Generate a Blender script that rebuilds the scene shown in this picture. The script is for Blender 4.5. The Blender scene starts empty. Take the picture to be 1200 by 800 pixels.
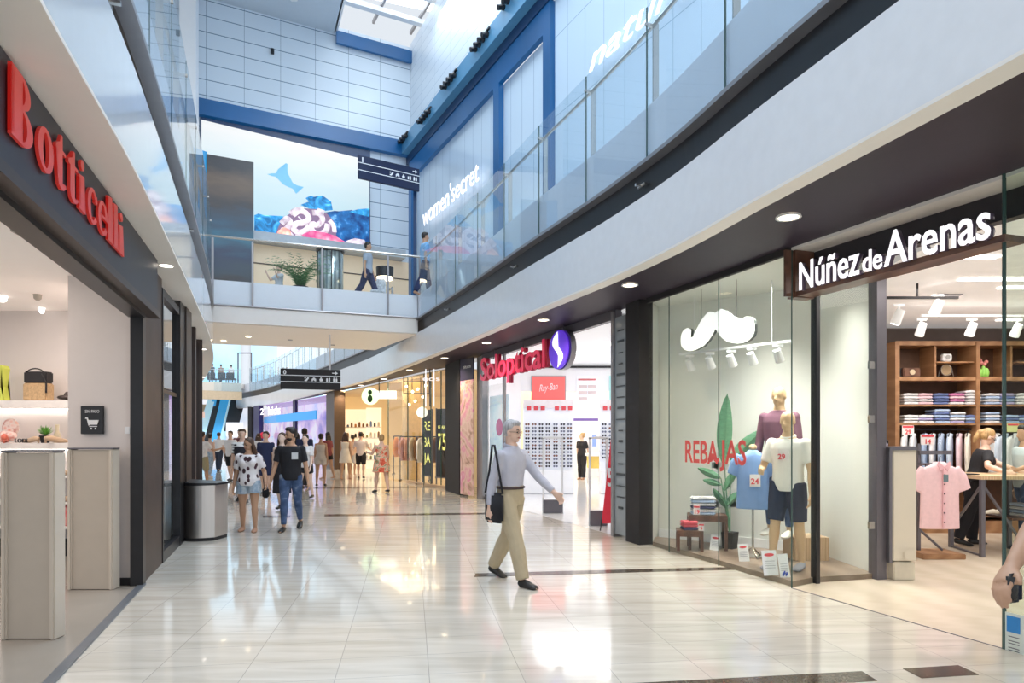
import bpy, bmesh, math, random
from mathutils import Vector, Matrix
random.seed(7)
PI = math.pi
F = 780.0; CH = 1.6; CX = 600.0; CY = 508.0
COL = bpy.context.scene.collection
def V(*a): return Vector(a)
def P(px, py, Y): return Vector(((px-CX)/F*Y, Y, CH+(CY-py)/F*Y))
def G(px, py, z=0.0):
    Y = (CH-z)*F/(py-CY); return Vector(((px-CX)/F*Y, Y, z))
def xat(px, Y): return (px-CX)/F*Y
def zat(py, Y): return CH+(CY-py)/F*Y
ORD = ['first','second','third','fourth','fifth','sixth','seventh','eighth','ninth','tenth','eleventh','twelfth','thirteenth','fourteenth','fifteenth','sixteenth','seventeenth','eighteenth','nineteenth','twentieth']

# ---------------------------------------------------------------- materials
MATS = {}
def mat(name, col, rough=0.5, metal=0.0, noise=0.06, scale=8.0, emit=None, es=0.0, spec=0.5, bump=0.0, coat=0.0, stretch=(1,1,1), trans=0.0):
    if name in MATS: return MATS[name]
    m = bpy.data.materials.new(name); m.use_nodes = True
    nt = m.node_tree; b = nt.nodes['Principled BSDF']
    b.inputs['Roughness'].default_value = rough; b.inputs['Metallic'].default_value = metal
    b.inputs['Specular IOR Level'].default_value = spec
    b.inputs['Coat Weight'].default_value = coat; b.inputs['Coat Roughness'].default_value = 0.05
    b.inputs['Transmission Weight'].default_value = trans
    tc = nt.nodes.new('ShaderNodeTexCoord'); mp = nt.nodes.new('ShaderNodeMapping'); mp.inputs['Scale'].default_value = stretch
    nt.links.new(tc.outputs['Object'], mp.inputs['Vector'])
    n = nt.nodes.new('ShaderNodeTexNoise'); n.inputs['Scale'].default_value = scale; n.inputs['Detail'].default_value = 4
    nt.links.new(mp.outputs['Vector'], n.inputs['Vector'])
    r = nt.nodes.new('ShaderNodeValToRGB')
    r.color_ramp.elements[0].position = 0.3; r.color_ramp.elements[1].position = 0.7
    r.color_ramp.elements[0].color = tuple(max(0, c*(1-noise)) for c in col)+(1,)
    r.color_ramp.elements[1].color = tuple(min(1, c*(1+noise)) for c in col)+(1,)
    nt.links.new(n.outputs['Fac'], r.inputs['Fac']); nt.links.new(r.outputs['Color'], b.inputs['Base Color'])
    if emit is not None:
        b.inputs['Emission Color'].default_value = tuple(emit)+(1,); b.inputs['Emission Strength'].default_value = es
    if bump:
        bp = nt.nodes.new('ShaderNodeBump'); bp.inputs['Strength'].default_value = bump; bp.inputs['Distance'].default_value = 0.01
        nt.links.new(n.outputs['Fac'], bp.inputs['Height']); nt.links.new(bp.outputs['Normal'], b.inputs['Normal'])
    MATS[name] = m; return m
def ramp_mat(name, kind, scale, stops, rough=0.6, emit=0.0, stretch=(1,1,1), interp='LINEAR', metal=0.0, dist=0.0, coat=0.0):
    if name in MATS: return MATS[name]
    m = bpy.data.materials.new(name); m.use_nodes = True
    nt = m.node_tree; b = nt.nodes['Principled BSDF']; b.inputs['Roughness'].default_value = rough; b.inputs['Metallic'].default_value = metal
    b.inputs['Coat Weight'].default_value = coat
    tc = nt.nodes.new('ShaderNodeTexCoord'); mp = nt.nodes.new('ShaderNodeMapping'); mp.inputs['Scale'].default_value = stretch
    nt.links.new(tc.outputs['Object'], mp.inputs['Vector'])
    if kind == 'noise':
        n = nt.nodes.new('ShaderNodeTexNoise'); n.inputs['Scale'].default_value = scale; n.inputs['Detail'].default_value = 5; n.inputs['Distortion'].default_value = dist; o = n.outputs['Fac']
    elif kind == 'vor':
        n = nt.nodes.new('ShaderNodeTexVoronoi'); n.inputs['Scale'].default_value = scale; o = n.outputs['Distance']
    elif kind == 'vorcol':
        n = nt.nodes.new('ShaderNodeTexVoronoi'); n.inputs['Scale'].default_value = scale
        s = nt.nodes.new('ShaderNodeSeparateColor'); nt.links.new(n.outputs['Color'], s.inputs['Color']); o = s.outputs['Red']
    else:
        n = nt.nodes.new('ShaderNodeTexWave'); n.inputs['Scale'].default_value = scale; n.inputs['Distortion'].default_value = dist; o = n.outputs['Fac']
    nt.links.new(mp.outputs['Vector'], n.inputs['Vector'])
    r = nt.nodes.new('ShaderNodeValToRGB'); r.color_ramp.interpolation = interp
    els = r.color_ramp.elements
    els[0].position, els[0].color = stops[0][0], tuple(stops[0][1])+(1,)
    els[1].position, els[1].color = stops[-1][0], tuple(stops[-1][1])+(1,)
    for p, c in stops[1:-1]:
        e = els.new(p); e.color = tuple(c)+(1,)
    nt.links.new(o, r.inputs['Fac']); nt.links.new(r.outputs['Color'], b.inputs['Base Color'])
    if emit:
        nt.links.new(r.outputs['Color'], b.inputs['Emission Color']); b.inputs['Emission Strength'].default_value = emit
    MATS[name] = m; return m
def panel_mat(name, col, u, pw, ph, rough=0.3, line=(0.25,0.3,0.36), lw=0.012, lh=0.012, noise=0.02, zoff=0.0, uoff=0.0):
    """panels on a vertical wall: u = horizontal unit direction (x,y); joints every pw along u and ph up"""
    if name in MATS: return MATS[name]
    m = bpy.data.materials.new(name); m.use_nodes = True; nt = m.node_tree; N = nt.nodes; Lk = nt.links
    b = N['Principled BSDF']; b.inputs['Roughness'].default_value = rough
    g = N.new('ShaderNodeNewGeometry'); sx = N.new('ShaderNodeSeparateXYZ'); 
    dot = N.new('ShaderNodeVectorMath'); dot.operation = 'DOT_PRODUCT'; dot.inputs[1].default_value = (u[0], u[1], 0)
    Lk.new(g.outputs['Position'], dot.inputs[0]); Lk.new(g.outputs['Position'], sx.inputs[0])
    def joint(src, step, w, off):
        a = N.new('ShaderNodeMath'); a.operation = 'ADD'; a.inputs[1].default_value = 1000*step+off; Lk.new(src, a.inputs[0])
        d = N.new('ShaderNodeMath'); d.operation = 'MODULO'; d.inputs[1].default_value = step; Lk.new(a.outputs[0], d.inputs[0])
        c = N.new('ShaderNodeMath'); c.operation = 'LESS_THAN'; c.inputs[1].default_value = w; Lk.new(d.outputs[0], c.inputs[0]); return c.outputs[0]
    mx = N.new('ShaderNodeMath'); mx.operation = 'MAXIMUM'
    if pw: Lk.new(joint(dot.outputs['Value'], pw, lw, uoff), mx.inputs[0])
    else: mx.inputs[0].default_value = 0
    if ph: Lk.new(joint(sx.outputs['Z'], ph, lh, zoff), mx.inputs[1])
    else: mx.inputs[1].default_value = 0
    mix = N.new('ShaderNodeMix'); mix.data_type = 'RGBA'; mix.inputs['A'].default_value = tuple(col)+(1,); mix.inputs['B'].default_value = tuple(line)+(1,)
    Lk.new(mx.outputs[0], mix.inputs['Factor']); Lk.new(mix.outputs['Result'], b.inputs['Base Color'])
    MATS[name] = m; return m
def emis(name, col, s=1.0):
    if name in MATS: return MATS[name]
    m = bpy.data.materials.new(name); m.use_nodes = True; nt = m.node_tree
    b = nt.nodes['Principled BSDF']; b.inputs['Base Color'].default_value = tuple(c*0.8 for c in col)+(1,)
    b.inputs['Emission Color'].default_value = tuple(col)+(1,); b.inputs['Emission Strength'].default_value = s
    MATS[name] = m; return m
def glass(name, tint=(0.93,0.97,0.96), refl=1.0, ior=1.5, base=0.0, milk=(0.8,0.88,0.92)):
    if name in MATS: return MATS[name]
    m = bpy.data.materials.new(name); m.use_nodes = True; nt = m.node_tree; nt.nodes.clear(); N = nt.nodes; Lk = nt.links
    out = N.new('ShaderNodeOutputMaterial'); t = N.new('ShaderNodeBsdfTransparent'); t.inputs['Color'].default_value = tuple(tint)+(1,)
    g = N.new('ShaderNodeBsdfGlossy'); g.inputs['Roughness'].default_value = 0.01
    f = N.new('ShaderNodeFresnel'); f.inputs['IOR'].default_value = ior
    mu = N.new('ShaderNodeMath'); mu.operation = 'MULTIPLY'; mu.inputs[1].default_value = refl; Lk.new(f.outputs[0], mu.inputs[0])
    ge = N.new('ShaderNodeNewGeometry'); inv = N.new('ShaderNodeMath'); inv.operation = 'SUBTRACT'; inv.inputs[0].default_value = 1.0; Lk.new(ge.outputs['Backfacing'], inv.inputs[1])
    mb = N.new('ShaderNodeMath'); mb.operation = 'MULTIPLY'; Lk.new(mu.outputs[0], mb.inputs[0]); Lk.new(inv.outputs[0], mb.inputs[1]); mu = mb
    mx = N.new('ShaderNodeMixShader'); Lk.new(mu.outputs[0], mx.inputs[0]); Lk.new(t.outputs[0], mx.inputs[1]); Lk.new(g.outputs[0], mx.inputs[2])
    last = mx.outputs[0]
    if base:
        d = N.new('ShaderNodeBsdfDiffuse'); d.inputs['Color'].default_value = tuple(milk)+(1,)
        m2 = N.new('ShaderNodeMixShader'); m2.inputs[0].default_value = base; Lk.new(last, m2.inputs[1]); Lk.new(d.outputs[0], m2.inputs[2]); last = m2.outputs[0]
    Lk.new(last, out.inputs['Surface']); MATS[name] = m; return m

M_white = mat('white_paint', (0.86,0.87,0.89), 0.4, noise=0.01)
M_fascia = mat('fascia_white', (0.80,0.81,0.84), 0.16, noise=0.02)
M_lip = mat('fascia_lip', (0.86,0.82,0.77), 0.5, noise=0.01)
M_black = mat('black_metal', (0.012,0.012,0.015), 0.35, noise=0.1)
M_blackm = mat('black_matt', (0.02,0.018,0.02), 0.7, noise=0.1)
M_soffit = mat('soffit_purple', (0.036,0.027,0.042), 0.5, noise=0.05, spec=0.25)
M_soffitL = mat('soffit_black', (0.022,0.02,0.022), 0.4, noise=0.05)
M_brown = mat('dark_bronze', (0.055,0.04,0.036), 0.4, metal=0.3, noise=0.08)
M_steel = mat('brushed_steel', (0.55,0.53,0.50), 0.25, metal=1.0, noise=0.05, scale=60, stretch=(1,1,0.02))
M_steeld = mat('grey_aluminium', (0.34,0.33,0.34), 0.35, metal=0.8, noise=0.04)
M_graymetal = mat('grey_painted_frame', (0.16,0.15,0.17), 0.35, metal=0.4, noise=0.04)
M_wood = ramp_mat('oak_wood', 'wave', 1.2, [(0,(0.30,0.15,0.07)),(1,(0.42,0.23,0.115))], 0.45, stretch=(1,1,6), dist=5)
M_woodd = ramp_mat('walnut_wood', 'wave', 1.5, [(0,(0.10,0.045,0.03)),(1,(0.17,0.08,0.05))], 0.35, stretch=(1,1,5), dist=4)
M_woodl = ramp_mat('light_wood', 'wave', 1.5, [(0,(0.56,0.38,0.22)),(1,(0.72,0.52,0.33))], 0.45, stretch=(6,1,1), dist=4)
M_glass = glass('clear_glass', (0.975,0.985,0.98), 0.7)
M_glassb = glass('balustrade_glass', (0.91,0.95,0.97), 1.0, base=0.05, milk=(0.65,0.82,0.95))
M_glassg = glass('window_glass', (0.97,0.985,0.965), 0.5, base=0.012, milk=(0.75,0.85,0.75))
M_edge = mat('glass_edge', (0.05,0.10,0.09), 0.2, noise=0.02)
M_warmwall = mat('warm_plaster', (0.72,0.62,0.55), 0.7, noise=0.02)
M_blue = mat('blue_band', (0.012,0.075,0.20), 0.3, noise=0.25, scale=0.5, emit=(0.0,0.09,0.28), es=0.3)
M_blued = mat('navy_band', (0.01,0.04,0.12), 0.35, noise=0.1)
M_beige = mat('beige_stone', (0.74,0.66,0.55), 0.45, noise=0.04, scale=1.0)
M_red = mat('red_plastic', (0.72,0.02,0.05), 0.35, noise=0.02)
M_lampw = emis('lamp_warm', (1.0,0.82,0.55), 9)
M_lampc = emis('lamp_white', (1.0,0.97,0.92), 4)
M_lettw = emis('letter_white', (1.0,0.98,1.0), 1.0)

# ---------------------------------------------------------------- mesh helpers
def link(o): COL.objects.link(o); return o
def tag(o, label=None, cat=None, group=None, kind=None):
    if label: o['label'] = label
    if cat: o['category'] = cat
    if group: o['group'] = group
    if kind: o['kind'] = kind
    return o
def root(name, label, cat, loc=(0,0,0), group=None, rotz=0.0):
    o = bpy.data.objects.new(name, None); o.empty_display_size = 0.1; link(o)
    o.location = loc; o.rotation_euler = (0,0,rotz); return tag(o, label, cat, group)
def mk(name, bm, m, parent=None, world=True, smooth=False, label=None, cat=None, group=None, kind=None, recenter=True):
    bmesh.ops.remove_doubles(bm, verts=bm.verts, dist=1e-6) if len(bm.verts) < 40000 else None
    bmesh.ops.recalc_face_normals(bm, faces=bm.faces)
    me = bpy.data.meshes.new(name); bm.to_mesh(me); bm.free()
    return mkm(name, me, m, parent, world, smooth, label, cat, group, kind, recenter)
def mkm(name, me, m, parent=None, world=True, smooth=False, label=None, cat=None, group=None, kind=None, recenter=True):
    if m: me.materials.append(m)
    if smooth:
        me.polygons.foreach_set('use_smooth', [True]*len(me.polygons))
    o = bpy.data.objects.new(name, me); link(o)
    c = Vector((0,0,0))
    if recenter and len(me.vertices):
        xs = [v.co for v in me.vertices]
        c = Vector(((min(v.x for v in xs)+max(v.x for v in xs))/2, (min(v.y for v in xs)+max(v.y for v in xs))/2, min(v.z for v in xs)))
        me.transform(Matrix.Translation(-c))
    o.location = c
    if parent is not None:
        o.parent = parent
        if world:
            p = parent; T = Matrix.Identity(4)
            chain = []
            while p is not None: chain.append(p); p = p.parent
            w = Matrix.Identity(4)
            for q in reversed(chain):
                w = w @ q.matrix_parent_inverse @ (Matrix.Translation(q.location) @ q.rotation_euler.to_matrix().to_4x4())
            o.matrix_parent_inverse = w.inverted()
    if parent is not None and not world and parent.parent is not None: o.matrix_parent_inverse = Matrix.Translation(-parent.location)
    return tag(o, label, cat, group, kind)
def part(r, name):
    for c in r.children:
        if c.name.split('.')[0] == name: return c
    return r
def copy_tree(o, parent=None):
    c = o.copy(); COL.objects.link(c)
    if parent is not None: c.parent = parent
    for ch in list(o.children): copy_tree(ch, c)
    return c
def box(bm, c, s, rz=0.0, rot=None, bev=0.0):
    b2 = bmesh.new(); bmesh.ops.create_cube(b2, size=1.0)
    bmesh.ops.scale(b2, vec=s, verts=b2.verts)
    if bev: bmesh.ops.bevel(b2, geom=list(b2.edges), offset=bev, segments=2, affect='EDGES')
    M = Matrix.Translation(c) @ (rot if rot is not None else Matrix.Rotation(rz, 4, 'Z'))
    b2.transform(M); merge(bm, b2); return bm
def merge(bm, b2):
    me = bpy.data.meshes.new('tmp'); b2.to_mesh(me); b2.free(); bm.from_mesh(me); bpy.data.meshes.remove(me)
def slab(bm, p, q, z0, z1, th=0.05, side=0.0, bev=0.0):
    """vertical slab between plan points p and q; side shifts along the left normal"""
    p = Vector((p[0],p[1])); q = Vector((q[0],q[1])); d = q-p; L = d.length; d.normalize(); n = Vector((-d.y, d.x))
    c = (p+q)/2 + n*side
    box(bm, (c.x, c.y, (z0+z1)/2), (L, th, z1-z0), math.atan2(d.y, d.x), bev=bev); return bm
def cyl(bm, a, b, r, r2=None, seg=16, caps=True):
    a = Vector(a); b = Vector(b); d = b-a; L = d.length
    if L < 1e-6: return bm
    q = d.to_track_quat('Z', 'Y')
    b2 = bmesh.new(); bmesh.ops.create_cone(b2, cap_ends=caps, segments=seg, radius1=r, radius2=r if r2 is None else r2, depth=L)
    b2.transform(Matrix.Translation((a+b)/2) @ q.to_matrix().to_4x4()); merge(bm, b2); return bm
def ball(bm, c, r, seg=12, sc=(1,1,1), rot=None):
    b2 = bmesh.new(); bmesh.ops.create_uvsphere(b2, u_segments=seg, v_segments=max(6, seg*2//3), radius=r)
    b2.transform(Matrix.Translation(c) @ (rot if rot is not None else Matrix.Identity(4)) @ Matrix.Diagonal((sc[0],sc[1],sc[2],1))); merge(bm, b2); return bm
def lathe(bm, c, prof, seg=24, a0=0.0, a1=2*PI, close=True):
    rings = []
    full = abs(a1-a0-2*PI) < 1e-6
    n = seg if full else seg+1
    for r, z in prof:
        rings.append([bm.verts.new((c[0]+r*math.cos(a0+(a1-a0)*i/seg), c[1]+r*math.sin(a0+(a1-a0)*i/seg), c[2]+z)) for i in range(n)])
    for k in range(len(rings)-1):
        for i in range(seg):
            j = (i+1) % n
            bm.faces.new((rings[k][i], rings[k][j], rings[k+1][j], rings[k+1][i]))
    if close:
        for rg in (rings[0], rings[-1]):
            try: bm.faces.new(rg)
            except Exception: pass
    return bm
def tube(bm, pts, rad, seg=8, up=(0,0,1)):
    """swept tube through pts; rad: number, list of numbers, or list of (ra, rb)"""
    pts = [Vector(p) for p in pts]; n = len(pts)
    if not isinstance(rad, (list, tuple)): rad = [rad]*n
    rings = []; prev = None
    for i, p in enumerate(pts):
        t = (pts[min(i+1,n-1)]-pts[max(i-1,0)]).normalized()
        if prev is None:
            u = Vector(up)
            if abs(u.dot(t)) > 0.9: u = Vector((1,0,0)) if abs(t.x) < 0.9 else Vector((0,1,0))
        else: u = prev
        a = (u - t*u.dot(t)).normalized(); b = t.cross(a); prev = a
        r = rad[i]; ra, rb = r if isinstance(r, (tuple, list)) else (r, r)
        rings.append([bm.verts.new(p + a*(ra*math.cos(2*PI*k/seg)) + b*(rb*math.sin(2*PI*k/seg))) for k in range(seg)])
    for i in range(n-1):
        for k in range(seg):
            bm.faces.new((rings[i][k], rings[i][(k+1)%seg], rings[i+1][(k+1)%seg], rings[i+1][k]))
    bm.faces.new(rings[0][::-1]); bm.faces.new(rings[-1]); return bm
def poly_prism(bm, pts2, z0, z1):
    lo = [bm.verts.new((p[0],p[1],z0)) for p in pts2]; hi = [bm.verts.new((p[0],p[1],z1)) for p in pts2]
    bm.faces.new(lo[::-1]); bm.faces.new(hi); n = len(pts2)
    for i in range(n): bm.faces.new((lo[i], lo[(i+1)%n], hi[(i+1)%n], hi[i]))
    return bm
def ext_poly(bm, uv, O, U, W, th):
    """polygon given by uv in plane (O + u*U + v*W), extruded th along the plane normal"""
    O=Vector(O); U=Vector(U).normalized(); W=Vector(W).normalized(); n=U.cross(W)
    A=[bm.verts.new(O+U*u+W*v) for u,v in uv]; B=[bm.verts.new(O+U*u+W*v+n*th) for u,v in uv]
    k=len(uv); fs=[bm.faces.new(A[::-1]), bm.faces.new(B)]
    for i in range(k): bm.faces.new((A[i],A[(i+1)%k],B[(i+1)%k],B[i]))
    bmesh.ops.triangulate(bm, faces=fs); return bm
def strip(bm, A, B):
    va = [bm.verts.new(a) for a in A]; vb = [bm.verts.new(b) for b in B]
    for i in range(len(A)-1): bm.faces.new((va[i], va[i+1], vb[i+1], vb[i]))
    return bm
def sweep(bm, curve, prof, closed=True):
    """curve: list of (Vector2 point, Vector2 normal); prof: list of (offset, z) closed polygon"""
    rings = [[bm.verts.new((p.x+n.x*o, p.y+n.y*o, z)) for o, z in prof] for p, n in curve]
    k = len(prof)
    for i in range(len(rings)-1):
        for j in range(k if closed else k-1):
            a, b = j, (j+1) % k
            bm.faces.new((rings[i][a], rings[i][b], rings[i+1][b], rings[i+1][a]))
    if closed:
        bm.faces.new(rings[0][::-1]); bm.faces.new(rings[-1])
    return bm
def text_bm(s, size, O, U, W=(0,0,1), ext=0.01, bold=0.0, xs=1.0, space=1.0, align='LEFT', shear=0.0, fit=None):
    cu = bpy.data.curves.new('t', 'FONT'); cu.body = s; cu.size = size; cu.extrude = ext; cu.offset = bold
    cu.align_x = align; cu.space_character = space; cu.shear = shear; cu.resolution_u = 3
    o = bpy.data.objects.new('t', cu); COL.objects.link(o)
    dg = bpy.context.evaluated_depsgraph_get(); dg.update()
    me = bpy.data.meshes.new_from_object(o.evaluated_get(dg))
    if fit:
        xsx = [v.co.x for v in me.vertices]; xs = fit/(max(xsx)-min(xsx)); O = Vector(O)-Vector(U).normalized()*(min(xsx)*xs if align == 'LEFT' else 0)
    U = Vector(U).normalized(); W = Vector(W).normalized(); n = U.cross(W)
    M = Matrix((( U.x*xs, W.x, n.x, O[0]), (U.y*xs, W.y, n.y, O[1]), (U.z*xs, W.z, n.z, O[2]), (0,0,0,1)))
    me.transform(M); bm = bmesh.new(); bm.from_mesh(me)
    bpy.data.objects.remove(o); bpy.data.curves.remove(cu); bpy.data.meshes.remove(me); return bm
def voxel(bm, size, smooth=2):
    me = bpy.data.meshes.new('v'); bmesh.ops.recalc_face_normals(bm, faces=bm.faces); bm.to_mesh(me); bm.free()
    o = bpy.data.objects.new('v', me); COL.objects.link(o)
    r = o.modifiers.new('r', 'REMESH'); r.mode = 'VOXEL'; r.voxel_size = size; r.use_smooth_shade = True
    if smooth:
        s = o.modifiers.new('s', 'SMOOTH'); s.iterations = smooth; s.factor = 0.5
    dg = bpy.context.evaluated_depsgraph_get(); dg.update()
    out = bpy.data.meshes.new_from_object(o.evaluated_get(dg))
    bpy.data.objects.remove(o); bpy.data.meshes.remove(me); return out
def area(name, loc, size, power, col=(1,1,1), rot=(0,0,0), sy=None, shape='RECTANGLE', spread=None):
    l = bpy.data.lights.new(name, 'AREA'); l.energy = power; l.color = col; l.shape = shape; l.size = size
    if shape in ('RECTANGLE','ELLIPSE'): l.size_y = sy or size
    if spread: l.spread = spread
    o = bpy.data.objects.new(name, l); COL.objects.link(o); o.location = loc; o.rotation_euler = rot; return o

# ---------------------------------------------------------------- plan curves
def catmull(pts, per=8):
    pts = [Vector(p) for p in pts]; out = []
    for i in range(len(pts)-1):
        p0 = pts[max(i-1,0)]; p1 = pts[i]; p2 = pts[i+1]; p3 = pts[min(i+2,len(pts)-1)]
        for k in range(per):
            t = k/per
            out.append(0.5*((2*p1)+(-p0+p2)*t+(2*p0-5*p1+4*p2-p3)*t*t+(-p0+3*p1-3*p2+p3)*t**3))
    out.append(pts[-1]); return out
def with_norm(pts, sgn):
    out = []
    for i, p in enumerate(pts):
        t = (pts[min(i+1,len(pts)-1)]-pts[max(i-1,0)]).normalized()
        out.append((p, Vector((t.y, -t.x))*sgn))
    return out
RC = catmull([(3.4,0.0),(2.92,1.9),(2.6,3.2),(2.27,4.43),(1.98,5.5),(1.66,6.8),(1.2,8.2),(0.69,9.5),(0.13,10.9),(-0.55,12.7),(-1.3,14.6),(-2.45,17.4),(-3.4,19.7),(-5.45,24.3),(-8.8,30.7),(-15.6,43.0),(-21.5,51.5)])
LC = catmull([(-1.1,0.0),(-1.75,2.0),(-2.18,3.217),(-2.76,4.89),(-3.6,7.1),(-4.54,9.53),(-6.3,13.94),(-8.73,19.3),(-13.6,28.4),(-20,38.5),(-30,52)])
RCn = with_norm(RC, 1); LCn = with_norm(LC, -1)
def along(curve, Y):
    for i in range(len(curve)-1):
        (p, n), (q, m) = curve[i], curve[i+1]
        if p.y <= Y <= q.y:
            t = (Y-p.y)/max(1e-9, q.y-p.y); return p.lerp(q, t), n.lerp(m, t).normalized()
    return curve[-1]
def sub(curve, y0, y1):
    r = [along(curve, y0)] + [c for c in curve if y0 < c[0].y < y1] + [along(curve, y1)]
    return r
SRp = catmull([(5.4,0.0),(4.7,2.3),(3.68,4.95),(2.93,6.9),(2.5,8.1),(1.96,9.5),(1.64,10.4),(-0.66,16.2),(-1.2,17.5),(-1.9,19.4),(-2.75,20.6),(-4.75,24.4),(-7.6,29.7),(-10.8,35.5),(-15.4,42.5),(-19.0,47.5),(-22.5,51.5)], 6)
SR = with_norm(SRp, 1)
def sx(Y): return along(SR, Y)[0].x
SLp = catmull([(-1.55,0.0),(-2.23,2.0),(-3.01,4.27),(-3.98,7.1),(-4.99,10.06),(-5.62,11.6),(-6.55,13.9),(-8.9,18.0),(-14.4,28.2),(-21,38.5),(-31,52)], 6)
SL = with_norm(SLp, -1)
# ================================================================ SHELL
def floor_material():
    m = bpy.data.materials.new('polished_marble_tiles'); m.use_nodes = True; nt = m.node_tree; N = nt.nodes; Lk = nt.links
    b = N['Principled BSDF']; b.inputs['Roughness'].default_value = 0.1; b.inputs['Specular IOR Level'].default_value = 0.75
    b.inputs['Coat Weight'].default_value = 0.35; b.inputs['Coat Roughness'].default_value = 0.03
    g = N.new('ShaderNodeNewGeometry')
    def dotn(v):
        d = N.new('ShaderNodeVectorMath'); d.operation = 'DOT_PRODUCT'; d.inputs[1].default_value = v; Lk.new(g.outputs['Position'], d.inputs[0]); return d.outputs['Value']
    def math_(op, a, v=None, b2=None):
        d = N.new('ShaderNodeMath'); d.operation = op; Lk.new(a, d.inputs[0])
        if b2 is not None: Lk.new(b2, d.inputs[1])
        elif v is not None: d.inputs[1].default_value = v
        return d.outputs[0]
    k = 1.0116
    c = math_('ADD', dotn((1/k, .1526/k, 0)), 609+1.098); r = math_('ADD', dotn((-.1526/k, 1/k, 0)), 400-7.66)
    jc = math_('LESS_THAN', math_('MODULO', c, 0.609), 0.005); jr = math_('LESS_THAN', math_('MODULO', r, 0.4), 0.005)
    j = math_('MAXIMUM', jc, b2=jr)
    fc = math_('FLOOR', math_('DIVIDE', c, 0.609)); fr = math_('FLOOR', math_('DIVIDE', r, 0.4))
    cb = N.new('ShaderNodeCombineXYZ'); Lk.new(fc, cb.inputs[0]); Lk.new(fr, cb.inputs[1])
    wn = N.new('ShaderNodeTexWhiteNoise'); wn.noise_dimensions = '2D'; Lk.new(cb.outputs[0], wn.inputs['Vector'])
    mp = N.new('ShaderNodeMapping'); mp.inputs['Scale'].default_value = (0.6, 5, 1); mp.inputs['Rotation'].default_value = (0,0,-0.15); Lk.new(g.outputs['Position'], mp.inputs['Vector'])
    no = N.new('ShaderNodeTexNoise'); no.inputs['Scale'].default_value = 1.6; no.inputs['Detail'].default_value = 6; no.inputs['Distortion'].default_value = 0.4; Lk.new(mp.outputs[0], no.inputs['Vector'])
    rp = N.new('ShaderNodeValToRGB'); rp.color_ramp.elements[0].position = .35; rp.color_ramp.elements[1].position = .68
    rp.color_ramp.elements[0].color = (0.64,0.585,0.50,1); rp.color_ramp.elements[1].color = (0.78,0.73,0.65,1); Lk.new(no.outputs['Fac'], rp.inputs['Fac'])
    mr = N.new('ShaderNodeMapRange'); mr.inputs['To Min'].default_value = 0.95; mr.inputs['To Max'].default_value = 1.03; Lk.new(wn.outputs['Value'], mr.inputs['Value'])
    mu = N.new('ShaderNodeVectorMath'); mu.operation = 'SCALE'; Lk.new(rp.outputs[0], mu.inputs[0]); Lk.new(mr.outputs[0], mu.inputs['Scale'])
    mx = N.new('ShaderNodeMix'); mx.data_type = 'RGBA'; Lk.new(j, mx.inputs['Factor']); Lk.new(mu.outputs[0], mx.inputs['A']); mx.inputs['B'].default_value = (0.44,0.41,0.37,1)
    Lk.new(mx.outputs['Result'], b.inputs['Base Color'])
    mr2 = N.new('ShaderNodeMapRange'); mr2.inputs['To Min'].default_value = 0.06; mr2.inputs['To Max'].default_value = 0.17; Lk.new(no.outputs['Fac'], mr2.inputs['Value']); Lk.new(mr2.outputs[0], b.inputs['Roughness'])
    return m
M_floor = floor_material()
def struct(name, bm, m, smooth=False, **k):
    return mk(name, bm, m, kind='structure', smooth=smooth, recenter=False, **k)
bm = bmesh.new(); box(bm, (-8, 30, -0.1), (90, 76, 0.2)); struct('floor', bm, M_floor)
# inlaid dark bands
M_inlay = mat('dark_granite', (0.10,0.075,0.055), 0.12, noise=0.25, scale=60)
def gpoly(pix, z=0.003):
    bm = bmesh.new(); vs = [bm.verts.new(G(x, y, z)) for x, y in pix]; bm.faces.new(vs)
    e = bmesh.ops.extrude_face_region(bm, geom=list(bm.faces)); bmesh.ops.translate(bm, vec=(0,0,-0.01), verts=[v for v in e['geom'] if isinstance(v, bmesh.types.BMVert)]); return bm
for i, q in enumerate([[(557,671.5),(556,675.5),(770,669.5),(870,667),(866,664),(770,666)], [(380,602.5),(380,604.6),(575,602.3),(570,600.6)],
        [(308,604),(308,606),(340,606),(340,604)], [(742,800),(1010,786),(1028,797),(1000,799),(700,808)], [(1058,783),(1123,779),(1147,790),(1080,794)],
        [(352,571),(350,572.3),(520,571),(520,569.7)], [(160,808),(600,808),(600,809),(160,809)]][:6]):
    struct('trim_%d' % (i+1), gpoly(q), M_inlay)

# --- upper and lower edges of the two curved galleries
def gallery(curve, side, y1=51.0, store=None):
    c = sub(curve, 0.6, y1)
    bm = bmesh.new(); sweep(bm, c, [(0.0,3.53),(0.0,4.25),(0.16,4.25),(0.16,3.53)]); struct('trim_fascia_'+side, bm, M_fascia if side == 'right' else mat('fascia_gloss',(0.66,0.72,0.78),0.07,noise=0.01))
    lw = 0.17 if side == 'right' else 0.33
    bm = bmesh.new(); sweep(bm, c, [(0.0,3.505),(0.0,3.53),(lw,3.53),(lw,3.505)]); struct('trim_lip_'+side, bm, M_lip)
    bm = bmesh.new(); sweep(bm, c, [(0.16,4.2),(0.10,4.62),(0.3,4.7),(0.3,4.2)]); struct('trim_shadow_gap_'+side, bm, M_black)
    bm = bmesh.new(); sweep(bm, c, [(-0.02,4.6),(-0.02,4.645),(0.12,4.645),(0.12,4.6)]); struct('trim_glass_channel_'+side, bm, M_steeld)
    bm = bmesh.new(); sweep(bm, c, [(0.05,4.645),(0.05,5.25),(0.1,5.25),(0.1,4.645)]); struct('trim_spandrel_'+side, bm, mat('spandrel_'+side, (0.80,0.81,0.88), 0.3, noise=0.01))
    return c
rc = gallery(RCn, 'right'); lc = gallery(LCn, 'left')
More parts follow.
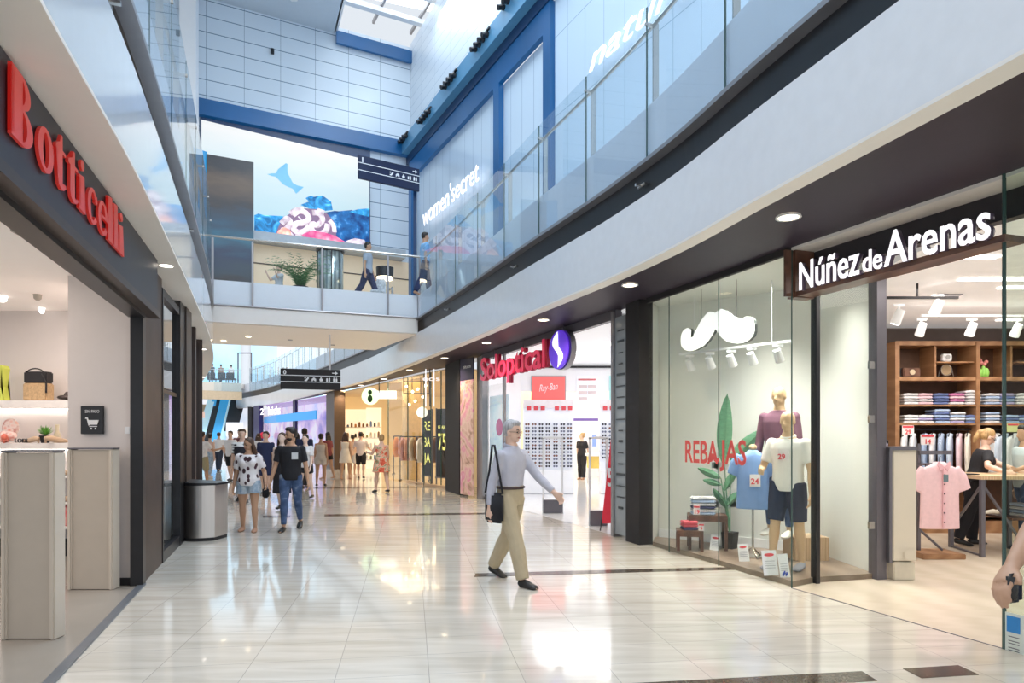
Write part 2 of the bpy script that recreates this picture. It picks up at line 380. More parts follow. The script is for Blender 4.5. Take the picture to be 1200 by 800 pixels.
# upper floor slabs
M_ufloor = mat('upper_floor_tiles', (0.66,0.62,0.57), 0.15, noise=0.04)
for curve, side, w in ((RCn,'right',6.5),(LCn,'left',6.0)):
    c = sub(curve, 0.6, 51)
    bm = bmesh.new(); sweep(bm, c, [(0.1,4.95),(0.1,5.24),(w,5.24),(w,4.95)]); struct('floor_upper_'+side, bm, M_ufloor)
# soffits over the walkway
def soffit(cur, st, y1, sgn, extra, lw, m, name):
    bm = bmesh.new(); ys = [0.6 + (y1-0.6)*i/70 for i in range(71)]; A = []; B = []; A2 = []; B2 = []
    for y in ys:
        p, n = along(cur, y); q, k = along(st, y)
        a = p + n*lw; b = Vector((max(q.x, a.x+0.05) + extra, y)) if sgn > 0 else Vector((min(q.x, a.x-0.05) - extra, y))
        A.append((a.x,a.y,3.53)); B.append((b.x,b.y,3.53)); A2.append((a.x,a.y,3.6)); B2.append((b.x,b.y,3.6))
    strip(bm, A, B); strip(bm, A2, B2); struct(name, bm, m)
soffit(RCn, SR, 51, 1, 0.06, 0.17, M_soffit, 'ceiling_soffit_right')
soffit(LCn, SL, 51, -1, 0.06, 0.33, M_soffitL, 'ceiling_soffit_left')

# --- glass balustrades: thing > panels, posts, rail
def balustrade(name, label, curve, y0, y1, step, zb=4.645, zt=6.33, rail_off=0.14, group=None):
    c = sub(curve, y0, y1); p0 = c[0][0]
    r = root(name, label, 'balustrade', (p0.x, p0.y, zb))
    # resample by arc length
    L = [0.0]
    for i in range(1, len(c)): L.append(L[-1]+(c[i][0]-c[i-1][0]).length)
    def at(s):
        for i in range(1, len(c)):
            if s <= L[i]:
                t = (s-L[i-1])/max(1e-9, L[i]-L[i-1]); return c[i-1][0].lerp(c[i][0], t), c[i-1][1].lerp(c[i][1], t).normalized()
        return c[-1]
    n = max(1, round(L[-1]/step)); st = L[-1]/n
    for i in range(n):
        a, na = at(i*st+0.006); b, nb = at((i+1)*st-0.006)
        bm = bmesh.new(); slab(bm, a+na*0.02, b+nb*0.02, zb, zt, 0.012); mk('glass_panel', bm, M_glassb, r)
        bm = bmesh.new(); q, nq = at(i*st); box(bm, (q.x+nq.x*0.02, q.y+nq.y*0.02, (zb+zt)/2), (0.014,0.014,zt-zb), math.atan2(nq.y,nq.x)); 
        mk('glass_edge_seal', bm, M_edge, r)
        bm = bmesh.new(); w = q+nq*0.13; box(bm, (w.x, w.y, 5.25+0.46), (0.02, 0.07, 0.92), math.atan2(nq.y,nq.x)+PI/2)
        s2 = q+nq*0.06; box(bm, (s2.x, s2.y, 6.14), (0.12,0.03,0.03), math.atan2(nq.y,nq.x)); mk('post', bm, M_steel, r)
    bm = bmesh.new(); pts = []
    k = max(2, int(L[-1]/0.8))
    for i in range(k+1):
        q, nq = at(L[-1]*i/k); w = q+nq*rail_off; pts.append((w.x, w.y, 6.19))
    tube(bm, pts, 0.024, 8); mk('handrail', bm, M_steel, r, smooth=True)
    return r
balustrade('glass_balustrade', 'curved glass balustrade along the right upper gallery, up to the bridge', RCn, 1.5, 17.3, 1.49)
balustrade('glass_balustrade', 'curved glass balustrade along the left upper gallery, up to the bridge', LCn, 1.2, 15.6, 1.49)
balustrade('glass_balustrade', 'glass balustrade of the right upper gallery beyond the bridge', RCn, 20.8, 48.0, 1.7)
# channel clamps seen on the black gap
for cur, ys, side in ((RCn, (4.0,7.6,11.3,15.2), 'right'), (LCn, (4.4,9.3), 'left')):
    for i, y in enumerate(ys):
        p, n = along(cur, y); bm = bmesh.new(); box(bm, (p.x+n.x*0.09, p.y+n.y*0.09, 4.44), (0.16,0.05,0.035), math.atan2(n.y,n.x)+PI/2, bev=0.008)
        cyl(bm, (p.x, p.y, 4.44), (p.x+n.x*0.16, p.y+n.y*0.16, 4.44), 0.018)
        mk('wall_bracket', bm, M_steel, label='small metal bracket in the black gap of the %s gallery edge, %s from the camera' % (side, ORD[i]), cat='bracket')

# --- bridge
BA = Vector((-7.12,15.72)); BB = Vector((-2.5,17.6)); WA = Vector((-9.05,18.93)); WB = Vector((-3.34,21.9))
bd = (BB-BA).normalized(); bn = Vector((-bd.y, bd.x))
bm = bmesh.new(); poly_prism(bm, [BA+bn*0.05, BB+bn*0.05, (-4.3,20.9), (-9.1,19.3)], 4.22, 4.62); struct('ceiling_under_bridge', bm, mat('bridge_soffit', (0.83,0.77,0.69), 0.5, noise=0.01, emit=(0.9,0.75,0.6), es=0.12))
bm = bmesh.new(); poly_prism(bm, [BA+bn*0.05, BB+bn*0.05, WB+Vector((0.9,0)), WA+Vector((-3.5,-1.9))], 4.7, 5.24); struct('floor_bridge', bm, M_ufloor)
bm = bmesh.new(); slab(bm, BA, BB, 4.24, 4.64, 0.08); struct('trim_bridge_fascia', bm, mat('bridge_fascia', (0.80,0.75,0.70), 0.4, noise=0.01))
bm = bmesh.new(); slab(bm, BA, BB, 4.66, 5.25, 0.04, side=0.04); struct('trim_bridge_spandrel', bm, MATS['spandrel_right'])
def bridge_rail():
    r = root('glass_balustrade', 'straight glass balustrade across the front of the bridge', 'balustrade', (BA.x, BA.y, 4.645))
    xs = [250,296.5,378,455,492]
    pts = []
    for x in xs:
        t = 0; k = (x-600)/780.0  # intersect ray with line BA + t*bd
        t = (k*BA.y-BA.x)/(bd.x-k*bd.y); pts.append(BA+bd*t)
    for i in range(4):
        a = pts[i]+bd*0.01; b = pts[i+1]-bd*0.01
        bm = bmesh.new(); slab(bm, a, b, 4.66, 6.25, 0.012, side=-0.02); mk('glass_panel', bm, M_glass, r)
    for p in pts:
        bm = bmesh.new(); box(bm, (p.x, p.y-0.03, 5.43), (0.045, 0.03, 1.6), math.atan2(bd.y,bd.x)); mk('post', bm, M_steeld, r)
    bm = bmesh.new(); tube(bm, [(pts[0].x,pts[0].y-0.03,6.27),(pts[-1].x,pts[-1].y-0.03,6.27)], 0.03, 8); mk('handrail', bm, M_steel, r)
    bm = bmesh.new(); tube(bm, [(pts[0].x,pts[0].y-0.05,4.65),(pts[-1].x,pts[-1].y-0.05,4.65)], 0.025, 8); mk('bottom_channel', bm, M_steeld, r)
bridge_rail()
for i, (x, y) in enumerate([(291,394),(340,398),(262,399),(390,404)]):
    Yp = 2.62*780/(508-y); c = ((x-600)/780*Yp, Yp)
    bm = bmesh.new(); lathe(bm, (c[0],c[1],4.205), [(0.0,0.0),(0.06,0.0),(0.07,0.018)], 14); mk('ceiling_downlight', bm, M_lampw if i in (0,2) else M_steeld, label='%s round fitting in the ceiling under the bridge' % ['small lit','wide unlit','leftmost lit','rightmost unlit'][i], cat='downlight')

# --- wall above / behind the bridge with the big screen
wd = (WB-WA).normalized(); wn = Vector((wd.y, -wd.x))     # wn faces the camera
WL = WA - wd*4.5
Mp = panel_mat('white_wall_panels', (0.66,0.74,0.82), wd, 1.02, 0.455, 0.22, line=(0.12,0.2,0.28), lw=0.01, lh=0.022, zoff=0.1)
bm = bmesh.new(); slab(bm, WL, WB, 4.9, 14.3, 0.1, side=0.05); struct('wall_back', bm, Mp)
bm = bmesh.new(); slab(bm, WL, WB, 10.64, 11.1, 0.22, side=-0.1); struct('trim_blue_band_back', bm, M_blue)
def onwall(px, z=0):   # plan point on the back wall seen in column px
    k = (px-600)/780.0; t = (k*WA.y-WA.x)/(wd.x-k*wd.y); return WA+wd*t
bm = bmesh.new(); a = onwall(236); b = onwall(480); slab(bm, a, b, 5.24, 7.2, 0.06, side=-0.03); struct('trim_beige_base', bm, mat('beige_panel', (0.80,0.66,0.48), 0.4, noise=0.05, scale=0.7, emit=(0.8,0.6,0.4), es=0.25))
bm = bmesh.new(); slab(bm, a, b, 6.62, 6.65, 0.02, side=-0.07); struct('trim_beige_joint', bm, M_brown)
bm = bmesh.new(); slab(bm, onwall(290), onwall(470), 7.22, 7.47, 0.5, side=-0.25); struct('trim_ledge', bm, mat('ledge_grey', (0.5,0.55,0.6), 0.25))
# --- right upper wall: panels, blue band, big windows
UB = Vector((-3.34,21.9)); ud = Vector((0.4515,-0.8922)); un = Vector((-0.8922,-0.4515))   # ud runs toward the camera
def uon(Y): return Vector((7.74-0.506*Y, Y))
UE = uon(0.5)
Mr = panel_mat('white_wall_panels_right', (0.70,0.77,0.84), ud, 1.25, 0.3, 0.3, line=(0.35,0.45,0.55), lw=0.008, lh=0.012)
bm = bmesh.new(); slab(bm, UB, uon(7), 10.55, 14.4, 0.1, side=0.05); struct('wall_right_upper', bm, Mr)
bm = bmesh.new(); slab(bm, UB, uon(9), 10.66, 11.12, 0.36, side=-0.18); struct('trim_blue_band_right', bm, mat('blue_band_light', (0.10,0.28,0.46), 0.3, noise=0.08, scale=1, emit=(0.05,0.2,0.4), es=0.12))
bm = bmesh.new(); slab(bm, UB, uon(9), 10.4, 10.66, 0.1, side=-0.1); struct('trim_navy_recess', bm, M_blued)
bm = bmesh.new(); slab(bm, uon(21.7), uon(13.55), 9.85, 10.4, 0.12, side=-0.06)
for y in (15.85, 13.7): slab(bm, uon(y+0.13), uon(y-0.15), 5.24, 9.85, 0.12, side=-0.06)
slab(bm, uon(21.75), uon(21.5), 5.24, 10, 0.12, side=-0.06)
struct('trim_blue_frame', bm, M_blue)
M_showglass = panel_mat('white_shopfront_panels', (0.60,0.73,0.86), ud, 0.62, 1.6, 0.1, line=(0.3,0.42,0.55), lw=0.012, lh=0.015)
M_winpane = panel_mat('backlit_window_panels', (0.66,0.78,0.90), ud, 0.55, 0, 0.12, line=(0.28,0.4,0.55), lw=0.014)
bm = bmesh.new(); slab(bm, uon(21.6), uon(15.95), 5.24, 9.88, 0.06, side=0.05); struct('window_1', bm, M_winpane)
bm = bmesh.new(); slab(bm, uon(15.75), uon(13.8), 5.24, 9.85, 0.06, side=0.05); struct('window_2', bm, M_winpane)
bm = bmesh.new(); slab(bm, uon(13.5), UE, 5.24, 10.55, 0.08, side=0.0); struct('wall_right_shopfront', bm, M_showglass)
# upper-left gallery wall
bm = bmesh.new(); ULp = [p+n*2.6 for p, n in sub(LCn, 1.0, 15.5)]
for i in range(len(ULp)-1): slab(bm, ULp[i], ULp[i+1], 5.24, 14.3, 0.08)
struct('wall_left_upper', bm, panel_mat('white_wall_panels_left', (0.62,0.70,0.76), (0.4,-0.9), 1.2, 0.6, 0.2, line=(0.35,0.42,0.5), lw=0.01, lh=0.01))
bm = bmesh.new(); k = onwall(221) - wn*(-0.5); box(bm, (k.x, k.y, 9.8), (0.42,0.3,9.1), 0.2); struct('trim_white_pier', bm, M_white)
# ceiling with skylight
bm = bmesh.new(); A = onwall(226); B = onwall(393); 
poly_prism(bm, [WL+Vector((-2,0)), B, (B.x+3.05,B.y-7.4), (B.x+4.9,6.0), (-12,6.0)], 14.08, 14.3); struct('ceiling', bm, mat('ceiling_white', (0.62,0.69,0.76), 0.5, noise=0.01))
bm = bmesh.new(); slab(bm, B, WB, 13.72, 14.1, 0.1, side=-0.12); struct('trim_skylight_end', bm, M_blue)
bm = bmesh.new(); slab(bm, B+wn*0.1, B+Vector((3.05,-7.4)), 14.08, 14.6, 0.1); struct('trim_skylight_side', bm, M_white)
M_sky = emis('skylight_glazing', (0.88,0.95,1.0), 2.2)
bm = bmesh.new(); poly_prism(bm, [B, WB+Vector((1,0)), (5.5,6.0), (B.x+4.9,6.0), (B.x+3.05,B.y-7.4)], 15.4, 15.42); struct('window_3', bm, M_sky)
for i in range(9):
    o = wn*(0.9+i*1.25); bm = bmesh.new(); slab(bm, B+o, WB+o+wd*0.8, 14.55+0.02*(i%2), 14.7, 0.2); struct('trim_skylight_beam_%d' % (i+1), bm, M_white)
for i in range(3):
    s = B+wd*(1.2+i*1.25); bm = bmesh.new(); slab(bm, s, s+wn*11, 14.72, 14.82, 0.07); struct('trim_skylight_bar_%d' % (i+1), bm, M_steeld)
bm = bmesh.new(); q = onwall(319)+wn*0.03; box(bm, (q.x, q.y, 13.02), (0.1,0.06,0.17), math.atan2(wd.y,wd.x), bev=0.01); mk('wall_sensor', bm, M_black, label='small black box high on the white panelled wall', cat='sensor')
bm = bmesh.new(); q = onwall(360); box(bm, (q.x, q.y-1.3, 14.06), (0.2,0.2,0.06), bev=0.02); mk('smoke_detector', bm, M_white, label='white fitting on the high white ceiling beside the skylight', cat='detector')
# spot clusters on the blue band
for i, (px, py) in enumerate([(486,167),(513,140),(543,99),(581,54),(616,4)]):
    k = (px-600)/780.0; Y = 7.74/(k+0.506); z = zat(py, Y); q = uon(Y)+un*0.40
    r = root('spotlight_cluster', 'cluster of small black spotlights on the blue band, %s from the corner' % ORD[i], 'spotlight', (q.x,q.y,z), 'spotlight clusters on the blue band')
    for j in range(4):
        s = q+ud*(j-1.5)*0.22; bm = bmesh.new(); ball(bm, (s.x,s.y,z), 0.075, 10); cyl(bm, (s.x,s.y,z), (s.x-0.12*un.x*-1, s.y-0.12*un.y*-1, z-0.05), 0.06); mk('spot_head', bm, M_black, r, smooth=False)
    bm = bmesh.new(); slab(bm, q+ud*0.5, q-ud*0.5, z+0.05, z+0.09, 0.05); mk('mounting_bar', bm, M_black, r)
# lettering on the upper shopfronts
T = lambda s, sz, Y, z, ext=0.03, bold=0.0, sh=0.0, xs=1.0, fit=None: text_bm(s, sz, (uon(Y).x+un.x*0.14, uon(Y).y+un.y*0.14, z), (ud.x,ud.y,0), ext=ext, bold=bold, shear=sh, xs=xs, fit=fit)
r = root('shop_sign', 'thin white women\'secret letters on the blue-lit upper window', 'sign', (uon(20.5).x,20.5,7.9))
mk('lettering', T("women'secret", 0.80, 20.45, 7.93, 0.008, 0, fit=4.2), M_lettw, r)
r = root('shop_sign', 'small white women\'secret letters low on the upper shopfront', 'sign', (uon(19.5).x,19.5,5.5))
mk('lettering', T("women'secret", 0.42, 20.0, 5.62, 0.006, fit=2.6), M_lettw, r)
r = root('shop_sign', 'white slanted natura lettering on the upper shopfront', 'sign', (uon(12.2).x,12.2,8.2))
mk('lettering', T("natura", 0.62, 12.25, 8.2, 0.012, 0.0, 0.35, fit=2.7), M_lettw, r)

# --- far end: second bridge with cafe, bright window wall, columns
def far_pt(px, Y): return Vector((xat(px, Y), Y))
bm = bmesh.new(); slab(bm, far_pt(205,46), far_pt(283,48.5), 4.66, 5.27, 0.1); struct('trim_far_bridge_spandrel', bm, M_beige)
bm = bmesh.new(); slab(bm, far_pt(205,46.1), far_pt(283,48.6), 4.05, 4.66, 0.3); struct('trim_far_bridge_fascia', bm, mat('tan_fascia', (0.66,0.50,0.32), 0.5))
bm = bmesh.new(); poly_prism(bm, [far_pt(195,46.2), far_pt(284,48.7), far_pt(330,58), far_pt(215,58)], 4.9, 5.24); struct('floor_far_bridge', bm, M_ufloor)
bm = bmesh.new(); slab(bm, far_pt(215,54), far_pt(262,55), 3.5, 4.0, 0.4); slab(bm, far_pt(215,57), far_pt(275,57), 3.4, 3.8, 0.4); struct('trim_far_beam', bm, MATS['tan_fascia'])
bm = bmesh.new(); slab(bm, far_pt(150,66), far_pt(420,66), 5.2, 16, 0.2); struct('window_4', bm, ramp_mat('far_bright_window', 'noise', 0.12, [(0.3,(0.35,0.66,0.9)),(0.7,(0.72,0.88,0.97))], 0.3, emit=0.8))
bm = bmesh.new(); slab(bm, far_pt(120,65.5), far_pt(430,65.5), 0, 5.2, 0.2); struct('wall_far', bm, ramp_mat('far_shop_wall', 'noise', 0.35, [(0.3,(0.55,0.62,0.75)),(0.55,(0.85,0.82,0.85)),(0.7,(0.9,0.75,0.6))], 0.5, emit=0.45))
bm = bmesh.new(); c = far_pt(288,56); lathe(bm, (c.x,c.y,5.2), [(0.42,0),(0.42,6)], 20); struct('trim_far_column', bm, M_white, smooth=False)
balustrade('glass_balustrade', 'small glass balustrade in front of the distant cafe seats', [(far_pt(205,46), Vector((0,1))), (far_pt(283,48.4), Vector((0,1)))], 46, 48.4, 2.4)
# cafe frame
bm = bmesh.new(); a = far_pt(279,50); b = far_pt(294.5,50)
for p in (a, b): box(bm, (p.x, p.y, 6.45), (0.08,0.08,2.4))
box(bm, ((a.x+b.x)/2, a.y, 7.65), ((b-a).length+.08, 0.08, 0.08)); mk('door_frame', bm, M_graymetal, label='thin dark portal frame beside the distant cafe seats', cat='frame')
# right upper shop wall beyond the bridge
bm = bmesh.new(); c = [p+n*2.8 for p, n in sub(RCn, 20.5, 50)]
for i in range(len(c)-1): slab(bm, c[i], c[i+1], 5.24, 8.6, 0.08)
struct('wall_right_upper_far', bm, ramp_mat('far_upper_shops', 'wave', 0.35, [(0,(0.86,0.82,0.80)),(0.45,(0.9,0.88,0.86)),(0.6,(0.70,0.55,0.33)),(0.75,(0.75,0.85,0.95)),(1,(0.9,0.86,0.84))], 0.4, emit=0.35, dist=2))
# ================================================================ LEFT SHOP (Botticelli)
def sl(Y): return Vector((-1.55-0.342*Y, Y))          # left storefront line
sld = Vector((-0.3236,0.9462)); sln = Vector((0.9462,0.3236))   # along (away), toward the mall
# interior shell
M_wallL = mat('shop_wall_rose', (0.74,0.68,0.655), 0.6, noise=0.01)
bm = bmesh.new(); poly_prism(bm, [sl(0.6), sl(7.0), (-9,7.0), (-9,0.6)], -0.05, 0.004); poly_prism(bm, [(-4.7,7.0), (-5.4,9.2), (-9,9.2), (-9,7.0)], -0.05, 0.004)
struct('floor_left_shop', bm, panel_mat('x_dummy', (0.5,0.5,0.5), (1,0), 1, 1) if False else ramp_mat('shop_floor_tiles', 'noise', 0.8, [(0.3,(0.30,0.265,0.225)),(0.7,(0.38,0.34,0.29))], 0.2))
bm = bmesh.new(); slab(bm, sl(0.8), sl(7.05), -0.01, 0.012, 0.075, side=-0.04); struct('trim_threshold_left', bm, mat('threshold_metal', (0.22,0.24,0.27), 0.35, metal=0.5))
bm = bmesh.new(); box(bm, (-7.2, 9.1, 1.65), (3.8, 0.1, 3.3)); struct('wall_left_shop_back', bm, M_wallL)
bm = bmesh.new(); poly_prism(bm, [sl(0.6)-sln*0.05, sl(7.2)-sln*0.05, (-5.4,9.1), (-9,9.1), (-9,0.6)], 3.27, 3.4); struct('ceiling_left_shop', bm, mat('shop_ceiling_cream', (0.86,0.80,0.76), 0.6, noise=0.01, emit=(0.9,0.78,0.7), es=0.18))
bm = bmesh.new(); poly_prism(bm, [(-4.69,7.03), (-3.99,7.03), (-4.06,7.2), (-4.6,7.2), (-5.3,9.05), (-5.4,9.05)], 0.0, 3.27); struct('wall_left_shop_pier', bm, M_wallL)
bm = bmesh.new(); box(bm, (-4.2,7.02,0.04), (0.42,0.03,0.08)); struct('baseboard_left', bm, M_blackm)
# window section of the left storefront
def lslab(y0, y1, z0, z1, th, m, name, side=0.0, **k):
    bm = bmesh.new(); slab(bm, sl(y0), sl(y1), z0, z1, th, side=side); return struct(name, bm, m)
lslab(6.98, 7.12, 0, 3.0, 0.12, M_black, 'door_1')
lslab(7.13, 8.18, 0, 3.5, 0.08, ramp_mat('bronze_cladding', 'noise', 3, [(0.3,(0.035,0.022,0.02)),(0.7,(0.065,0.043,0.038))], 0.45), 'wall_left_cladding')
lslab(8.2, 9.9, 0.0, 0.14, 0.1, M_black, 'trim_left_window_sill')
r = root('shop_window', 'tall dark framed shop window to the left of the steel bin', 'window', (sl(9).x, 9, 0.14))
bm = bmesh.new(); slab(bm, sl(8.25), sl(9.5), 0.14, 3.3, 0.012); mk('pane', bm, glass('reflective_pane', (0.7,0.74,0.76), 1.8), r)
bm = bmesh.new(); slab(bm, sl(8.19), sl(8.25), 0.1, 3.4, 0.1); slab(bm, sl(9.5), sl(9.95), 0.0, 3.5, 0.12); slab(bm, sl(8.2), sl(9.5), 3.3, 3.4, 0.1); mk('frame', bm, M_black, r)
bm = bmesh.new(); slab(bm, sl(8.25), sl(9.5), 2.12, 2.17, 0.04); mk('transom', bm, M_brown, r)
lslab(9.95, 10.5, 0.0, 3.5, 0.16, M_brown, 'trim_left_post')
# display inside that window
bm = bmesh.new(); slab(bm, sl(8.2)-sln*0.66, sl(10.4)-sln*0.66, 0, 3.4, 0.04); struct('wall_left_window_back', bm, mat('greyish_display_wall', (0.55,0.57,0.58), 0.4, emit=(0.7,0.75,0.8), es=0.5))  # wall made to glow, brightening the view through the dark pane
bm = bmesh.new(); slab(bm, sl(8.35)-sln*0.3, sl(9.4)-sln*0.3, 0.14, 0.95, 0.35); mk('display_plinth', bm, M_white, label='pale plinth low inside the left shop window', cat='plinth')
r = root('display_shelf', 'lit display shelf inside the left shop window', 'shelf', (sl(9).x, 9, 1.3))
bm = bmesh.new(); slab(bm, sl(8.35)-sln*0.35, sl(9.4)-sln*0.35, 1.32, 1.36, 0.35); mk('board', bm, M_wood, r)
bm = bmesh.new(); slab(bm, sl(8.35)-sln*0.4, sl(9.4)-sln*0.4, 2.3, 2.36, 0.2); mk('light_strip', bm, emis('strip_white', (1,0.95,0.9), 2.0), r)
# following windows beyond the bin, curving away
pp = sub(SL, 10.5, 16.5)
names = ['window_5','window_6','window_7']
cuts = [10.55, 12.0, 13.6, 16.0]
for i in range(3):
    a, _ = along(SL, cuts[i]); b, _ = along(SL, cuts[i+1]-0.15)
    bm = bmesh.new(); slab(bm, a, b, 0.12, 3.4, 0.02); struct(names[i], bm, glass('reflective_pane'))
    c, _ = along(SL, cuts[i+1]); bm = bmesh.new(); slab(bm, b, c, 0, 3.52, 0.14); struct('trim_left_mullion_%d' % (i+1), bm, M_brown)
bm = bmesh.new(); a, n1 = along(SL, 10.5); b, n2 = along(SL, 18)
slab(bm, a+n1*0.8, b+n2*0.8, 0, 3.5, 0.05); struct('wall_left_poster', bm, ramp_mat('poster_wall', 'noise', 0.9, [(0.3,(0.75,0.7,0.66)),(0.5,(0.6,0.5,0.45)),(0.7,(0.85,0.83,0.8))], 0.5, emit=0.35))
# sign fascia
r = root('shop_sign', 'dark fascia with raised red serif Botticelli letters over the left shop', 'sign', (sl(4).x, 4, 2.9))
bm = bmesh.new(); slab(bm, sl(0.8)+sln*0.10, sl(7.25)+sln*0.10, 2.92, 3.5, 0.1); mk('panel', bm, mat('fascia_charcoal', (0.035,0.038,0.05), 0.45, noise=0.1, scale=3), r)
bm = bmesh.new(); slab(bm, sl(0.8)+sln*0.12, sl(7.25)+sln*0.12, 2.86, 2.925, 0.12); mk('bottom_trim', bm, M_brown, r)
bm = bmesh.new(); slab(bm, sl(0.8)+sln*0.0, sl(7.0)+sln*0.0, 2.82, 2.9, 0.16); struct('trim_door_track', bm, M_black)
# serif letters drawn by hand
def ring(cx, cz, rx, rz, sx_, sz_, n=28, a0=0, a1=360):
    out = [(cx+rx*math.cos(math.radians(a0+(a1-a0)*i/n)), cz+rz*math.sin(math.radians(a0+(a1-a0)*i/n))) for i in range(n+1)]
    inn = [(cx+sx_*math.cos(math.radians(a0+(a1-a0)*i/n)), cz+sz_*math.sin(math.radians(a0+(a1-a0)*i/n))) for i in range(n+1)]
    return [[out[i], out[i+1], inn[i+1], inn[i]] for i in range(n)]
def serif_letter(ch):
    h = 1.0; x = 0.66
    if ch == 'B':
        return ([[(0.05,0),(0.45,0),(0.45,0.04),(0.37,0.06),(0.37,0.94),(0.45,0.96),(0.45,1),(0.05,1),(0.05,0.96),(0.15,0.94),(0.15,0.06),(0.05,0.04)]]
                + ring(0.40,0.76,0.34,0.24,0.14,0.19,18,-90,90) + ring(0.42,0.27,0.42,0.27,0.19,0.22,18,-90,90)), 0.92
    if ch == 'o': return ring(0.33,x/2,0.33,x/2+0.02,0.13,x/2-0.05), 0.72
    if ch == 'c': return ring(0.33,x/2,0.33,x/2+0.02,0.14,x/2-0.05,22,38,322) + [[(0.46,0.45),(0.62,0.45),(0.60,0.60),(0.50,0.60)]], 0.66
    if ch == 'e': return ring(0.33,x/2,0.33,x/2+0.02,0.14,x/2-0.05,24,0,325) + [[(0.14,0.33),(0.64,0.33),(0.64,0.39),(0.14,0.39)]], 0.68
    if ch == 'l': return [[(0,0),(0.36,0),(0.36,0.04),(0.28,0.06),(0.28,1.0),(0,0.95),(0,0.91),(0.08,0.89),(0.08,0.06),(0,0.04)]], 0.40
    if ch == 'i': return [[(0,0),(0.36,0),(0.36,0.04),(0.28,0.06),(0.28,0.68),(0,0.63),(0,0.59),(0.08,0.57),(0.08,0.06),(0,0.04)]] + ring(0.18,0.86,0.1,0.1,0.005,0.005,12), 0.42
    if ch == 't': return [[(0.1,0.14),(0.3,0.1),(0.3,0.9),(0.24,0.9),(0.18,0.76),(0.02,0.66),(0.02,0.6),(0.1,0.6)], [(0.3,0.6),(0.44,0.6),(0.44,0.66),(0.3,0.66)], [(0.1,0.14),(0.14,0.03),(0.25,-0.02),(0.36,0.0),(0.46,0.07),(0.44,0.12),(0.36,0.08),(0.3,0.10)]], 0.50
bx = [-3,32,53.5,69,83,93.5,106.5,118.5,125.5,132]; bx2 = [26.5,52,67,82,91.5,105.5,118,125,131.5,138.5]
M_redl = mat('letter_red', (0.78,0.045,0.035), 0.3, noise=0.02, emit=(0.9,0.05,0.04), es=0.1)
for ch, x0, x1 in zip('Botticelli', bx, bx2):
    ya = 1.4/(-(x0-600)/780-0.342); yb = 1.4/(-(x1-600)/780-0.342)
    O = sl(ya)+sln*0.16; polys, wd_ = serif_letter(ch); L = (yb-ya)/0.9462; sxl = L/(wd_-0.04 if ch != 'B' else 0.86)
    bm = bmesh.new()
    for q in polys: ext_poly(bm, [(u*sxl, v*0.36) for u, v in q], (O.x,O.y,3.1), (sld.x,sld.y,0), (0,0,1), 0.018)
    mk('letter', bm, M_redl, r)
# gates
def gate(name, label, px0, px1, ytop, Yg, w):
    x0 = xat(px0, Yg); x1 = xat(px1, Yg); zt = zat(ytop, Yg); r = root(name, label, 'security gate', ((x0+x1)/2, Yg, 0))
    t = 0.03
    bm = bmesh.new(); box(bm, ((x0+x1)/2, Yg+0.06, zt/2), (x1-x0-0.07, 0.09, zt-0.02)); mk('panel', bm, mat('gate_panel_beige', (0.55,0.48,0.40), 0.5, noise=0.02), r)
    for x in (x0+0.02, x1-0.02):
        bm = bmesh.new(); box(bm, (x, Yg+0.06, zt/2), (0.045, 0.14, zt), bev=0.012); mk('side_rail', bm, mat('gate_rail', (0.66,0.58,0.49), 0.4, noise=0.02), r)
    bm = bmesh.new(); box(bm, ((x0+x1)/2, Yg+0.06, zt+0.006), (x1-x0, 0.13, 0.014)); mk('top_cap', bm, M_graymetal, r)
gate('security_gate', 'beige security gate panel nearest the camera at the left shop entrance', 1, 64, 529, 5.15, 0.4)
gate('security_gate', 'beige security gate panel standing against the pale pier', 79, 132, 526, 6.8, 0.4)
# no entry sign with cart
o = Vector((0,-1,0)); Ys = 7.0
r = root('wall_sign', 'small black sign with white shopping cart on the pale pier', 'sign', (xat(108,Ys), Ys, zat(508,Ys)))
bm = bmesh.new(); box(bm, (xat(108,Ys), Ys+0.005, zat(492,Ys)), (26.5/780*Ys, 0.02, 33/780*Ys), bev=0.003); mk('plate', bm, M_black, r)
def px2(m, pts, Yd, th=0.006): return ext_poly(m, [(xat(x,Yd), zat(y,Yd)) for x,y in pts], (0,Yd,0), (1,0,0), (0,0,1), -0.0001-th) if False else ext_poly(m, [(xat(x,Yd), zat(y,Yd)) for x,y in pts], (0,Yd,0), (1,0,0), (0,0,1), th)
bm = bmesh.new(); Yc = Ys-0.008
for q in ([(100.5,489),(103,489),(105.5,498),(104,498.5),(102,490.5),(100.3,490.5)],[(104,492),(116,492),(114,497.5),(105.3,497.5)],[(105,499),(114,499),(114,500),(105,500)]): px2(bm, q, Yc)
for x in (107,112): bm2 = bmesh.new(); cyl(bm2, (xat(x,Yc),Yc-0.004,zat(502,Yc)), (xat(x,Yc),Yc,zat(502,Yc)), 0.009, seg=10); merge(bm, bm2)
mk('cart_symbol', bm, M_white, part(r,'plate'))
bm = text_bm('SIN PASO', 0.045, (xat(108,Yc), Yc, zat(483.5,Yc)), (1,0,0), ext=0.001, align='CENTER', xs=0.8); mk('caption', bm, M_white, part(r,'plate'))
bm = bmesh.new(); box(bm, (xat(149.5,7), 7.01, zat(504,7)), (0.06,0.03,0.075), bev=0.006); mk('wall_switch', bm, M_white, label='small white switch on the pale pier right of the cart sign', cat='switch')
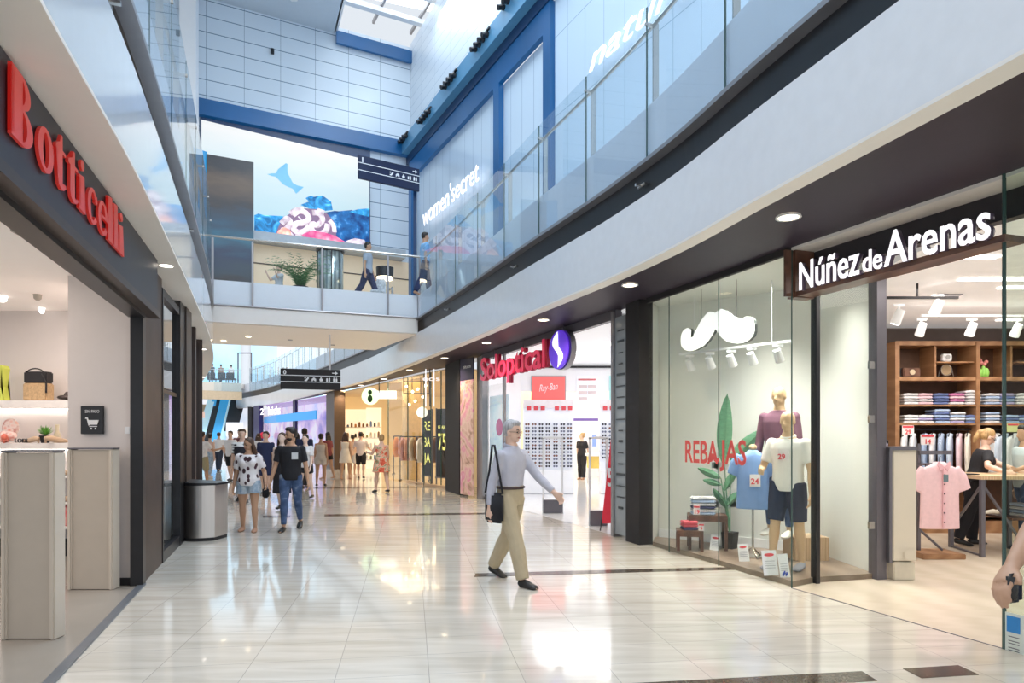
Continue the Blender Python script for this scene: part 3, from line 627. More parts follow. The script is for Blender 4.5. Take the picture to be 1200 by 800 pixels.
# shelf wall
ME_shelf = mat('shelf_white', (0.85,0.81,0.78), 0.5)
r = root('wall_shelving', 'white lit wall shelving at the back of the left shop', 'shelving', (-6.2,8.8,0))
for zt, t in ((2.03,0.09),(1.48,0.08),(1.06,0.03),(0.72,0.03),(0.40,0.03)):
    bm = bmesh.new(); box(bm, (-7.25, 8.82, zt-t/2), (3.7, 0.45, t)); mk('shelf', bm, ME_shelf, r)
for zt in (1.93,1.38):
    bm = bmesh.new(); box(bm, (-7.25, 8.98, zt), (3.7, 0.03, 0.02)); mk('light_strip', bm, emis('strip_warmwhite', (1,0.93,0.85), 7), r)
bm = bmesh.new(); box(bm, (-7.25, 8.86, 0.09), (3.7,0.36,0.18)); mk('plinth', bm, M_blackm, r)
# handbag
def bag_shape(c, w, d, h, m, m2, label, top=0.4):
    r = root('handbag', label, 'bag', c)
    bm = bmesh.new(); box(bm, (c[0],c[1],c[2]+h*(1-top)/2), (w,d,h*(1-top)), bev=0.015); mk('lower_body', bm, m, r, smooth=False)
    bm = bmesh.new(); box(bm, (c[0],c[1],c[2]+h*(1-top/2)), (w*0.97,d*0.9,h*top), bev=0.015); mk('flap', bm, m2, r)
    bm = bmesh.new(); tube(bm, [(c[0]+w*0.42*math.cos(a), c[1]-d*0.4, c[2]+h*0.85+h*0.25*math.sin(a)) for a in [PI*i/10 for i in range(11)]], 0.008, 6); mk('handle', bm, m2, r)
    bm = bmesh.new(); tube(bm, [(c[0]+w*0.3, c[1]-d*0.5, c[2]+h*0.9), (c[0]+w*0.52, c[1]-d*0.55, c[2]+h*0.6), (c[0]+w*0.5, c[1]-d*0.5, c[2]+0.1)], 0.012, 6); mk('strap', bm, m2, r); return r
bag_shape((xat(44,8.7), 8.72, 2.03), 0.31, 0.16, 0.38, mat('straw_tan', (0.55,0.37,0.2), 0.7, noise=0.2, scale=40), M_blackm, 'black and tan handbag on the upper shelf of the left shop')
bm = bmesh.new(); cx = xat(3,8.7); ext_poly(bm, [(cx-0.15,0),(cx+0.06,0),(cx+0.02,0.18),(cx+0.055,0.42),(cx+0.03,0.46),(cx-0.15,0.44)], (0,8.76,2.03), (1,0,0), (0,0,1), 0.12); mk('handbag', bm, mat('lime_leather', (0.68,0.75,0.12), 0.5), label='lime green bag at the left edge on the upper shelf', cat='bag')
bm = bmesh.new(); ball(bm, (xat(76,8.6),8.66,2.09), 0.06, 10, (0.7,1,1)); ball(bm, (xat(73,8.6),8.62,2.07), 0.05, 10, (1.6,0.8,0.6)); mk('ornament', bm, M_brown, label='small dark shoe ornament at the right end of the upper shelf', cat='ornament')
# potted succulent
r = root('potted_plant', 'small green plant in a dark pot on the middle shelf', 'plant', (xat(53,8.65),8.65,1.48))
bm = bmesh.new(); lathe(bm, (xat(53,8.65),8.65,1.48), [(0.045,0),(0.07,0.1),(0.06,0.1)], 14); mk('pot', bm, M_blackm, r)
bm = bmesh.new(); random.seed(3)
for i in range(46):
    a = random.random()*2*PI; t = random.uniform(0.2,1.2); l = random.uniform(0.1,0.16); p = Vector((xat(53,8.65),8.65,1.575)); d = Vector((math.cos(a)*math.sin(t), math.sin(a)*math.sin(t), math.cos(t)))
    s = d.cross(V(0,0,1)).normalized()*0.012; vs = [bm.verts.new(q) for q in (p-s, p+d*l*0.5-s, p+d*l, p+d*l*0.5+s)]; bm.faces.new(vs)
mk('leaves', bm, mat('leaf_green', (0.16,0.42,0.07), 0.5, noise=0.3), r)
def shoe(loc, label, m, s=1.0, rz=0.0, heel=True):
    bm = bmesh.new(); tube(bm, [(0,-0.11,0.05 if heel else 0.03),(0,-0.05,0.05),(0,0.03,0.03),(0,0.1,0.022),(0,0.13,0.015)], [(0.022,0.02),(0.034,0.026),(0.03,0.03),(0.02,0.036),(0.01,0.02)], 8, up=(0,0,1))
    if heel: cyl(bm, (0,-0.1,0.0), (0,-0.1,0.05), 0.01)
    bm.transform(Matrix.Translation(loc) @ Matrix.Rotation(rz,4,'Z') @ Matrix.Scale(s,4)); return mk('shoe', bm, m, label=label, cat='shoe', smooth=True)
M_coral = mat('coral_leather', (0.75,0.18,0.12), 0.4); M_tanl = mat('tan_leather', (0.6,0.42,0.28), 0.4)
shoe((xat(2,8.6),8.65,1.48), 'coral shoe at the left edge of the middle shelf', M_coral, 1.5, 0.6)
bm = bmesh.new(); ball(bm, (xat(7,8.7),8.78,1.68), 0.11, 14, (1,0.5,1.1)); ball(bm, (xat(10,8.7),8.72,1.57), 0.08, 12, (1.2,0.6,0.8)); ball(bm,(xat(2,8.7),8.75,1.56),0.08,10); mk('flower_bouquet', bm, ramp_mat('flowers_coral','vor',14,[(0,(0.85,0.3,0.2)),(0.5,(0.9,0.75,0.7)),(1,(0.5,0.08,0.05))],0.6), label='coral and white flowers standing on the middle shelf', cat='flowers', smooth=True)
shoe((xat(36,8.6),8.62,1.48), 'tan heeled shoe left of the small plant', M_tanl, 1.1, 1.3)
shoe((xat(64,8.6),8.62,1.48), 'tan heeled shoe right of the small plant', M_tanl, 1.2, -0.5)
bm = bmesh.new(); lathe(bm, (xat(67,8.8),8.8,1.48), [(0.04,0),(0.05,0.08),(0.02,0.16),(0.025,0.24)], 12); mk('vase', bm, mat('cream_ceramic',(0.8,0.7,0.5),0.3), label='cream vase at the right end of the middle shelf', cat='vase', smooth=True)
bm = text_bm('LODI', 0.075, (xat(17,8.6),8.6,1.485), (1,0,0), ext=0.008); mk('lettering_stand', bm, M_black, label='small black standing letters on the middle shelf', cat='sign')
for z, lab in ((1.06,'upper'),(0.72,'middle')):
    shoe((xat(71,8.5),8.62,z), 'pale sandal on the %s lower shelf between the gates' % lab, M_tanl, 1.1, 1.2)
bm = bmesh.new(); tube(bm, [(xat(70.5,8.7),8.7,0.4),(xat(70.5,8.7),8.7,0.45),(xat(70.5,8.7),8.7,0.62),(xat(70.5,8.7),8.7,0.66)], [(0.12,0.07),(0.14,0.08),(0.12,0.07),(0.08,0.04)], 12); mk('handbag', bm, ramp_mat('pink_red','noise',18,[(0.3,(0.8,0.1,0.12)),(0.7,(0.9,0.55,0.5))],0.5), label='pink and red bag on the lowest shelf between the gates', cat='bag', smooth=True)
# ceiling fittings
for i, (px, py, s) in enumerate([(25,265,0.08),(44,345,0.045),(49,361,0.035),(3,347,0.05)]):
    Yp = (3.27-1.6)*780/(508-py); bm = bmesh.new(); lathe(bm, (xat(px,Yp), Yp, 3.2), [(s*0.4,0),(s*0.9,0.02),(s,0.06),(s*1.1,0.075)], 16)
    mk('smoke_detector' if i == 0 else 'ceiling_downlight', bm, M_lampc if i >= 2 else mat('fitting_grey',(0.45,0.42,0.36),0.5), label=['round smoke detector on the left shop ceiling','small unlit spotlight on the left shop ceiling','small lit downlight near the back wall of the left shop','lit downlight at the left edge of the shop ceiling'][i], cat='detector' if i == 0 else 'downlight', smooth=True)
area('left_shop_lamp', (-6.2,5.5,3.2), 2.5, 60, (1,0.86,0.76), sy=3.5)
area('left_shop_lamp', (-5.5,7.9,3.2), 1.2, 22, (1,0.88,0.8), sy=0.8)

# ================================================================ STEEL BIN
bc = Vector((xat(234,10.1), 10.15))
r = root('litter_bin', 'brushed steel bow-fronted litter bin with black lid against the left shopfront', 'bin', (bc.x, bc.y, 0))
def binprof(z0, z1, w, d, m, name, tilt=0.0, bulge=0.14):
    bm = bmesh.new(); pts = [(-w/2,d)] + [(-w/2+w*i/16, -bulge*math.sin(PI*i/16)) for i in range(17)] + [(w/2,d)]
    R = Matrix.Rotation(-0.12,4,'Z'); lo = [bm.verts.new((p[0],p[1],z0)) for p in pts]; hi = [bm.verts.new((p[0],p[1],z1-tilt*p[0])) for p in pts]
    bm.faces.new(lo[::-1]); bm.faces.new(hi)
    for i in range(len(pts)): bm.faces.new((lo[i], lo[(i+1)%len(pts)], hi[(i+1)%len(pts)], hi[i]))
    bm.transform(Matrix.Translation((bc.x, bc.y-0.15, 0)) @ R); return mk(name, bm, m, r)
binprof(0.05,0.83,0.58,0.36,mat('bin_steel',(0.62,0.58,0.55),0.28,metal=1.0,noise=0.03,scale=30,stretch=(1,1,0.02)),'body')
binprof(0.0,0.055,0.56,0.36,M_blackm,'base',bulge=0.13); binprof(0.83,0.875,0.62,0.38,M_black,'lid',0.05,0.17)

# ================================================================ RIGHT SIDE : clothing shop with moustache window
E1 = Vector((1.96,9.5)); E2 = Vector((2.5,8.05)); E3 = Vector((2.9,6.9)); E4 = Vector((3.25,7.13)); E5 = Vector((4.0,7.34)); E6 = Vector((3.66,4.95)); E7 = Vector((4.6,2.4))
M_wood_floor = ramp_mat('greybrown_boards', 'wave', 0.9, [(0,(0.20,0.14,0.10)),(1,(0.30,0.22,0.17))], 0.3, stretch=(1,6,1), dist=3)
M_wplast = mat('white_plaster', (0.80,0.81,0.77), 0.7, noise=0.015)
bm = bmesh.new(); poly_prism(bm, [E1+Vector((0.05,0)), E2+Vector((0.04,0)), E3+Vector((0.03,0.05)), E4+Vector((0,0.02)), E5, (3.95,8.5), (2.15,10.0)], -0.02, 0.06); struct('floor_window_platform', bm, M_wood_floor)
bm = bmesh.new(); slab(bm, (1.98,9.75), (2.2,10.05), 0, 3.53, 0.06); slab(bm, (2.2,10.05), (3.98,8.55), 0, 3.53, 0.08); slab(bm, (3.98,8.55), (4.06,7.42), 0, 3.53, 0.05); struct('wall_display_back', bm, M_wplast)
bm = bmesh.new(); poly_prism(bm, [E1, E2, E3, E5, (4.0,8.5), (2.2,10.0)], 3.5, 3.56); struct('ceiling_display', bm, M_wplast)
bm = bmesh.new(); slab(bm, (2.22,9.98), (3.92,8.56), 0.06, 0.18, 0.02, side=-0.03); struct('baseboard_display', bm, M_white)
r = root('shop_window', 'tall frameless display window holding the mannequins and glowing moustache', 'window', (E2.x,E2.y,0))
fr = [E1, Vector((2.19,8.93)), E2, E3]
for a, b in ((E1, E1.lerp(E2,0.32)), (E1.lerp(E2,0.32), E2), (E2, E3)):
    d = (b-a).normalized(); bm = bmesh.new(); slab(bm, a+d*0.004, b-d*0.004, 0.0, 3.5, 0.012); mk('glass_panel', bm, M_glassg, r)
    bm = bmesh.new(); cyl(bm, (b.x,b.y,0.0), (b.x,b.y,3.5), 0.007, seg=6); mk('joint', bm, M_edge, r)
bm = bmesh.new(); slab(bm, E3, E4, 0, 3.5, 0.012); mk('glass_panel', bm, M_glassg, r)
bm = bmesh.new(); slab(bm, E4+Vector((.04,.01)), E5-Vector((.04,.01)), 0.02, 3.2, 0.012); mk('glass_panel', bm, M_glassg, r)
bm = bmesh.new(); box(bm, (E4.x,E4.y,1.62), (0.045,0.09,3.24), 0.28); mk('black_post', bm, M_black, r)
bm = bmesh.new(); box(bm, (E5.x+0.03,E5.y,1.65), (0.13,0.12,3.3), 0.28); struct('door_2', bm, M_graymetal)
bm = bmesh.new()
for z in (0.6,1.76,2.35): box(bm, (E5.x-0.07,E5.y-0.06,z), (0.07,0.03,0.08), 0.28)
mk('glass_clamp', bm, M_steel, r)
bm = bmesh.new(); slab(bm, E1+Vector((-0.02,0)), E2+Vector((-0.02,0)), 3.46, 3.54, 0.05); slab(bm, E2+Vector((-0.02,0)), E3+Vector((-0.02,0)), 3.46, 3.54, 0.05); mk('top_track', bm, M_blackm, r)
# floor joint and near glass
bm = bmesh.new(); slab(bm, E3, E6, -0.01, 0.004, 0.012); struct('trim_floor_joint', bm, M_graymetal)
r = root('shop_window', 'nearest glass panel of the clothing shop at the right edge', 'window', (E6.x,E6.y,0))
bm = bmesh.new(); slab(bm, E6, E7, 0.0, 3.55, 0.014); mk('glass_panel', bm, glass('near_glass', (0.86,0.92,0.88), 0.5), r)
bm = bmesh.new(); cyl(bm, (E6.x,E6.y,0), (E6.x,E6.y,3.55), 0.014, seg=8); mk('polished_edge', bm, M_edge, r)
d67 = (E7-E6).normalized()
def on67(px): k = (px-600)/780.0; t = (k*E6.y-E6.x)/(d67.x-k*d67.y); return E6+d67*t
def quad_on(fn, px0, px1, py0, py1, m, name, parent, off=-0.012, label=None, cat=None):
    a = fn(px0); b = fn(px1); n = Vector((-(b-a).y, (b-a).x)).normalized(); n = n if n.dot(-a) > 0 else -n
    a2 = a+n*abs(off); b2 = b+n*abs(off); bm = bmesh.new()
    vs = [bm.verts.new(v) for v in ((a2.x,a2.y,zat(py1,a.y)),(b2.x,b2.y,zat(py1,a.y)),(b2.x,b2.y,zat(py0,a.y)),(a2.x,a2.y,zat(py0,a.y)))]; bm.faces.new(vs); return mk(name, bm, m, parent, label=label, cat=cat)
rs = root('window_sticker', 'notice sticker with blue square low on the nearest glass panel', 'sticker', (on67(1190).x, on67(1190).y, 0.2))
quad_on(on67, 1179, 1225, 716, 764, mat('sticker_pale', (0.75,0.8,0.72), 0.5), 'backing', rs, 0.010)
quad_on(on67, 1181, 1197, 720, 739, mat('sticker_blue', (0.03,0.25,0.62), 0.4), 'blue_square', rs, 0.013)
for y in (744,749,752,757,760): quad_on(on67, 1183, 1196, y, y+1.0, M_graymetal, 'text_line', rs, 0.013)
# dark lintel, soffit return, sign
bm = bmesh.new(); slab(bm, E3+Vector((0.25,0.25)), Vector((4.05,4.9)), 3.28, 3.5, 0.1); slab(bm, Vector((4.05,4.9)), Vector((5.1,2.2)), 3.28, 3.5, 0.1); struct('trim_lintel', bm, mat('lintel_dark', (0.03,0.028,0.036), 0.4))
bm = bmesh.new(); poly_prism(bm, [E3, E6, (4.6,2.4), (5.0,2.5), (4.0,5.0), (3.1,7.1)], 3.5, 3.53); struct('ceiling_entrance_strip', bm, M_lip)
r = root('shop_sign', 'wooden light box with white Núñez de Arenas letters over the entrance', 'sign', (2.98,6.94,3.0))
sd = Vector((0.345,-1.0)).normalized(); S0 = Vector((2.93,6.94)); S1 = S0+sd*2.16; sn = Vector((-sd.y*-1, sd.x*-1)); sn = Vector((sd.y, -sd.x)); sn = sn if sn.x < 0 else -sn
bm = bmesh.new(); slab(bm, S0-sn*0.1, S1-sn*0.1, 3.02, 3.07, 0.22); mk('bottom_board', bm, M_woodd, r)
bm = bmesh.new(); slab(bm, S0, S0+sd*0.03, 3.02, 3.5, 0.24, side=0.0); 
bm2 = bmesh.new(); box(bm2, ((S0-sn*0.1).x, (S0-sn*0.1).y, 3.26), (0.12,0.24,0.5), math.atan2(sd.y,sd.x)); merge(bm, bm2); mk('end_board', bm, M_woodd, r)
for tx, t0, wdt, sz in (('Núñez',0.155,0.745,0.40),('de',0.935,0.21,0.27),('Arenas',1.165,0.925,0.42)):
    q = S0+sd*t0+sn*0.06; bm = text_bm(tx, sz, (q.x,q.y,3.06), (sd.x,sd.y,0), ext=0.004, fit=wdt, bold=0.004); mk('lettering', bm, M_lettw, r)
    q = S0+sd*t0+sn*0.03; bm = text_bm(tx, sz, (q.x,q.y,3.06), (sd.x,sd.y,0), ext=0.022, fit=wdt, bold=0.003); mk('letter_sides', bm, mat('letter_side_grey',(0.10,0.07,0.12),0.4), r)
# moustache
def moustache_half(s):
    top = [(0,0.2),(.04,.22),(.10,.235),(.16,.21),(.25,.14),(.336,.01),(.40,-.05),(.45,-.068),(.49,-.058),(.525,-.02),(.516,.03),(.48,.046),(.44,.04)]
    back = [(.45,.065),(.50,.082),(.56,.068),(.605,.03),(.625,-.03),(.625,-.11),(.60,-.165),(.546,-.205),(.46,-.23),(.36,-.228),(.21,-.19),(.12,-.13),(.05,-.06),(0,.01)]
    return [(x*s, z) for x, z in top+back]
Ma = Vector((2.30,9.0)); Mb = Vector((2.88,7.92)); md = (Mb-Ma).normalized(); Mc = (Ma+Mb)/2
r = root('moustache_light', 'large glowing white moustache hanging in the display window', 'light sign', (Mc.x,Mc.y,2.9))
bm = bmesh.new()
for s in (-1,1): ext_poly(bm, moustache_half(s), (Mc.x,Mc.y,2.93), (md.x,md.y,0), (0,0,1), 0.012)
mk('face', bm, emis('moustache_white', (1,1,1), 0.8), r)
bm = bmesh.new()
for s in (-1,1): ext_poly(bm, moustache_half(s), (Mc.x+0.04,Mc.y+0.021,2.93), (md.x,md.y,0), (0,0,1), 0.036)
mk('casing', bm, mat('casing_grey', (0.10,0.11,0.11), 0.5), r)
for t in (-0.3,0.3):
    bm = bmesh.new(); p = Mc+md*t+Vector((0.04,0.02)); cyl(bm, (p.x,p.y,3.0), (p.x,p.y,3.5), 0.006, seg=6); mk('hanging_cord', bm, M_steel, r)
# track with spots in the display
def spot(parent_label, loc, aim, m=None, group=None, s=1.0):
    r = root('track_spotlight', parent_label, 'spotlight', loc, group); aim = Vector(aim).normalized(); L = Vector(loc)
    bm = bmesh.new(); cyl(bm, L-aim*0.06*s, L+aim*0.1*s, 0.045*s, 0.055*s, 14); mk('lamp_head', bm, m or M_white, r, smooth=False)
    bm = bmesh.new(); cyl(bm, L+V(0,0,0.02), L+V(0,0,0.11*s), 0.012*s, seg=8); box(bm, (L.x,L.y,L.z+0.105*s), (0.12*s,0.03,0.03)); mk('bracket', bm, m or M_white, r)
    bm = bmesh.new(); cyl(bm, L+aim*0.1*s, L+aim*0.105*s, 0.04*s, seg=12); mk('lens', bm, M_lampc, r); return r
Ta = Vector((2.36,9.35)); Tb = Vector((3.35,8.0))
bm = bmesh.new(); slab(bm, Ta, Tb, 2.70, 2.73, 0.035); 
for t in (0.15,0.85): p = Ta.lerp(Tb,t); cyl(bm, (p.x,p.y,2.72), (p.x,p.y,3.49), 0.005, seg=6)
mk('light_track', bm, M_white, label='white light track hanging inside the display window', cat='track')
for i, t in enumerate((0.1,0.3,0.5,0.68,0.9)):
    p = Ta.lerp(Tb,t); spot('boxy white spotlight on the display window track, %s from the left' % ORD[i], (p.x,p.y,2.57), (0.3,0.25,-0.6))
area('display_lamp', (2.95,8.2,3.4), 0.9, 40, (1,0.97,0.9), sy=0.5, rot=(0,0,0.9), spread=1.5)
area('display_lamp', (3.55,7.75,3.4), 0.5, 14, (1,0.97,0.9), sy=0.5, spread=1.5)
# ================================================================ BIG SCREEN on the back wall
def wallpt(px, py, off=0.12):
    p = onwall(px) + wn*off; k = (px-600)/780.0
    # keep the column: intersect ray with the offset plane
    O = WA + wn*off; t = (k*O.y-O.x)/(wd.x-k*wd.y); p = O+wd*t; return Vector((p.x, p.y, zat(py, p.y)))
def wpoly(pix, m, name, parent, off, smooth=False, th=0.008):
    bm = bmesh.new(); vs = [bm.verts.new(wallpt(x, y, off)) for x, y in pix]; f = bm.faces.new(vs); bmesh.ops.triangulate(bm, faces=[f]); return mk(name, bm, m, parent)
r = root('video_screen', 'huge bright video screen showing a coral reef and a swimming shark', 'screen', tuple(wallpt(335,283,0.1)))
bm = bmesh.new(); a = onwall(234.5); b = onwall(433); slab(bm, a, b, 7.5, 10.6, 0.08, side=-0.05); mk('casing', bm, M_blued, r)
def grad_emis(name, stops, z0, z1, s=1.0, nz=0.15):
    m = bpy.data.materials.new(name); m.use_nodes = True; nt = m.node_tree; N = nt.nodes; b = N['Principled BSDF']
    g = N.new('ShaderNodeNewGeometry'); sx_ = N.new('ShaderNodeSeparateXYZ'); nt.links.new(g.outputs['Position'], sx_.inputs[0])
    mr = N.new('ShaderNodeMapRange'); mr.inputs['From Min'].default_value = z0; mr.inputs['From Max'].default_value = z1; nt.links.new(sx_.outputs['Z'], mr.inputs['Value'])
    mp = N.new('ShaderNodeMapping'); mp.inputs['Scale'].default_value = (0.8,0.8,2.5); nt.links.new(g.outputs['Position'], mp.inputs['Vector'])
    no = N.new('ShaderNodeTexNoise'); no.inputs['Scale'].default_value = 1.5; no.inputs['Detail'].default_value = 6; nt.links.new(mp.outputs[0], no.inputs['Vector'])
    ad = N.new('ShaderNodeMath'); ad.operation = 'MULTIPLY_ADD'; ad.inputs[1].default_value = nz; nt.links.new(no.outputs['Fac'], ad.inputs[0]); nt.links.new(mr.outputs[0], ad.inputs[2])
    r_ = N.new('ShaderNodeValToRGB'); els = r_.color_ramp.elements; els[0].position = stops[0][0]; els[0].color = stops[0][1]+(1,); els[1].position = stops[-1][0]; els[1].color = stops[-1][1]+(1,)
    for p, c in stops[1:-1]: e = els.new(p); e.color = c+(1,)
    nt.links.new(ad.outputs[0], r_.inputs['Fac']); nt.links.new(r_.outputs[0], b.inputs['Emission Color']); b.inputs['Emission Strength'].default_value = s; b.inputs['Base Color'].default_value = (0.02,0.02,0.02,1); b.inputs['Roughness'].default_value = 0.3
    return m
M_sea = grad_emis('screen_water', [(0.0,(0.25,0.62,0.88)),(0.25,(0.55,0.82,0.94)),(0.6,(0.68,0.87,0.95)),(0.85,(0.85,0.95,0.99)),(1.0,(0.97,0.99,1.0))], 7.4, 10.6, 0.9)
wpoly([(236,140),(433,188),(433,290),(236,270.5)], M_sea, 'water_picture', r, 0.10)
M_rockb = ramp_mat('screen_blue_rock', 'noise', 3.0, [(0.3,(0.0,0.06,0.20)),(0.5,(0.02,0.26,0.55)),(0.62,(0.10,0.50,0.76)),(0.70,(0.60,0.88,0.98))], 0.5, emit=0.8, dist=1.2)
M_rockd = ramp_mat('screen_navy_rock', 'noise', 4.0, [(0.35,(0.0,0.03,0.14)),(0.6,(0.01,0.13,0.36)),(0.75,(0.25,0.55,0.8))], 0.5, emit=0.8)
wpoly([(298,276),(298,252),(303,250),(309,252),(318,255),(330,253),(345,258),(345,281)], M_rockb, 'blue_reef', r, 0.106)
wpoly([(352,240),(362,236),(358,232),(364,229),(372,232),(378,229),(388,236),(390,246),(372,248)], M_rockb, 'blue_sponge', r, 0.107)
wpoly([(380,290),(381,249),(392,247),(403,248),(412,246),(421,249),(433,252),(433,290)], M_rockd, 'navy_reef', r, 0.106)
wpoly([(408,248),(420,245),(433,244),(433,254),(420,251)], M_rockb, 'blue_ridge', r, 0.108)
M_cor1 = ramp_mat('screen_coral_pale', 'noise', 5.0, [(0.3,(0.42,0.33,0.38)),(0.5,(0.75,0.62,0.65)),(0.7,(0.95,0.88,0.90))], 0.5, emit=0.75)
M_cor2 = ramp_mat('screen_coral_pink', 'vor', 5.0, [(0.0,(0.95,0.55,0.62)),(0.4,(0.86,0.20,0.32)),(0.8,(0.55,0.05,0.2))], 0.5, emit=0.8)
M_cor3 = ramp_mat('screen_coral_orange', 'vor', 6.0, [(0.0,(1.0,0.75,0.62)),(0.5,(0.92,0.42,0.30)),(0.9,(0.5,0.2,0.2))], 0.5, emit=0.8)
wpoly([(322,276),(328,262),(337,252),(345,247),(357,244),(372,245),(383,250),(391,259),(394,272),(394,284),(360,282)], mat('screen_coral_shadow',(0.2,0.12,0.2),0.6,emit=(0.28,0.18,0.28),es=0.6), 'coral_mass', r, 0.110)
bm = bmesh.new(); random.seed(5)
worms = [[(343,252),(350,247),(358,249),(362,256),(355,261),(347,262),(344,268),(350,272),(358,270),(363,264)],[(366,249),(374,250),(378,257),(372,264),(366,262),(366,270),(374,274),(382,270),(384,262)],[(330,262),(336,256),(340,260),(336,268),(330,270)],[(352,255),(351,256)],[(386,258),(391,265),(392,272)],[(346,277),(356,279)],[(340,250),(347,246),(356,245)],[(372,246),(380,249)],[(333,272),(340,274),(343,279)]]
for wm in worms:
    pts = [wallpt(x, y, 0.125) for x, y in wm]
    if len(pts) > 2: pts = catmull([tuple(p) for p in pts], 4)
    tube(bm, pts, 0.085 if len(wm) > 4 else 0.07, 8)
for v in bm.verts:      # flatten onto the screen
    n3 = Vector((wn.x, wn.y, 0)); d = (v.co - wallpt(350,260,0.115)).dot(n3); v.co -= n3*d*0.9
mk('brain_coral', bm, M_cor1, r, smooth=True)
wpoly([(350,285),(355,274),(366,270),(380,272),(392,276),(404,283),(406,289)], M_cor2, 'pink_coral', r, 0.135)
wpoly([(322,278),(326,270),(333,266),(340,269),(342,278),(336,281)], M_cor3, 'orange_coral', r, 0.135)
wpoly([(400,289),(406,282),(416,279),(427,281),(432,290)], M_cor1, 'pale_coral', r, 0.13)
wpoly([(313,204),(319,203),(323,203),(326,198),(330,195),(333,198),(335,191),(337,192),(337,202),(340,208),(343,214),(348,217),(356,219),(347,220),(347,227),(343,221),(338,219),(332,216),(327,211),(323,207),(318,206)], mat('shark_blue',(0.1,0.3,0.5),0.5,emit=(0.18,0.42,0.66),es=0.9), 'shark', r, 0.112)
# black glass panel left of the screen
r = root('black_glass_panel', 'tall dark glossy glass panel standing left of the video screen', 'panel', tuple(wallpt(268,330,0.7)))
q0 = wallpt(242,330,0.75); q1 = wallpt(297,330,0.75)
bm = bmesh.new(); slab(bm, q0, q1, 5.24, zat(181,q0.y), 0.10); mk('dark_glass', bm, grad_emis('glass_painted_reflections', [(0.1,(0.20,0.13,0.08)),(0.24,(0.03,0.02,0.02)),(0.32,(0.03,0.06,0.10)),(0.42,(0.01,0.03,0.10)),(0.52,(0.02,0.16,0.28)),(0.62,(0.02,0.08,0.16)),(0.74,(0.03,0.03,0.04)),(0.88,(0.14,0.10,0.07)),(1.0,(0.02,0.02,0.03))], 5.2, 9.6, 0.75, 0.22), r)  # brown and blue reflections painted into the glass as a faint glow
bm = bmesh.new(); q2 = wallpt(226,330,0.9); slab(bm, q2, q0, 5.24, zat(178,q0.y), 0.04); mk('blue_side', bm, mat('blue_glow_side',(0.02,0.2,0.45),0.2,emit=(0.03,0.3,0.6),es=0.5), r)
# items on the bridge deck
r = root('potted_palm', 'bushy green potted palm on the bridge behind the glass', 'plant', (xat(352,18.3),18.3,5.24))
bm = bmesh.new(); lathe(bm, (xat(352,18.3),18.3,5.24), [(0.16,0),(0.22,0.4),(0.18,0.4)], 16); mk('pot', bm, M_blackm, r)
bm = bmesh.new(); random.seed(11)
for i in range(64):
    a = random.random()*2*PI; L = random.uniform(0.75,1.2); e = random.uniform(0.95,1.57); base = Vector((xat(352,18.3),18.3,5.6)); prev = base
    for j in range(7):
        t = j/6; p = base+Vector((math.cos(a)*L*t*math.cos(e-0.7*t), math.sin(a)*L*t*math.cos(e-0.7*t), L*t*math.sin(e-0.5*t*t*1.2)*1.0))
        if j:
            d = (p-prev).normalized(); s = d.cross(V(0,0,1)).normalized()
            for sg in (-1,1):
                for kk in (0,0.5):
                    c = prev.lerp(p,kk); tip = c+s*sg*0.16*(1-0.5*t)+d*0.12-V(0,0,0.03); vs = [bm.verts.new(v) for v in (c-d*0.012, tip, c+d*0.02)]; bm.faces.new(vs)
        prev = p
mk('fronds', bm, mat('palm_green',(0.06,0.22,0.06),0.5,noise=0.4,scale=3), r)
c = Vector((xat(387,19.2),19.2)); r = root('round_lift', 'tall grey metal and glass cylinder on the bridge', 'cabin', (c.x,c.y,5.24))
bm = bmesh.new(); lathe(bm, (c.x,c.y,5.24), [(0.37,0),(0.37,1.58)], 24); mk('drum', bm, ramp_mat('ribbed_metal','wave',3,[(0,(0.25,0.32,0.33)),(1,(0.62,0.70,0.68))],0.2,metal=0.6), r, smooth=True)
bm = bmesh.new(); lathe(bm, (c.x,c.y,6.8), [(0.38,0),(0.40,0.03),(0.40,0.09),(0.36,0.09)], 24); mk('top_rim', bm, M_black, r)
bm = bmesh.new()
for a in (-2.6,-1.9,-1.2,-0.5): cyl(bm, (c.x+0.375*math.cos(a),c.y+0.375*math.sin(a),5.24),(c.x+0.375*math.cos(a),c.y+0.375*math.sin(a),6.85),0.015,seg=6)
mk('vertical_trim', bm, M_black, r)
c = Vector((xat(451,19.0),19.0)); r = root('floor_lamp', 'floor lamp with wide black drum shade near the bridge end', 'lamp', (c.x,c.y,5.24))
bm = bmesh.new(); lathe(bm, (c.x,c.y,zat(325,19)), [(0.24,0),(0.25,0.28),(0.0,0.29)], 20, close=False); mk('shade', bm, M_black, r)
bm = bmesh.new(); lathe(bm, (c.x,c.y,zat(328,19)), [(0.02,0.0),(0.23,0.02),(0.23,0.07)], 20); mk('diffuser', bm, M_lampw, r)
bm = bmesh.new(); cyl(bm, (c.x,c.y,5.26),(c.x,c.y,6.05),0.02); cyl(bm,(c.x,c.y,5.24),(c.x,c.y,5.27),0.16); mk('stand', bm, M_black, r)
bm = bmesh.new(); box(bm, (xat(443,18.6),18.6,5.54), (0.34,0.5,0.1), bev=0.03); box(bm, (xat(443,18.6),18.85,5.75), (0.34,0.08,0.5), bev=0.03); 
for sx_ in (-.14,.14):
    for sy_ in (-.2,.2): cyl(bm,(xat(443,18.6)+sx_,18.6+sy_,5.24),(xat(443,18.6)+sx_,18.6+sy_,5.5),0.02,seg=6)
mk('lounge_chair', bm, mat('chair_grey_pattern',(0.55,0.6,0.66),0.6,noise=0.3,scale=20), label='pale patterned chair beside the black drum lamp', cat='chair')
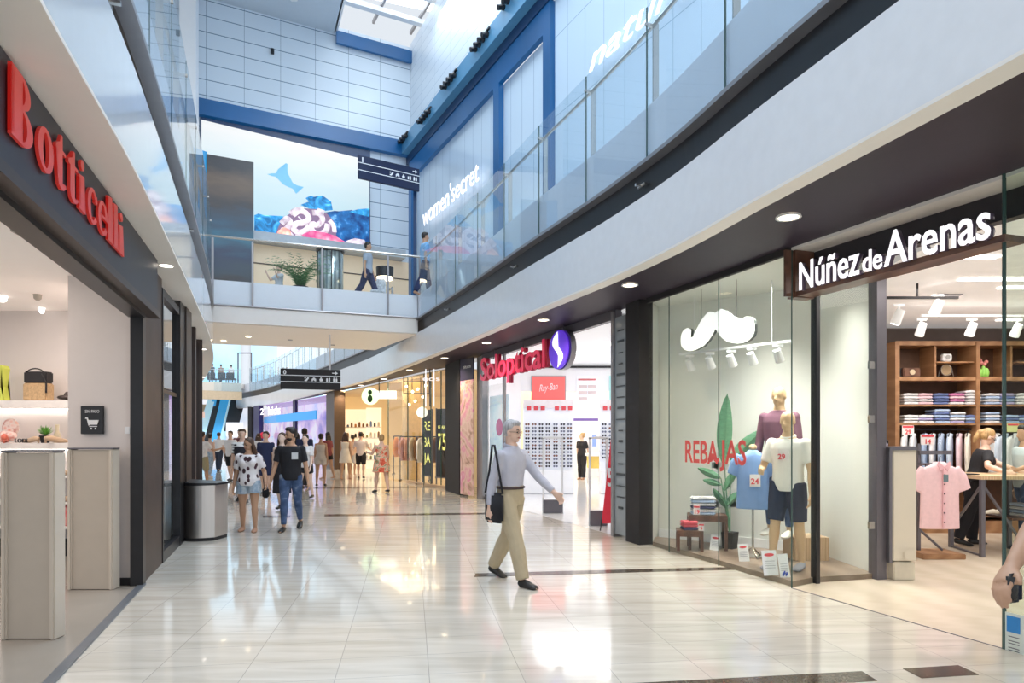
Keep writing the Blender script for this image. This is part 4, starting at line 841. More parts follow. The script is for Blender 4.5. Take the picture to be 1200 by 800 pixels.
# signs
def way_sign(label, p0, p1, z0a, z1a, z0b, z1b, num, parent_parts):
    r = root('directory_sign', label, 'sign', (p0.x,p0.y,z0a)); d = (p1-p0); L = d.length; u = d.normalized(); n = Vector((u.y,-u.x)); n = n if n.y < 0 else -n
    H = z1a-z0a
    bm = bmesh.new(); slab(bm, p0, p1, z0a, z1a, 0.08, bev=0.012); mk('board', bm, M_blackm if num == '0' else mat('sign_navy',(0.012,0.02,0.06),0.3), r)
    bm = bmesh.new()
    for f in (0.345,0.66): slab(bm, p0+n*0.043, p1+n*0.043, z0a+H*f, z0a+H*f+0.018, 0.006)
    mk('divider_line', bm, M_white, r)
    q = p0+u*0.07+n*0.045; mk('floor_number', text_bm(num, H*0.28, (q.x,q.y,z0a+H*0.72), (u.x,u.y,0), ext=0.003, bold=0.006), M_white, r)
    o3 = p0+n*0.045
    bm = bmesh.new(); ax = L-0.2; az = H*0.83; ext_poly(bm, [(ax-0.02,az-0.012),(ax+0.06,az-0.012),(ax+0.06,az-0.05),(ax+0.13,az),(ax+0.06,az+0.05),(ax+0.06,az+0.012),(ax-0.02,az+0.012)], (o3.x,o3.y,z0a), (u.x,u.y,0), (0,0,1), 0.004); mk('arrow', bm, M_white, r)
    zc = H*0.50
    for i, kind in enumerate(('escalator','stairs','person','lift','toilets')):
        cx_ = L-0.86+i*0.18; bm = bmesh.new(); g = lambda pts: ext_poly(bm, [(cx_+a, zc+b) for a, b in pts], (o3.x,o3.y,z0a), (u.x,u.y,0), (0,0,1), 0.004)
        if kind == 'escalator': g([(-.055,-.05),(.0,-.05),(.055,.02),(.055,.05),(.02,.05),(-.03,-.02),(-.055,-.02)]); g([(-.055,.02),(-.02,.02),(-.02,.05),(-.055,.05)])
        elif kind == 'stairs': g([(-.055,-.05),(-.03,-.05),(-.03,.0),(0,.02),(.03,0),(.03,-.05),(.055,-.05),(.055,.01),(0,.055),(-.055,.01)])
        elif kind == 'person': g([(-.03,-.05),(.03,-.05),(.03,.0),(.045,.0),(.02,.03),(-.02,.03),(-.045,.0),(-.03,.0)]); g([(-.014,.035),(.014,.035),(.014,.06),(-.014,.06)])
        elif kind == 'lift': g([(-.05,-.05),(-.01,-.05),(-.01,.04),(-.05,.03)]); g([(.01,-.05),(.05,-.05),(.05,.05),(.01,.04)])
        else: g([(-.055,-.05),(-.015,-.05),(-.005,.03),(-.055,.03)]); g([(.01,-.05),(.055,-.05),(.055,.03),(.01,.03)]); g([(-.045,.035),(-.02,.035),(-.02,.06),(-.045,.06)]); g([(.02,.035),(.045,.035),(.045,.06),(.02,.06)])
        mk('pictogram_'+kind, bm, M_white, r)
    return r
a = Vector((xat(328.5,17.2),17.2)); b = Vector((xat(399,17.7),17.7)); s0 = way_sign('black hanging sign with floor number 0 below the bridge', a, b, zat(455.5,17.2), zat(431.5,17.2), 0,0,'0',None)
bm = bmesh.new()
p = a.lerp(b,0.82); cyl(bm, (p.x,p.y,zat(433,17.5)), (p.x,p.y,4.25), 0.022, seg=8); mk('hanging_rod', bm, M_white, s0)
a = Vector((xat(419.5,18.1),18.1)); b = Vector((xat(491,19.1),19.1)); s1 = way_sign('dark blue directory sign with floor number 1 on the upper gallery', a, b, zat(209,18.1), zat(181.5,18.1), 0,0,'1',None)
bm = bmesh.new(); box(bm, (xat(486.5,19.3),19.3,(5.24+8.95)/2), (0.09,0.09,8.95-5.24)); mk('post', bm, M_blued, s1)

# ================================================================ CLOTHING SHOP INTERIOR
bm = bmesh.new(); poly_prism(bm, [E3+Vector((0.02,0)), E4, E5, (4.1,8.6), (2.4,10.2), (2.4,11.9), (11,11.9), (11,3.0), (4.7,2.5), E6], -0.02, 0.003); struct('floor_clothing_shop', bm, ramp_mat('cream_boards','wave',0.8,[(0,(0.66,0.57,0.45)),(1,(0.72,0.63,0.51))],0.25,stretch=(1,7,1),dist=3))
bm = bmesh.new(); box(bm, (8.0,11.75,1.8), (7.5,0.15,3.6)); box(bm, (10.9,7.4,1.8), (0.15,8.8,3.6)); box(bm, (4.32,10.4,1.8),(0.12,2.7,3.6)); struct('wall_clothing_shop', bm, mat('stone_wall_grey',(0.42,0.38,0.34),0.8,noise=0.3,scale=6))
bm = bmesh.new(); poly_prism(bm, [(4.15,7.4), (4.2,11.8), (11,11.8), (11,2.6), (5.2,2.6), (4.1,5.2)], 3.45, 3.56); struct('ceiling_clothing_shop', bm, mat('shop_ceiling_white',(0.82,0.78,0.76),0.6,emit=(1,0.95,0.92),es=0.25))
bm = bmesh.new(); box(bm, (8.0,11.55,3.27), (7.3,0.3,0.25)); struct('trim_ceiling_recess', bm, mat('recess_brown',(0.12,0.09,0.08),0.6))
YS = 10.7
xw = [1052.5,1145,1240]
r = root('shelving_unit', 'tall oak shelving unit along the back wall of the clothing shop', 'shelving', (7.3,11.0,0))
M_woodb = mat('dark_shelf_back',(0.10,0.045,0.022),0.6,noise=0.2)
bm = bmesh.new(); box(bm, (7.75,11.15,1.55), (3.3,0.04,3.0)); mk('back_panel', bm, M_woodb, r)
for x, t in ((xat(1050.5,YS),0.07),(xat(1145,YS),0.06),(xat(1240,YS),0.06)):
    bm = bmesh.new(); box(bm, (x,YS+0.22,1.56), (t,0.5,3.04)); mk('upright', bm, M_wood, r)
for x in (xat(1098,YS),xat(1187.5,YS)): bm = bmesh.new(); box(bm, (x,YS+0.24,zat(423,YS)), (0.03,0.4,0.5)); mk('divider', bm, M_wood, r)
for z, t in ((zat(402,YS),0.07),(zat(443.5,YS),0.06),(zat(475,YS),0.025),(zat(497,YS),0.025),(0.28,0.04),(0.1,0.2)):
    bm = bmesh.new(); box(bm, ((xat(1050,YS)+9.0)/2,YS+0.22,z), (9.0-xat(1050,YS),0.46,t)); mk('shelf', bm, M_wood, r)
for xx in ((xat(1098,YS)+xat(1143,YS))/2, xat(1215,YS)): bm = bmesh.new(); box(bm, (xx,YS+0.22,zat(424,YS)), (0.6,0.4,0.02)); mk('small_shelf', bm, M_wood, r)
bm = bmesh.new(); cyl(bm, (xat(1053,YS),YS+0.1,zat(503,YS)), (9.0,YS+0.1,zat(503,YS)), 0.015, seg=8); mk('hanging_rail', bm, M_black, r)
zsh = zat(441.5,YS)
# ornaments
r = root('radio', 'old brown radio on the top left shelf', 'radio', (xat(1072,YS),YS+0.15,zsh))
bm = bmesh.new(); box(bm, (xat(1073,YS),YS+0.15,zsh+0.08), (0.28,0.12,0.15), bev=0.015); mk('case', bm, M_woodd, r)
bm = bmesh.new(); cyl(bm, (xat(1073,YS),YS+0.08,zsh+0.085), (xat(1073,YS),YS+0.095,zsh+0.085), 0.045); mk('dial', bm, mat('brass_dial',(0.6,0.5,0.35),0.3), part(r,'case'))
bm = bmesh.new(); box(bm, (xat(1060,YS),YS+0.2,zsh+0.08), (0.1,0.1,0.15)); mk('storage_box', bm, M_black, label='small black box left of the radio', cat='box')
zsm = zat(424,YS)+0.01
r = root('mantel_clock', 'small white square clock on the little upper shelf', 'clock', (xat(1116,YS),YS+0.15,zsm))
bm = bmesh.new(); box(bm, (xat(1116,YS),YS+0.15,zsm+0.075), (0.15,0.08,0.12), bev=0.015); mk('case', bm, M_white, r)
bm = bmesh.new(); cyl(bm, (xat(1116,YS),YS+0.10,zsm+0.08), (xat(1116,YS),YS+0.112,zsm+0.08), 0.035); mk('dial', bm, mat('dial_grey',(0.4,0.4,0.4),0.4), part(r,'case'))
bm = bmesh.new(); box(bm, (xat(1116,YS)-0.05,YS+0.15,zsm+0.008), (0.02,0.06,0.016)); box(bm, (xat(1116,YS)+0.05,YS+0.15,zsm+0.008), (0.02,0.06,0.016)); mk('foot', bm, M_steel, r)
r = root('table_mirror', 'round tilting table mirror on a metal stand under the white clock', 'mirror', (xat(1115.5,YS),YS+0.15,zsh))
RT = Matrix.Rotation(0.25,4,'X'); bm = bmesh.new(); c = V(xat(1115.5,YS),YS+0.15,zsh+0.125)
cyl(bm, c+V(0,-0.012,0), c+V(0,0.012,0), 0.085, seg=24); mk('glass', bm, mat('mirror_tan',(0.55,0.40,0.25),0.2,metal=0.5), r)
bm = bmesh.new(); tube(bm, [(c.x+0.09*math.cos(a),c.y-0.015,c.z+0.09*math.sin(a)) for a in [2*PI*i/24 for i in range(25)]], 0.008, 6); mk('rim', bm, M_steel, part(r,'glass'))
bm = bmesh.new(); 
for s in (-1,1): tube(bm, [(c.x+s*0.095,c.y,c.z+0.03),(c.x+s*0.12,c.y,zsh+0.04),(c.x+s*0.125,c.y,zsh)], 0.006, 6)
mk('stand', bm, M_steel, r)
r = root('cactus_ornament', 'bright green cactus ornament with pink flowers on the top right shelf', 'ornament', (xat(1160,YS),YS+0.15,zsh))
bm = bmesh.new()
for dx, h in ((-0.055,0.15),(0,0.2),(0.055,0.16)): ball(bm, (xat(1160,YS)+dx,YS+0.15,zsh+h/2), 0.038, 12, (1,1,h/0.076))
mk('stem', bm, mat('cactus_green',(0.35,0.72,0.15),0.4), r, smooth=True)
bm = bmesh.new()
for dx, z in ((-0.03,0.24),(0.02,0.22),(0.05,0.26),(-0.05,0.28)): ball(bm, (xat(1160,YS)+dx,YS+0.15,zsh+z), 0.03, 8)
mk('flower', bm, mat('flower_pink',(0.8,0.3,0.28),0.5), r, smooth=True)
# folded shirts
def folded_mesh():
    bm = bmesh.new(); box(bm, (0,0,0.02), (0.25,0.3,0.036), bev=0.014); box(bm, (0,-0.11,0.034), (0.11,0.06,0.018), bev=0.008)
    for v in bm.verts: v.co.z += 0.004*math.sin(v.co.x*30+v.co.y*20)
    me = bpy.data.meshes.new('folded_shirt'); bm.to_mesh(me); bm.free(); return me
fcols = {'white':(0.85,0.84,0.86),'pale pink':(0.86,0.62,0.68),'magenta pink':(0.72,0.25,0.5),'denim blue':(0.18,0.24,0.48),'light blue':(0.5,0.62,0.82),'navy':(0.05,0.06,0.16),'lilac':(0.55,0.5,0.75)}
fm = {}
for k, c in fcols.items():
    me = folded_mesh(); me.materials.append(ramp_mat('cloth_'+k.replace(' ','_'),'wave',14,[(0,tuple(x*0.82 for x in c)),(1,c)],0.8,stretch=(1,0,0))); fm[k] = me
def stack(px, zb, cols, name, Yd=10.85, dz=0.047, rz=0.0):
    for i, c in enumerate(cols):
        o = bpy.data.objects.new('folded_shirt', fm[c]); COL.objects.link(o); o.location = (xat(px,Yd)+random.uniform(-.008,.008), Yd, zb+i*dz); o.rotation_euler = (0,0,rz+random.uniform(-.06,.06))
        pos = 'bottom' if i == 0 else ('top' if i == len(cols)-1 else ORD[i]+' up')
        tag(o, '%s folded shirt, %s in %s' % (c, pos, name), 'shirt', 'folded shirts on the shelves')
z1 = zat(475,YS)+0.014; z2 = zat(497,YS)+0.014
for i, (px, cols) in enumerate([(1062,['white']*4),(1078.5,['pale pink','white','pale pink','pale pink']),(1097,['denim blue']*4),(1115,['white','magenta pink','pale pink','magenta pink']),(1134,['white']*5)]):
    stack(px, z1, cols, '%s left-bay stack on the upper shirt shelf' % ORD[i])
for i, (px, cols) in enumerate([(1062,['white']*3),(1079,['white','lilac','white']),(1098,['light blue','denim blue','light blue','denim blue','light blue']),(1116,['lilac','white','light blue','white']),(1134,['denim blue','light blue','denim blue'])]):
    stack(px, z2, cols, '%s left-bay stack on the lower shirt shelf' % ORD[i])
for i, (px, cols) in enumerate([(1156,['light blue','white','light blue','white']),(1173,['lilac','light blue','denim blue','lilac']),(1192,['white']*4)]):
    stack(px, z1, cols, '%s right-bay stack on the upper shirt shelf' % ORD[i])
for i, (px, cols) in enumerate([(1156,['white','light blue','white','light blue']),(1178,['light blue','denim blue','light blue']),(1196,['denim blue','light blue','denim blue'])]):
    stack(px, z2, cols, '%s right-bay stack on the lower shirt shelf' % ORD[i])
# hanging shirts
def shirt_mesh(w=0.5, h=0.72, d=0.10, slv=0.22, longs=False, size=0.012):
    bm = bmesh.new()
    tube(bm, [(0,0,0),(0,0,-0.02),(0,0,-0.06),(0,0,-0.12),(0,0,-0.3),(0,0,-h)], [(0.03,0.07),(0.05,0.08),(d*0.5,w*0.36),(d*0.55,w*0.43),(d*0.6,w*0.44),(d*0.5,w*0.46)], 20, up=(0,1,0))
    for s in (-1,1):
        if longs: tube(bm, [(s*w*0.33,0,-0.07),(s*w*0.46,0,-0.2),(s*w*0.5,0,-0.42),(s*w*0.5,0,-0.62)], [(0.035,0.055),(0.035,0.06),(0.03,0.055),(0.025,0.045)], 10, up=(0,1,0))
        else: tube(bm, [(s*w*0.33,0,-0.08),(s*w*0.47,0,-0.17),(s*w*0.56,0,-0.30)], [(0.035,0.07),(0.035,0.085),(0.03,0.085)], 10, up=(0,1,0))
    return voxel(bm, size, 1)
sm_long = shirt_mesh(0.42,0.72,0.07,longs=True,size=0.02); sm_short = shirt_mesh(0.5,0.70,0.12)
rail = zat(503,YS)
hcols = [('white',(0.86,0.86,0.88)),('white',(0.8,0.82,0.86)),('blue striped',(0.45,0.58,0.82)),('white',(0.84,0.84,0.88)),('blue striped',(0.5,0.62,0.82)),('pale blue',(0.62,0.72,0.86)),('pale pink',(0.82,0.62,0.68)),('cream',(0.84,0.80,0.70)),('white',(0.86,0.86,0.86)),('white',(0.8,0.8,0.8)),('pale blue',(0.6,0.7,0.82)),('white',(0.86,0.86,0.88)),('grey',(0.4,0.42,0.45))]
hx = [1060,1070,1084,1093,1103,1113,1124,1134,1160,1168,1178,1190,1200]
for i, ((cn, cc), px) in enumerate(zip(hcols, hx)):
    me = sm_long.copy(); me.materials.clear(); me.materials.append(ramp_mat('hang_%d' % i,'wave',16,[(0,tuple(x*(0.6 if 'striped' in cn else 0.93) for x in cc)),(1,cc)],0.8,stretch=(1,0,0)))
    r = root('hanging_shirt', '%s shirt, %s from the left on the wall rail' % (cn, ORD[i]), 'shirt', (xat(px,YS+0.1),YS+0.1,rail), 'shirts on the wall rail', 0.9 if i < 8 else 0.4)
    o = bpy.data.objects.new('shirt_body', me); COL.objects.link(o); o.parent = r; o.location = (0,0,-0.06)
    bm = bmesh.new(); tube(bm, [(-0.17,0,-0.11),(0,0,-0.04),(0.17,0,-0.11)], 0.008, 6); tube(bm, [(0,0,-0.04),(0,0,0.012),(0.012,0,0.024),(0.024,0,0.012)], 0.004, 6); mk('hanger', bm, M_black, r, world=False)
# shoes on the low shelf
for i, px in enumerate((1158,1166,1180,1192)): shoe((xat(px,10.75),10.72,0.30 if i < 2 else 0.30), 'pale shoe on the low shelf behind the table, %s from the left' % ORD[i], mat('shoe_cream',(0.75,0.7,0.6),0.6), 1.1, 1.35, heel=False)
# price cards helper
def price_card(loc, txt, label, w=0.2, h=0.15, rz=0.0, stand=None, m=None):
    r = root('price_card', label, 'price sign', loc, rotz=rz)
    bm = bmesh.new(); box(bm, (0,0,0), (w,0.008,h)); kc = mk('card', bm, m or mat('card_pinkwhite',(0.88,0.82,0.82),0.6), r, world=False)
    bm = bmesh.new(); box(bm, (0,-0.006,h*0.36), (w*0.9,0.004,h*0.2)); mk('red_header', bm, mat('card_red',(0.75,0.08,0.10),0.5), kc, world=False)
    mk('price', text_bm(txt, h*0.62, (0,-0.006,-h*0.38), (1,0,0), ext=0.002, align='CENTER', bold=0.002), MATS['card_red'], kc, world=False)
    if stand: bm = bmesh.new(); cyl(bm, (0,0.0,-h/2), (0,0.0,-h/2-stand), 0.005, seg=6); mk('stem', bm, M_black, r, world=False)
    return r
price_card((xat(1064,9.6),9.6,zat(504,9.6)), '29', 'small price card reading 29 above the white shirts', 0.17,0.14,0,0.25)
price_card((xat(1076,9.0),8.8,zat(515,8.8)), '14', 'price card reading 14 above the pink shirt', 0.18,0.14,0,0.12)
price_card((xat(1187,10.2),10.2,zat(501,10.2)), '', 'yellow sale card at the right wall rail', 0.18,0.13,0,0.1, mat('card_yellow',(0.72,0.74,0.35),0.6))
bm = bmesh.new(); box(bm, (xat(1034.5,9),9.0,zat(506,9)), (0.07,0.01,0.19)); mk('paper_sign', bm, M_white, label='blank white paper sign beside the oak unit side', cat='sign')
# pink shirt rack
xr = xat(1092,8.67)
r = root('garment_rack', 'dark steel garment rack with wooden base for the pink shirt', 'rack', (xr,8.67,0))
bm = bmesh.new(); box(bm, (xr+0.02,8.67,0.035), (0.55,0.45,0.07), bev=0.008); mk('base', bm, M_wood, r)
xp = xat(1076.5,8.75)
bm = bmesh.new(); box(bm, (xp,8.75,0.77), (0.035,0.035,1.4)); box(bm, (xp+0.2,8.72,zat(530,8.75)), (0.42,0.03,0.05)); box(bm, (xp+0.18,8.72,1.2), (0.36,0.03,0.03)); tube(bm, [(xp,8.75,0.35),(xp+0.28,8.7,0.08)], 0.016, 6); mk('frame', bm, M_graymetal, r)
bm = bmesh.new()
for i in range(6): tube(bm, [(xp+0.06+i*0.05,8.70,1.2),(xp+0.06+i*0.05,8.70,1.14)], 0.006, 5)
mk('hook', bm, M_black, r)
me = sm_short.copy(); me.materials.clear(); me.materials.append(mat('pink_cotton',(0.90,0.62,0.66),0.8,noise=0.04,scale=30))
r = root('hanging_shirt', 'pale pink short sleeved shirt hanging at the front of the rack', 'shirt', (xat(1101,8.5),8.5,zat(541,8.5)))
o = bpy.data.objects.new('shirt_body', me); COL.objects.link(o); o.parent = r; o.scale = (1.12,1.0,1.22)
bm = bmesh.new(); 
for s in (-1,1): ext_poly(bm, [(0,-0.06),(s*0.07,0.01),(s*0.09,-0.03),(s*0.045,-0.11)], (0,-0.085,0), (1,0,0), (0,0,1), 0.012)
mk('collar', bm, mat('pink_cotton_collar',(0.86,0.52,0.58),0.8), r, world=False)
bm = bmesh.new(); box(bm, (0,-0.093,-0.46), (0.03,0.008,0.75)); mk('placket', bm, MATS['pink_cotton_collar'], r, world=False)
for i in range(6): bm = bmesh.new(); cyl(bm, (0,-0.103,-0.16-i*0.12), (0,-0.096,-0.16-i*0.12), 0.009, seg=8); mk('button', bm, M_black, part(r,'placket'), world=False)
bm = bmesh.new(); box(bm, (0.01,-0.11,-0.2), (0.06,0.006,0.09)); mk('hang_tag', bm, mat('tag_dark',(0.15,0.22,0.25),0.5), r, world=False)
bm = bmesh.new(); tube(bm, [(0,0,-0.02),(0,0,0.06),(0.015,0,0.075)], 0.005, 6); mk('hanger_hook', bm, M_black, r, world=False)
# lilac shirts at the left
for i, (px, cn, cc) in enumerate([(1036,'lilac striped',(0.55,0.52,0.74)),(1031,'navy',(0.06,0.08,0.2))]):
    me = sm_long.copy(); me.materials.clear(); me.materials.append(mat('side_'+cn.replace(' ','_'),cc,0.8))
    o = bpy.data.objects.new('hanging_shirt', me); COL.objects.link(o); o.location = (xat(px,9.6+0.2*i),9.6+0.2*i,zat(518,9.6)); o.rotation_euler = (0,0,1.2); o.scale = (1,1,1.25); tag(o, '%s shirt hanging behind the grey door frame' % cn, 'shirt')
bm = bmesh.new(); tube(bm, [(xat(1026,9.4),9.4,1.5),(xat(1040,9.9),9.9,1.5)], 0.012, 6); tube(bm, [(xat(1040,9.9),9.9,1.5),(xat(1040,9.9),9.9,0)], 0.015, 6); mk('side_rail', bm, M_black, label='dark side rail behind the grey door frame', cat='rail')
bm = bmesh.new(); box(bm, (xat(1032,10),10.0,0.42), (0.25,0.3,0.75)); mk('cabinet', bm, mat('red_brown',(0.22,0.06,0.04),0.5), label='reddish brown low cabinet behind the security gate', cat='cabinet')
# table
tx0 = xat(1126,9.0); r = root('display_table', 'light wood display table on dark crossed steel legs', 'table', (tx0+0.9,9.0,0))
bm = bmesh.new(); box(bm, (7.05,9.0,1.03), (2.0,0.85,0.045)); mk('table_top', bm, M_woodl, r)
lx = [xat(1150,8.62), xat(1114,9.38)]
for x, y in ((xat(1151,8.62),8.62),(xat(1114.5,9.38),9.38),(xat(1182.5,9.3),9.3),(7.98,8.62)):
    bm = bmesh.new(); box(bm, (x,y,0.505), (0.05,0.05,1.01)); mk('leg', bm, M_graymetal, r)
bm = bmesh.new(); tube(bm, [(xat(1151,8.62),8.62,0.95),(xat(1200,8.62),8.62,0.15)], 0.02, 6); tube(bm, [(xat(1114,9.38),9.38,0.25),(xat(1151,8.62),8.62,0.95)], 0.018, 6); mk('cross_brace', bm, M_graymetal, r)
bm = bmesh.new(); tube(bm, [(xat(1114.5,9.38),9.38,0.02),(xat(1151,8.62),8.62,0.02)], 0.015, 6); mk('foot_bar', bm, M_graymetal, r)
for z in (0.45,):
    bm = bmesh.new(); box(bm, (7.35,9.2,z), (1.25,0.5,0.03)); mk('lower_shelf', bm, M_woodd, r)
for i, c in enumerate(['white','light blue','white','light blue']):
    o = bpy.data.objects.new('folded_shirt', fm[c]); COL.objects.link(o); o.location = (7.05,9.15,0.466+i*0.047); tag(o, '%s folded shirt, %s in the left stack under the table' % (c, ['lowest','second','third','topmost'][i]), 'shirt', 'folded shirts under the table')
for i, c in enumerate(['navy','denim blue','navy']):
    o = bpy.data.objects.new('folded_shirt', fm[c]); COL.objects.link(o); o.location = (7.5,9.15,0.466+i*0.047); tag(o, '%s folded shirt, %s in the right stack under the table' % (c, ['lowest','middle','topmost'][i]), 'shirt', 'folded shirts under the table')
bm = bmesh.new(); box(bm, (xat(1150,8.8)-0.12,8.9,1.062), (0.22,0.16,0.012)); mk('clipboard', bm, M_black, label='flat dark tablet lying on the display table', cat='tablet')
# security gate at this shop
Yg = 7.26; x0 = xat(1042.5,Yg); x1 = xat(1074,Yg); xm = (x0+x1)/2
r = root('security_gate', 'beige security gate with grey edge inside the clothing shop entrance', 'security gate', (xm,Yg,0))
bm = bmesh.new(); box(bm, (xm+0.02,Yg+0.06,0.82), (x1-x0-0.03,0.12,1.22), bev=0.01); mk('panel', bm, mat('gate_cream',(0.74,0.67,0.55),0.45,noise=0.01), r)
bm = bmesh.new(); box(bm, (xm+0.01,Yg+0.06,0.1), (x1-x0-0.06,0.14,0.2), bev=0.01); mk('foot', bm, mat('gate_foot',(0.68,0.62,0.5),0.5), r)
bm = bmesh.new(); lathe(bm, (0,0,0), [(0.0,0.0),(0.055,0.004),(0.06,0.012)], 20); bm.transform(Matrix.Translation((xm+0.06,Yg-0.01,0.28)) @ Matrix.Rotation(PI/2,4,'X')); mk('round_cap', bm, MATS['gate_cream'], part(r,'panel'))
bm = bmesh.new(); box(bm, (x0+0.005,Yg+0.06,0.82), (0.03,0.15,1.26)); pts = [(x0-0.01,1.43),(x0+0.03,1.462),(x1-0.02,1.462),(x1,1.435)]; ext_poly(bm, [(p[0],p[1]) for p in pts]+[(x1,1.42),(x0-0.01,1.42)], (0,Yg+0.13,0), (1,0,0), (0,0,1), 0.15); mk('edge_trim', bm, M_graymetal, r)
# ceiling spots
for i, (px, py, yy) in enumerate([(1053,369,8.2),(1099,358,8.2),(1080,384,9.6),(1139,384,9.6),(1192,385,9.6)]):
    spot('white track spotlight in the clothing shop, %s from the left on the %s track' % ((ORD[i],'front') if i < 2 else (ORD[i-2],'rear')), (xat(px,yy),yy,zat(py,yy)), (-0.25,0.2,-0.8) if i < 2 else (0,0.5,-0.8), group=None, s=1.15)
bm = bmesh.new(); box(bm, ((xat(1040,8.2)+xat(1115,8.2))/2,8.2,zat(363,8.2)+0.15), (0.95,0.03,0.03)); cyl(bm, (xat(1075,8.2),8.2,zat(363,8.2)+0.15),(xat(1075,8.2),8.2,3.45),0.012,seg=6); mk('light_track', bm, M_blackm, label='thin dark light track under the clothing shop ceiling', cat='track')
bm = bmesh.new(); box(bm, (7.6,9.6,3.3), (3.4,0.03,0.03)); mk('light_track', bm, M_white, label='white light track near the oak shelving', cat='track')
for i, (px, py) in enumerate([(1110,345),(1170,326),(1188,336),(1182,374),(1150,300)]):
    Yp = 1.85*780/(508-py); bm = bmesh.new(); box(bm, (xat(px,Yp),Yp,3.44), (0.9 if i == 1 else 0.35,0.12,0.015)); mk('ceiling_light', bm, M_lampc if i else M_steeld, label=['grey slot in the clothing shop ceiling','long lit slot in the clothing shop ceiling','small lit slot beside the long one','rear lit slot near the glass edge','front lit slot behind the letters'][i], cat='ceiling light')
area('clothing_lamp', (6.2,8.6,3.38), 2.6, 95, (1,0.93,0.85), sy=1.6)
area('clothing_lamp', (7.3,10.0,3.35), 2.8, 40, (1,0.92,0.84), sy=0.4, rot=(-0.35,0,0))
area('clothing_lamp', (5.0,6.0,3.4), 1.2, 45, (1,0.95,0.9), sy=1.6)

# ================================================================ DISPLAY WINDOW CONTENT
def nest_table(c, w, d, h, rz, label):
    r = root('nesting_table', label, 'table', (c[0],c[1],0.06), rotz=rz)
    bm = bmesh.new(); box(bm, (0,0,h-0.02), (w,d,0.04), bev=0.004); mk('table_top', bm, M_woodd, r, world=False)
    for sx_ in (-1,1):
        for sy_ in (-1,1): bm = bmesh.new(); box(bm, (sx_*(w/2-0.02),sy_*(d/2-0.02),(h-0.04)/2), (0.04,0.04,h-0.04)); mk('leg', bm, M_woodd, r, world=False)
    bm = bmesh.new(); 
    for sy_ in (-1,1): box(bm, (0,sy_*(d/2-0.02),h-0.06), (w,0.03,0.04))
    mk('apron', bm, M_woodd, r, world=False); return r
nest_table((2.62,8.95), 0.50, 0.35, 0.46, -0.2, 'taller dark wooden nesting table in the display window')
nest_table((2.36,8.85), 0.34, 0.3, 0.27, -0.2, 'lower dark wooden nesting table in the display window')
for i, c in enumerate(['light blue','white','navy','white','light blue','white']):
    o = bpy.data.objects.new('folded_shirt', fm[c]); COL.objects.link(o); o.location = (2.56,8.93,0.522+i*0.04); o.rotation_euler = (0,0,-0.2+0.05*(i%2)); o.scale = (1.25,0.9,0.9); tag(o, '%s folded shirt, %s of the pile on the taller nesting table' % (c, ['lowest','second','third','fourth','fifth','topmost'][i]), 'shirt', 'folded shirts in the display window')
fm2 = folded_mesh(); fm2.materials.append(mat('cloth_red',(0.72,0.12,0.16),0.8))
for i in range(3):
    o = bpy.data.objects.new('folded_shirt', fm2 if i else fm['navy']); COL.objects.link(o); o.location = (2.35,8.83,0.332+i*0.04); o.scale = (0.8,0.7,0.9); tag(o, '%s folded shirt, %s of the pile on the lower nesting table' % ('red' if i else 'navy', ['lowest','middle','topmost'][i]), 'shirt', 'folded shirts in the display window')
price_card((2.42,8.72,0.60), '19', 'small price card leaning on the shirts of the taller nesting table', 0.08,0.12,-0.3)
price_card((2.47,8.68,0.38), '9', 'small price card beside the red folded shirts', 0.07,0.09,-0.3)
# leaves
def leaf_plant(c, label, leaves, name='banana_plant'):
    r = root(name, label, 'plant', (c[0],c[1],0.06))
    bm = bmesh.new(); lathe(bm, (c[0],c[1],0.06), [(0.10,0),(0.12,0.22),(0.10,0.22)], 4); mk('pot', bm, M_blackm, r)
    for (px, py), (qx, qy), wdt in leaves:
        Yd = c[1]; a = V(xat(px,Yd),Yd,zat(py,Yd)); b = V(xat(qx,Yd),Yd,zat(qy,Yd)); d = (b-a); L = d.length; u = d.normalized(); s = u.cross(V(0,1,0)).normalized()
        bm = bmesh.new(); prevl = None
        for j in range(13):
            t = j/12; w_ = wdt*math.sin(PI*min(1,t*0.97+0.03))**0.7*(1-0.25*t); mid = a+d*t+V(0,0.03*math.sin(t*PI),0); row = [bm.verts.new(mid+s*w_+V(0,0.03,0)), bm.verts.new(mid), bm.verts.new(mid-s*w_+V(0,0.03,0))]
            if prevl:
                for k in (0,1): bm.faces.new((prevl[k],prevl[k+1],row[k+1],row[k]))
            prevl = row
        base = V(c[0],c[1],0.25); tube(bm, [base, base.lerp(a,0.6)+V(0,0.02,0.03), a+V(0,0.004,0), b+V(0,0.006,0)], [0.01,0.008,0.006,0.002], 6)
        mk('leaf', bm, mat('banana_green',(0.10,0.26,0.15),0.4,noise=0.25,scale=12,stretch=(1,1,6)), r)
leaf_plant((2.93,8.95), 'tall potted banana plant behind the nesting tables', [((849,543),(853,461),0.12),((857,540),(893,503),0.10),((845,560),(818,548),0.06),((846,568),(824,562),0.05),((849,575),(868,545),0.06),((852,592),(870,575),0.06),((850,590),(836,572),0.05),((853,596),(842,582),0.03)])
r = root('picture_frame', 'white ornate empty frame leaning upright among the leaves', 'frame', (2.98,9.08,0.06))
fx0, fx1, fz0, fz1 = xat(836,9.05), xat(864,9.05), zat(595,9.05), zat(541,9.05)
bm = bmesh.new()
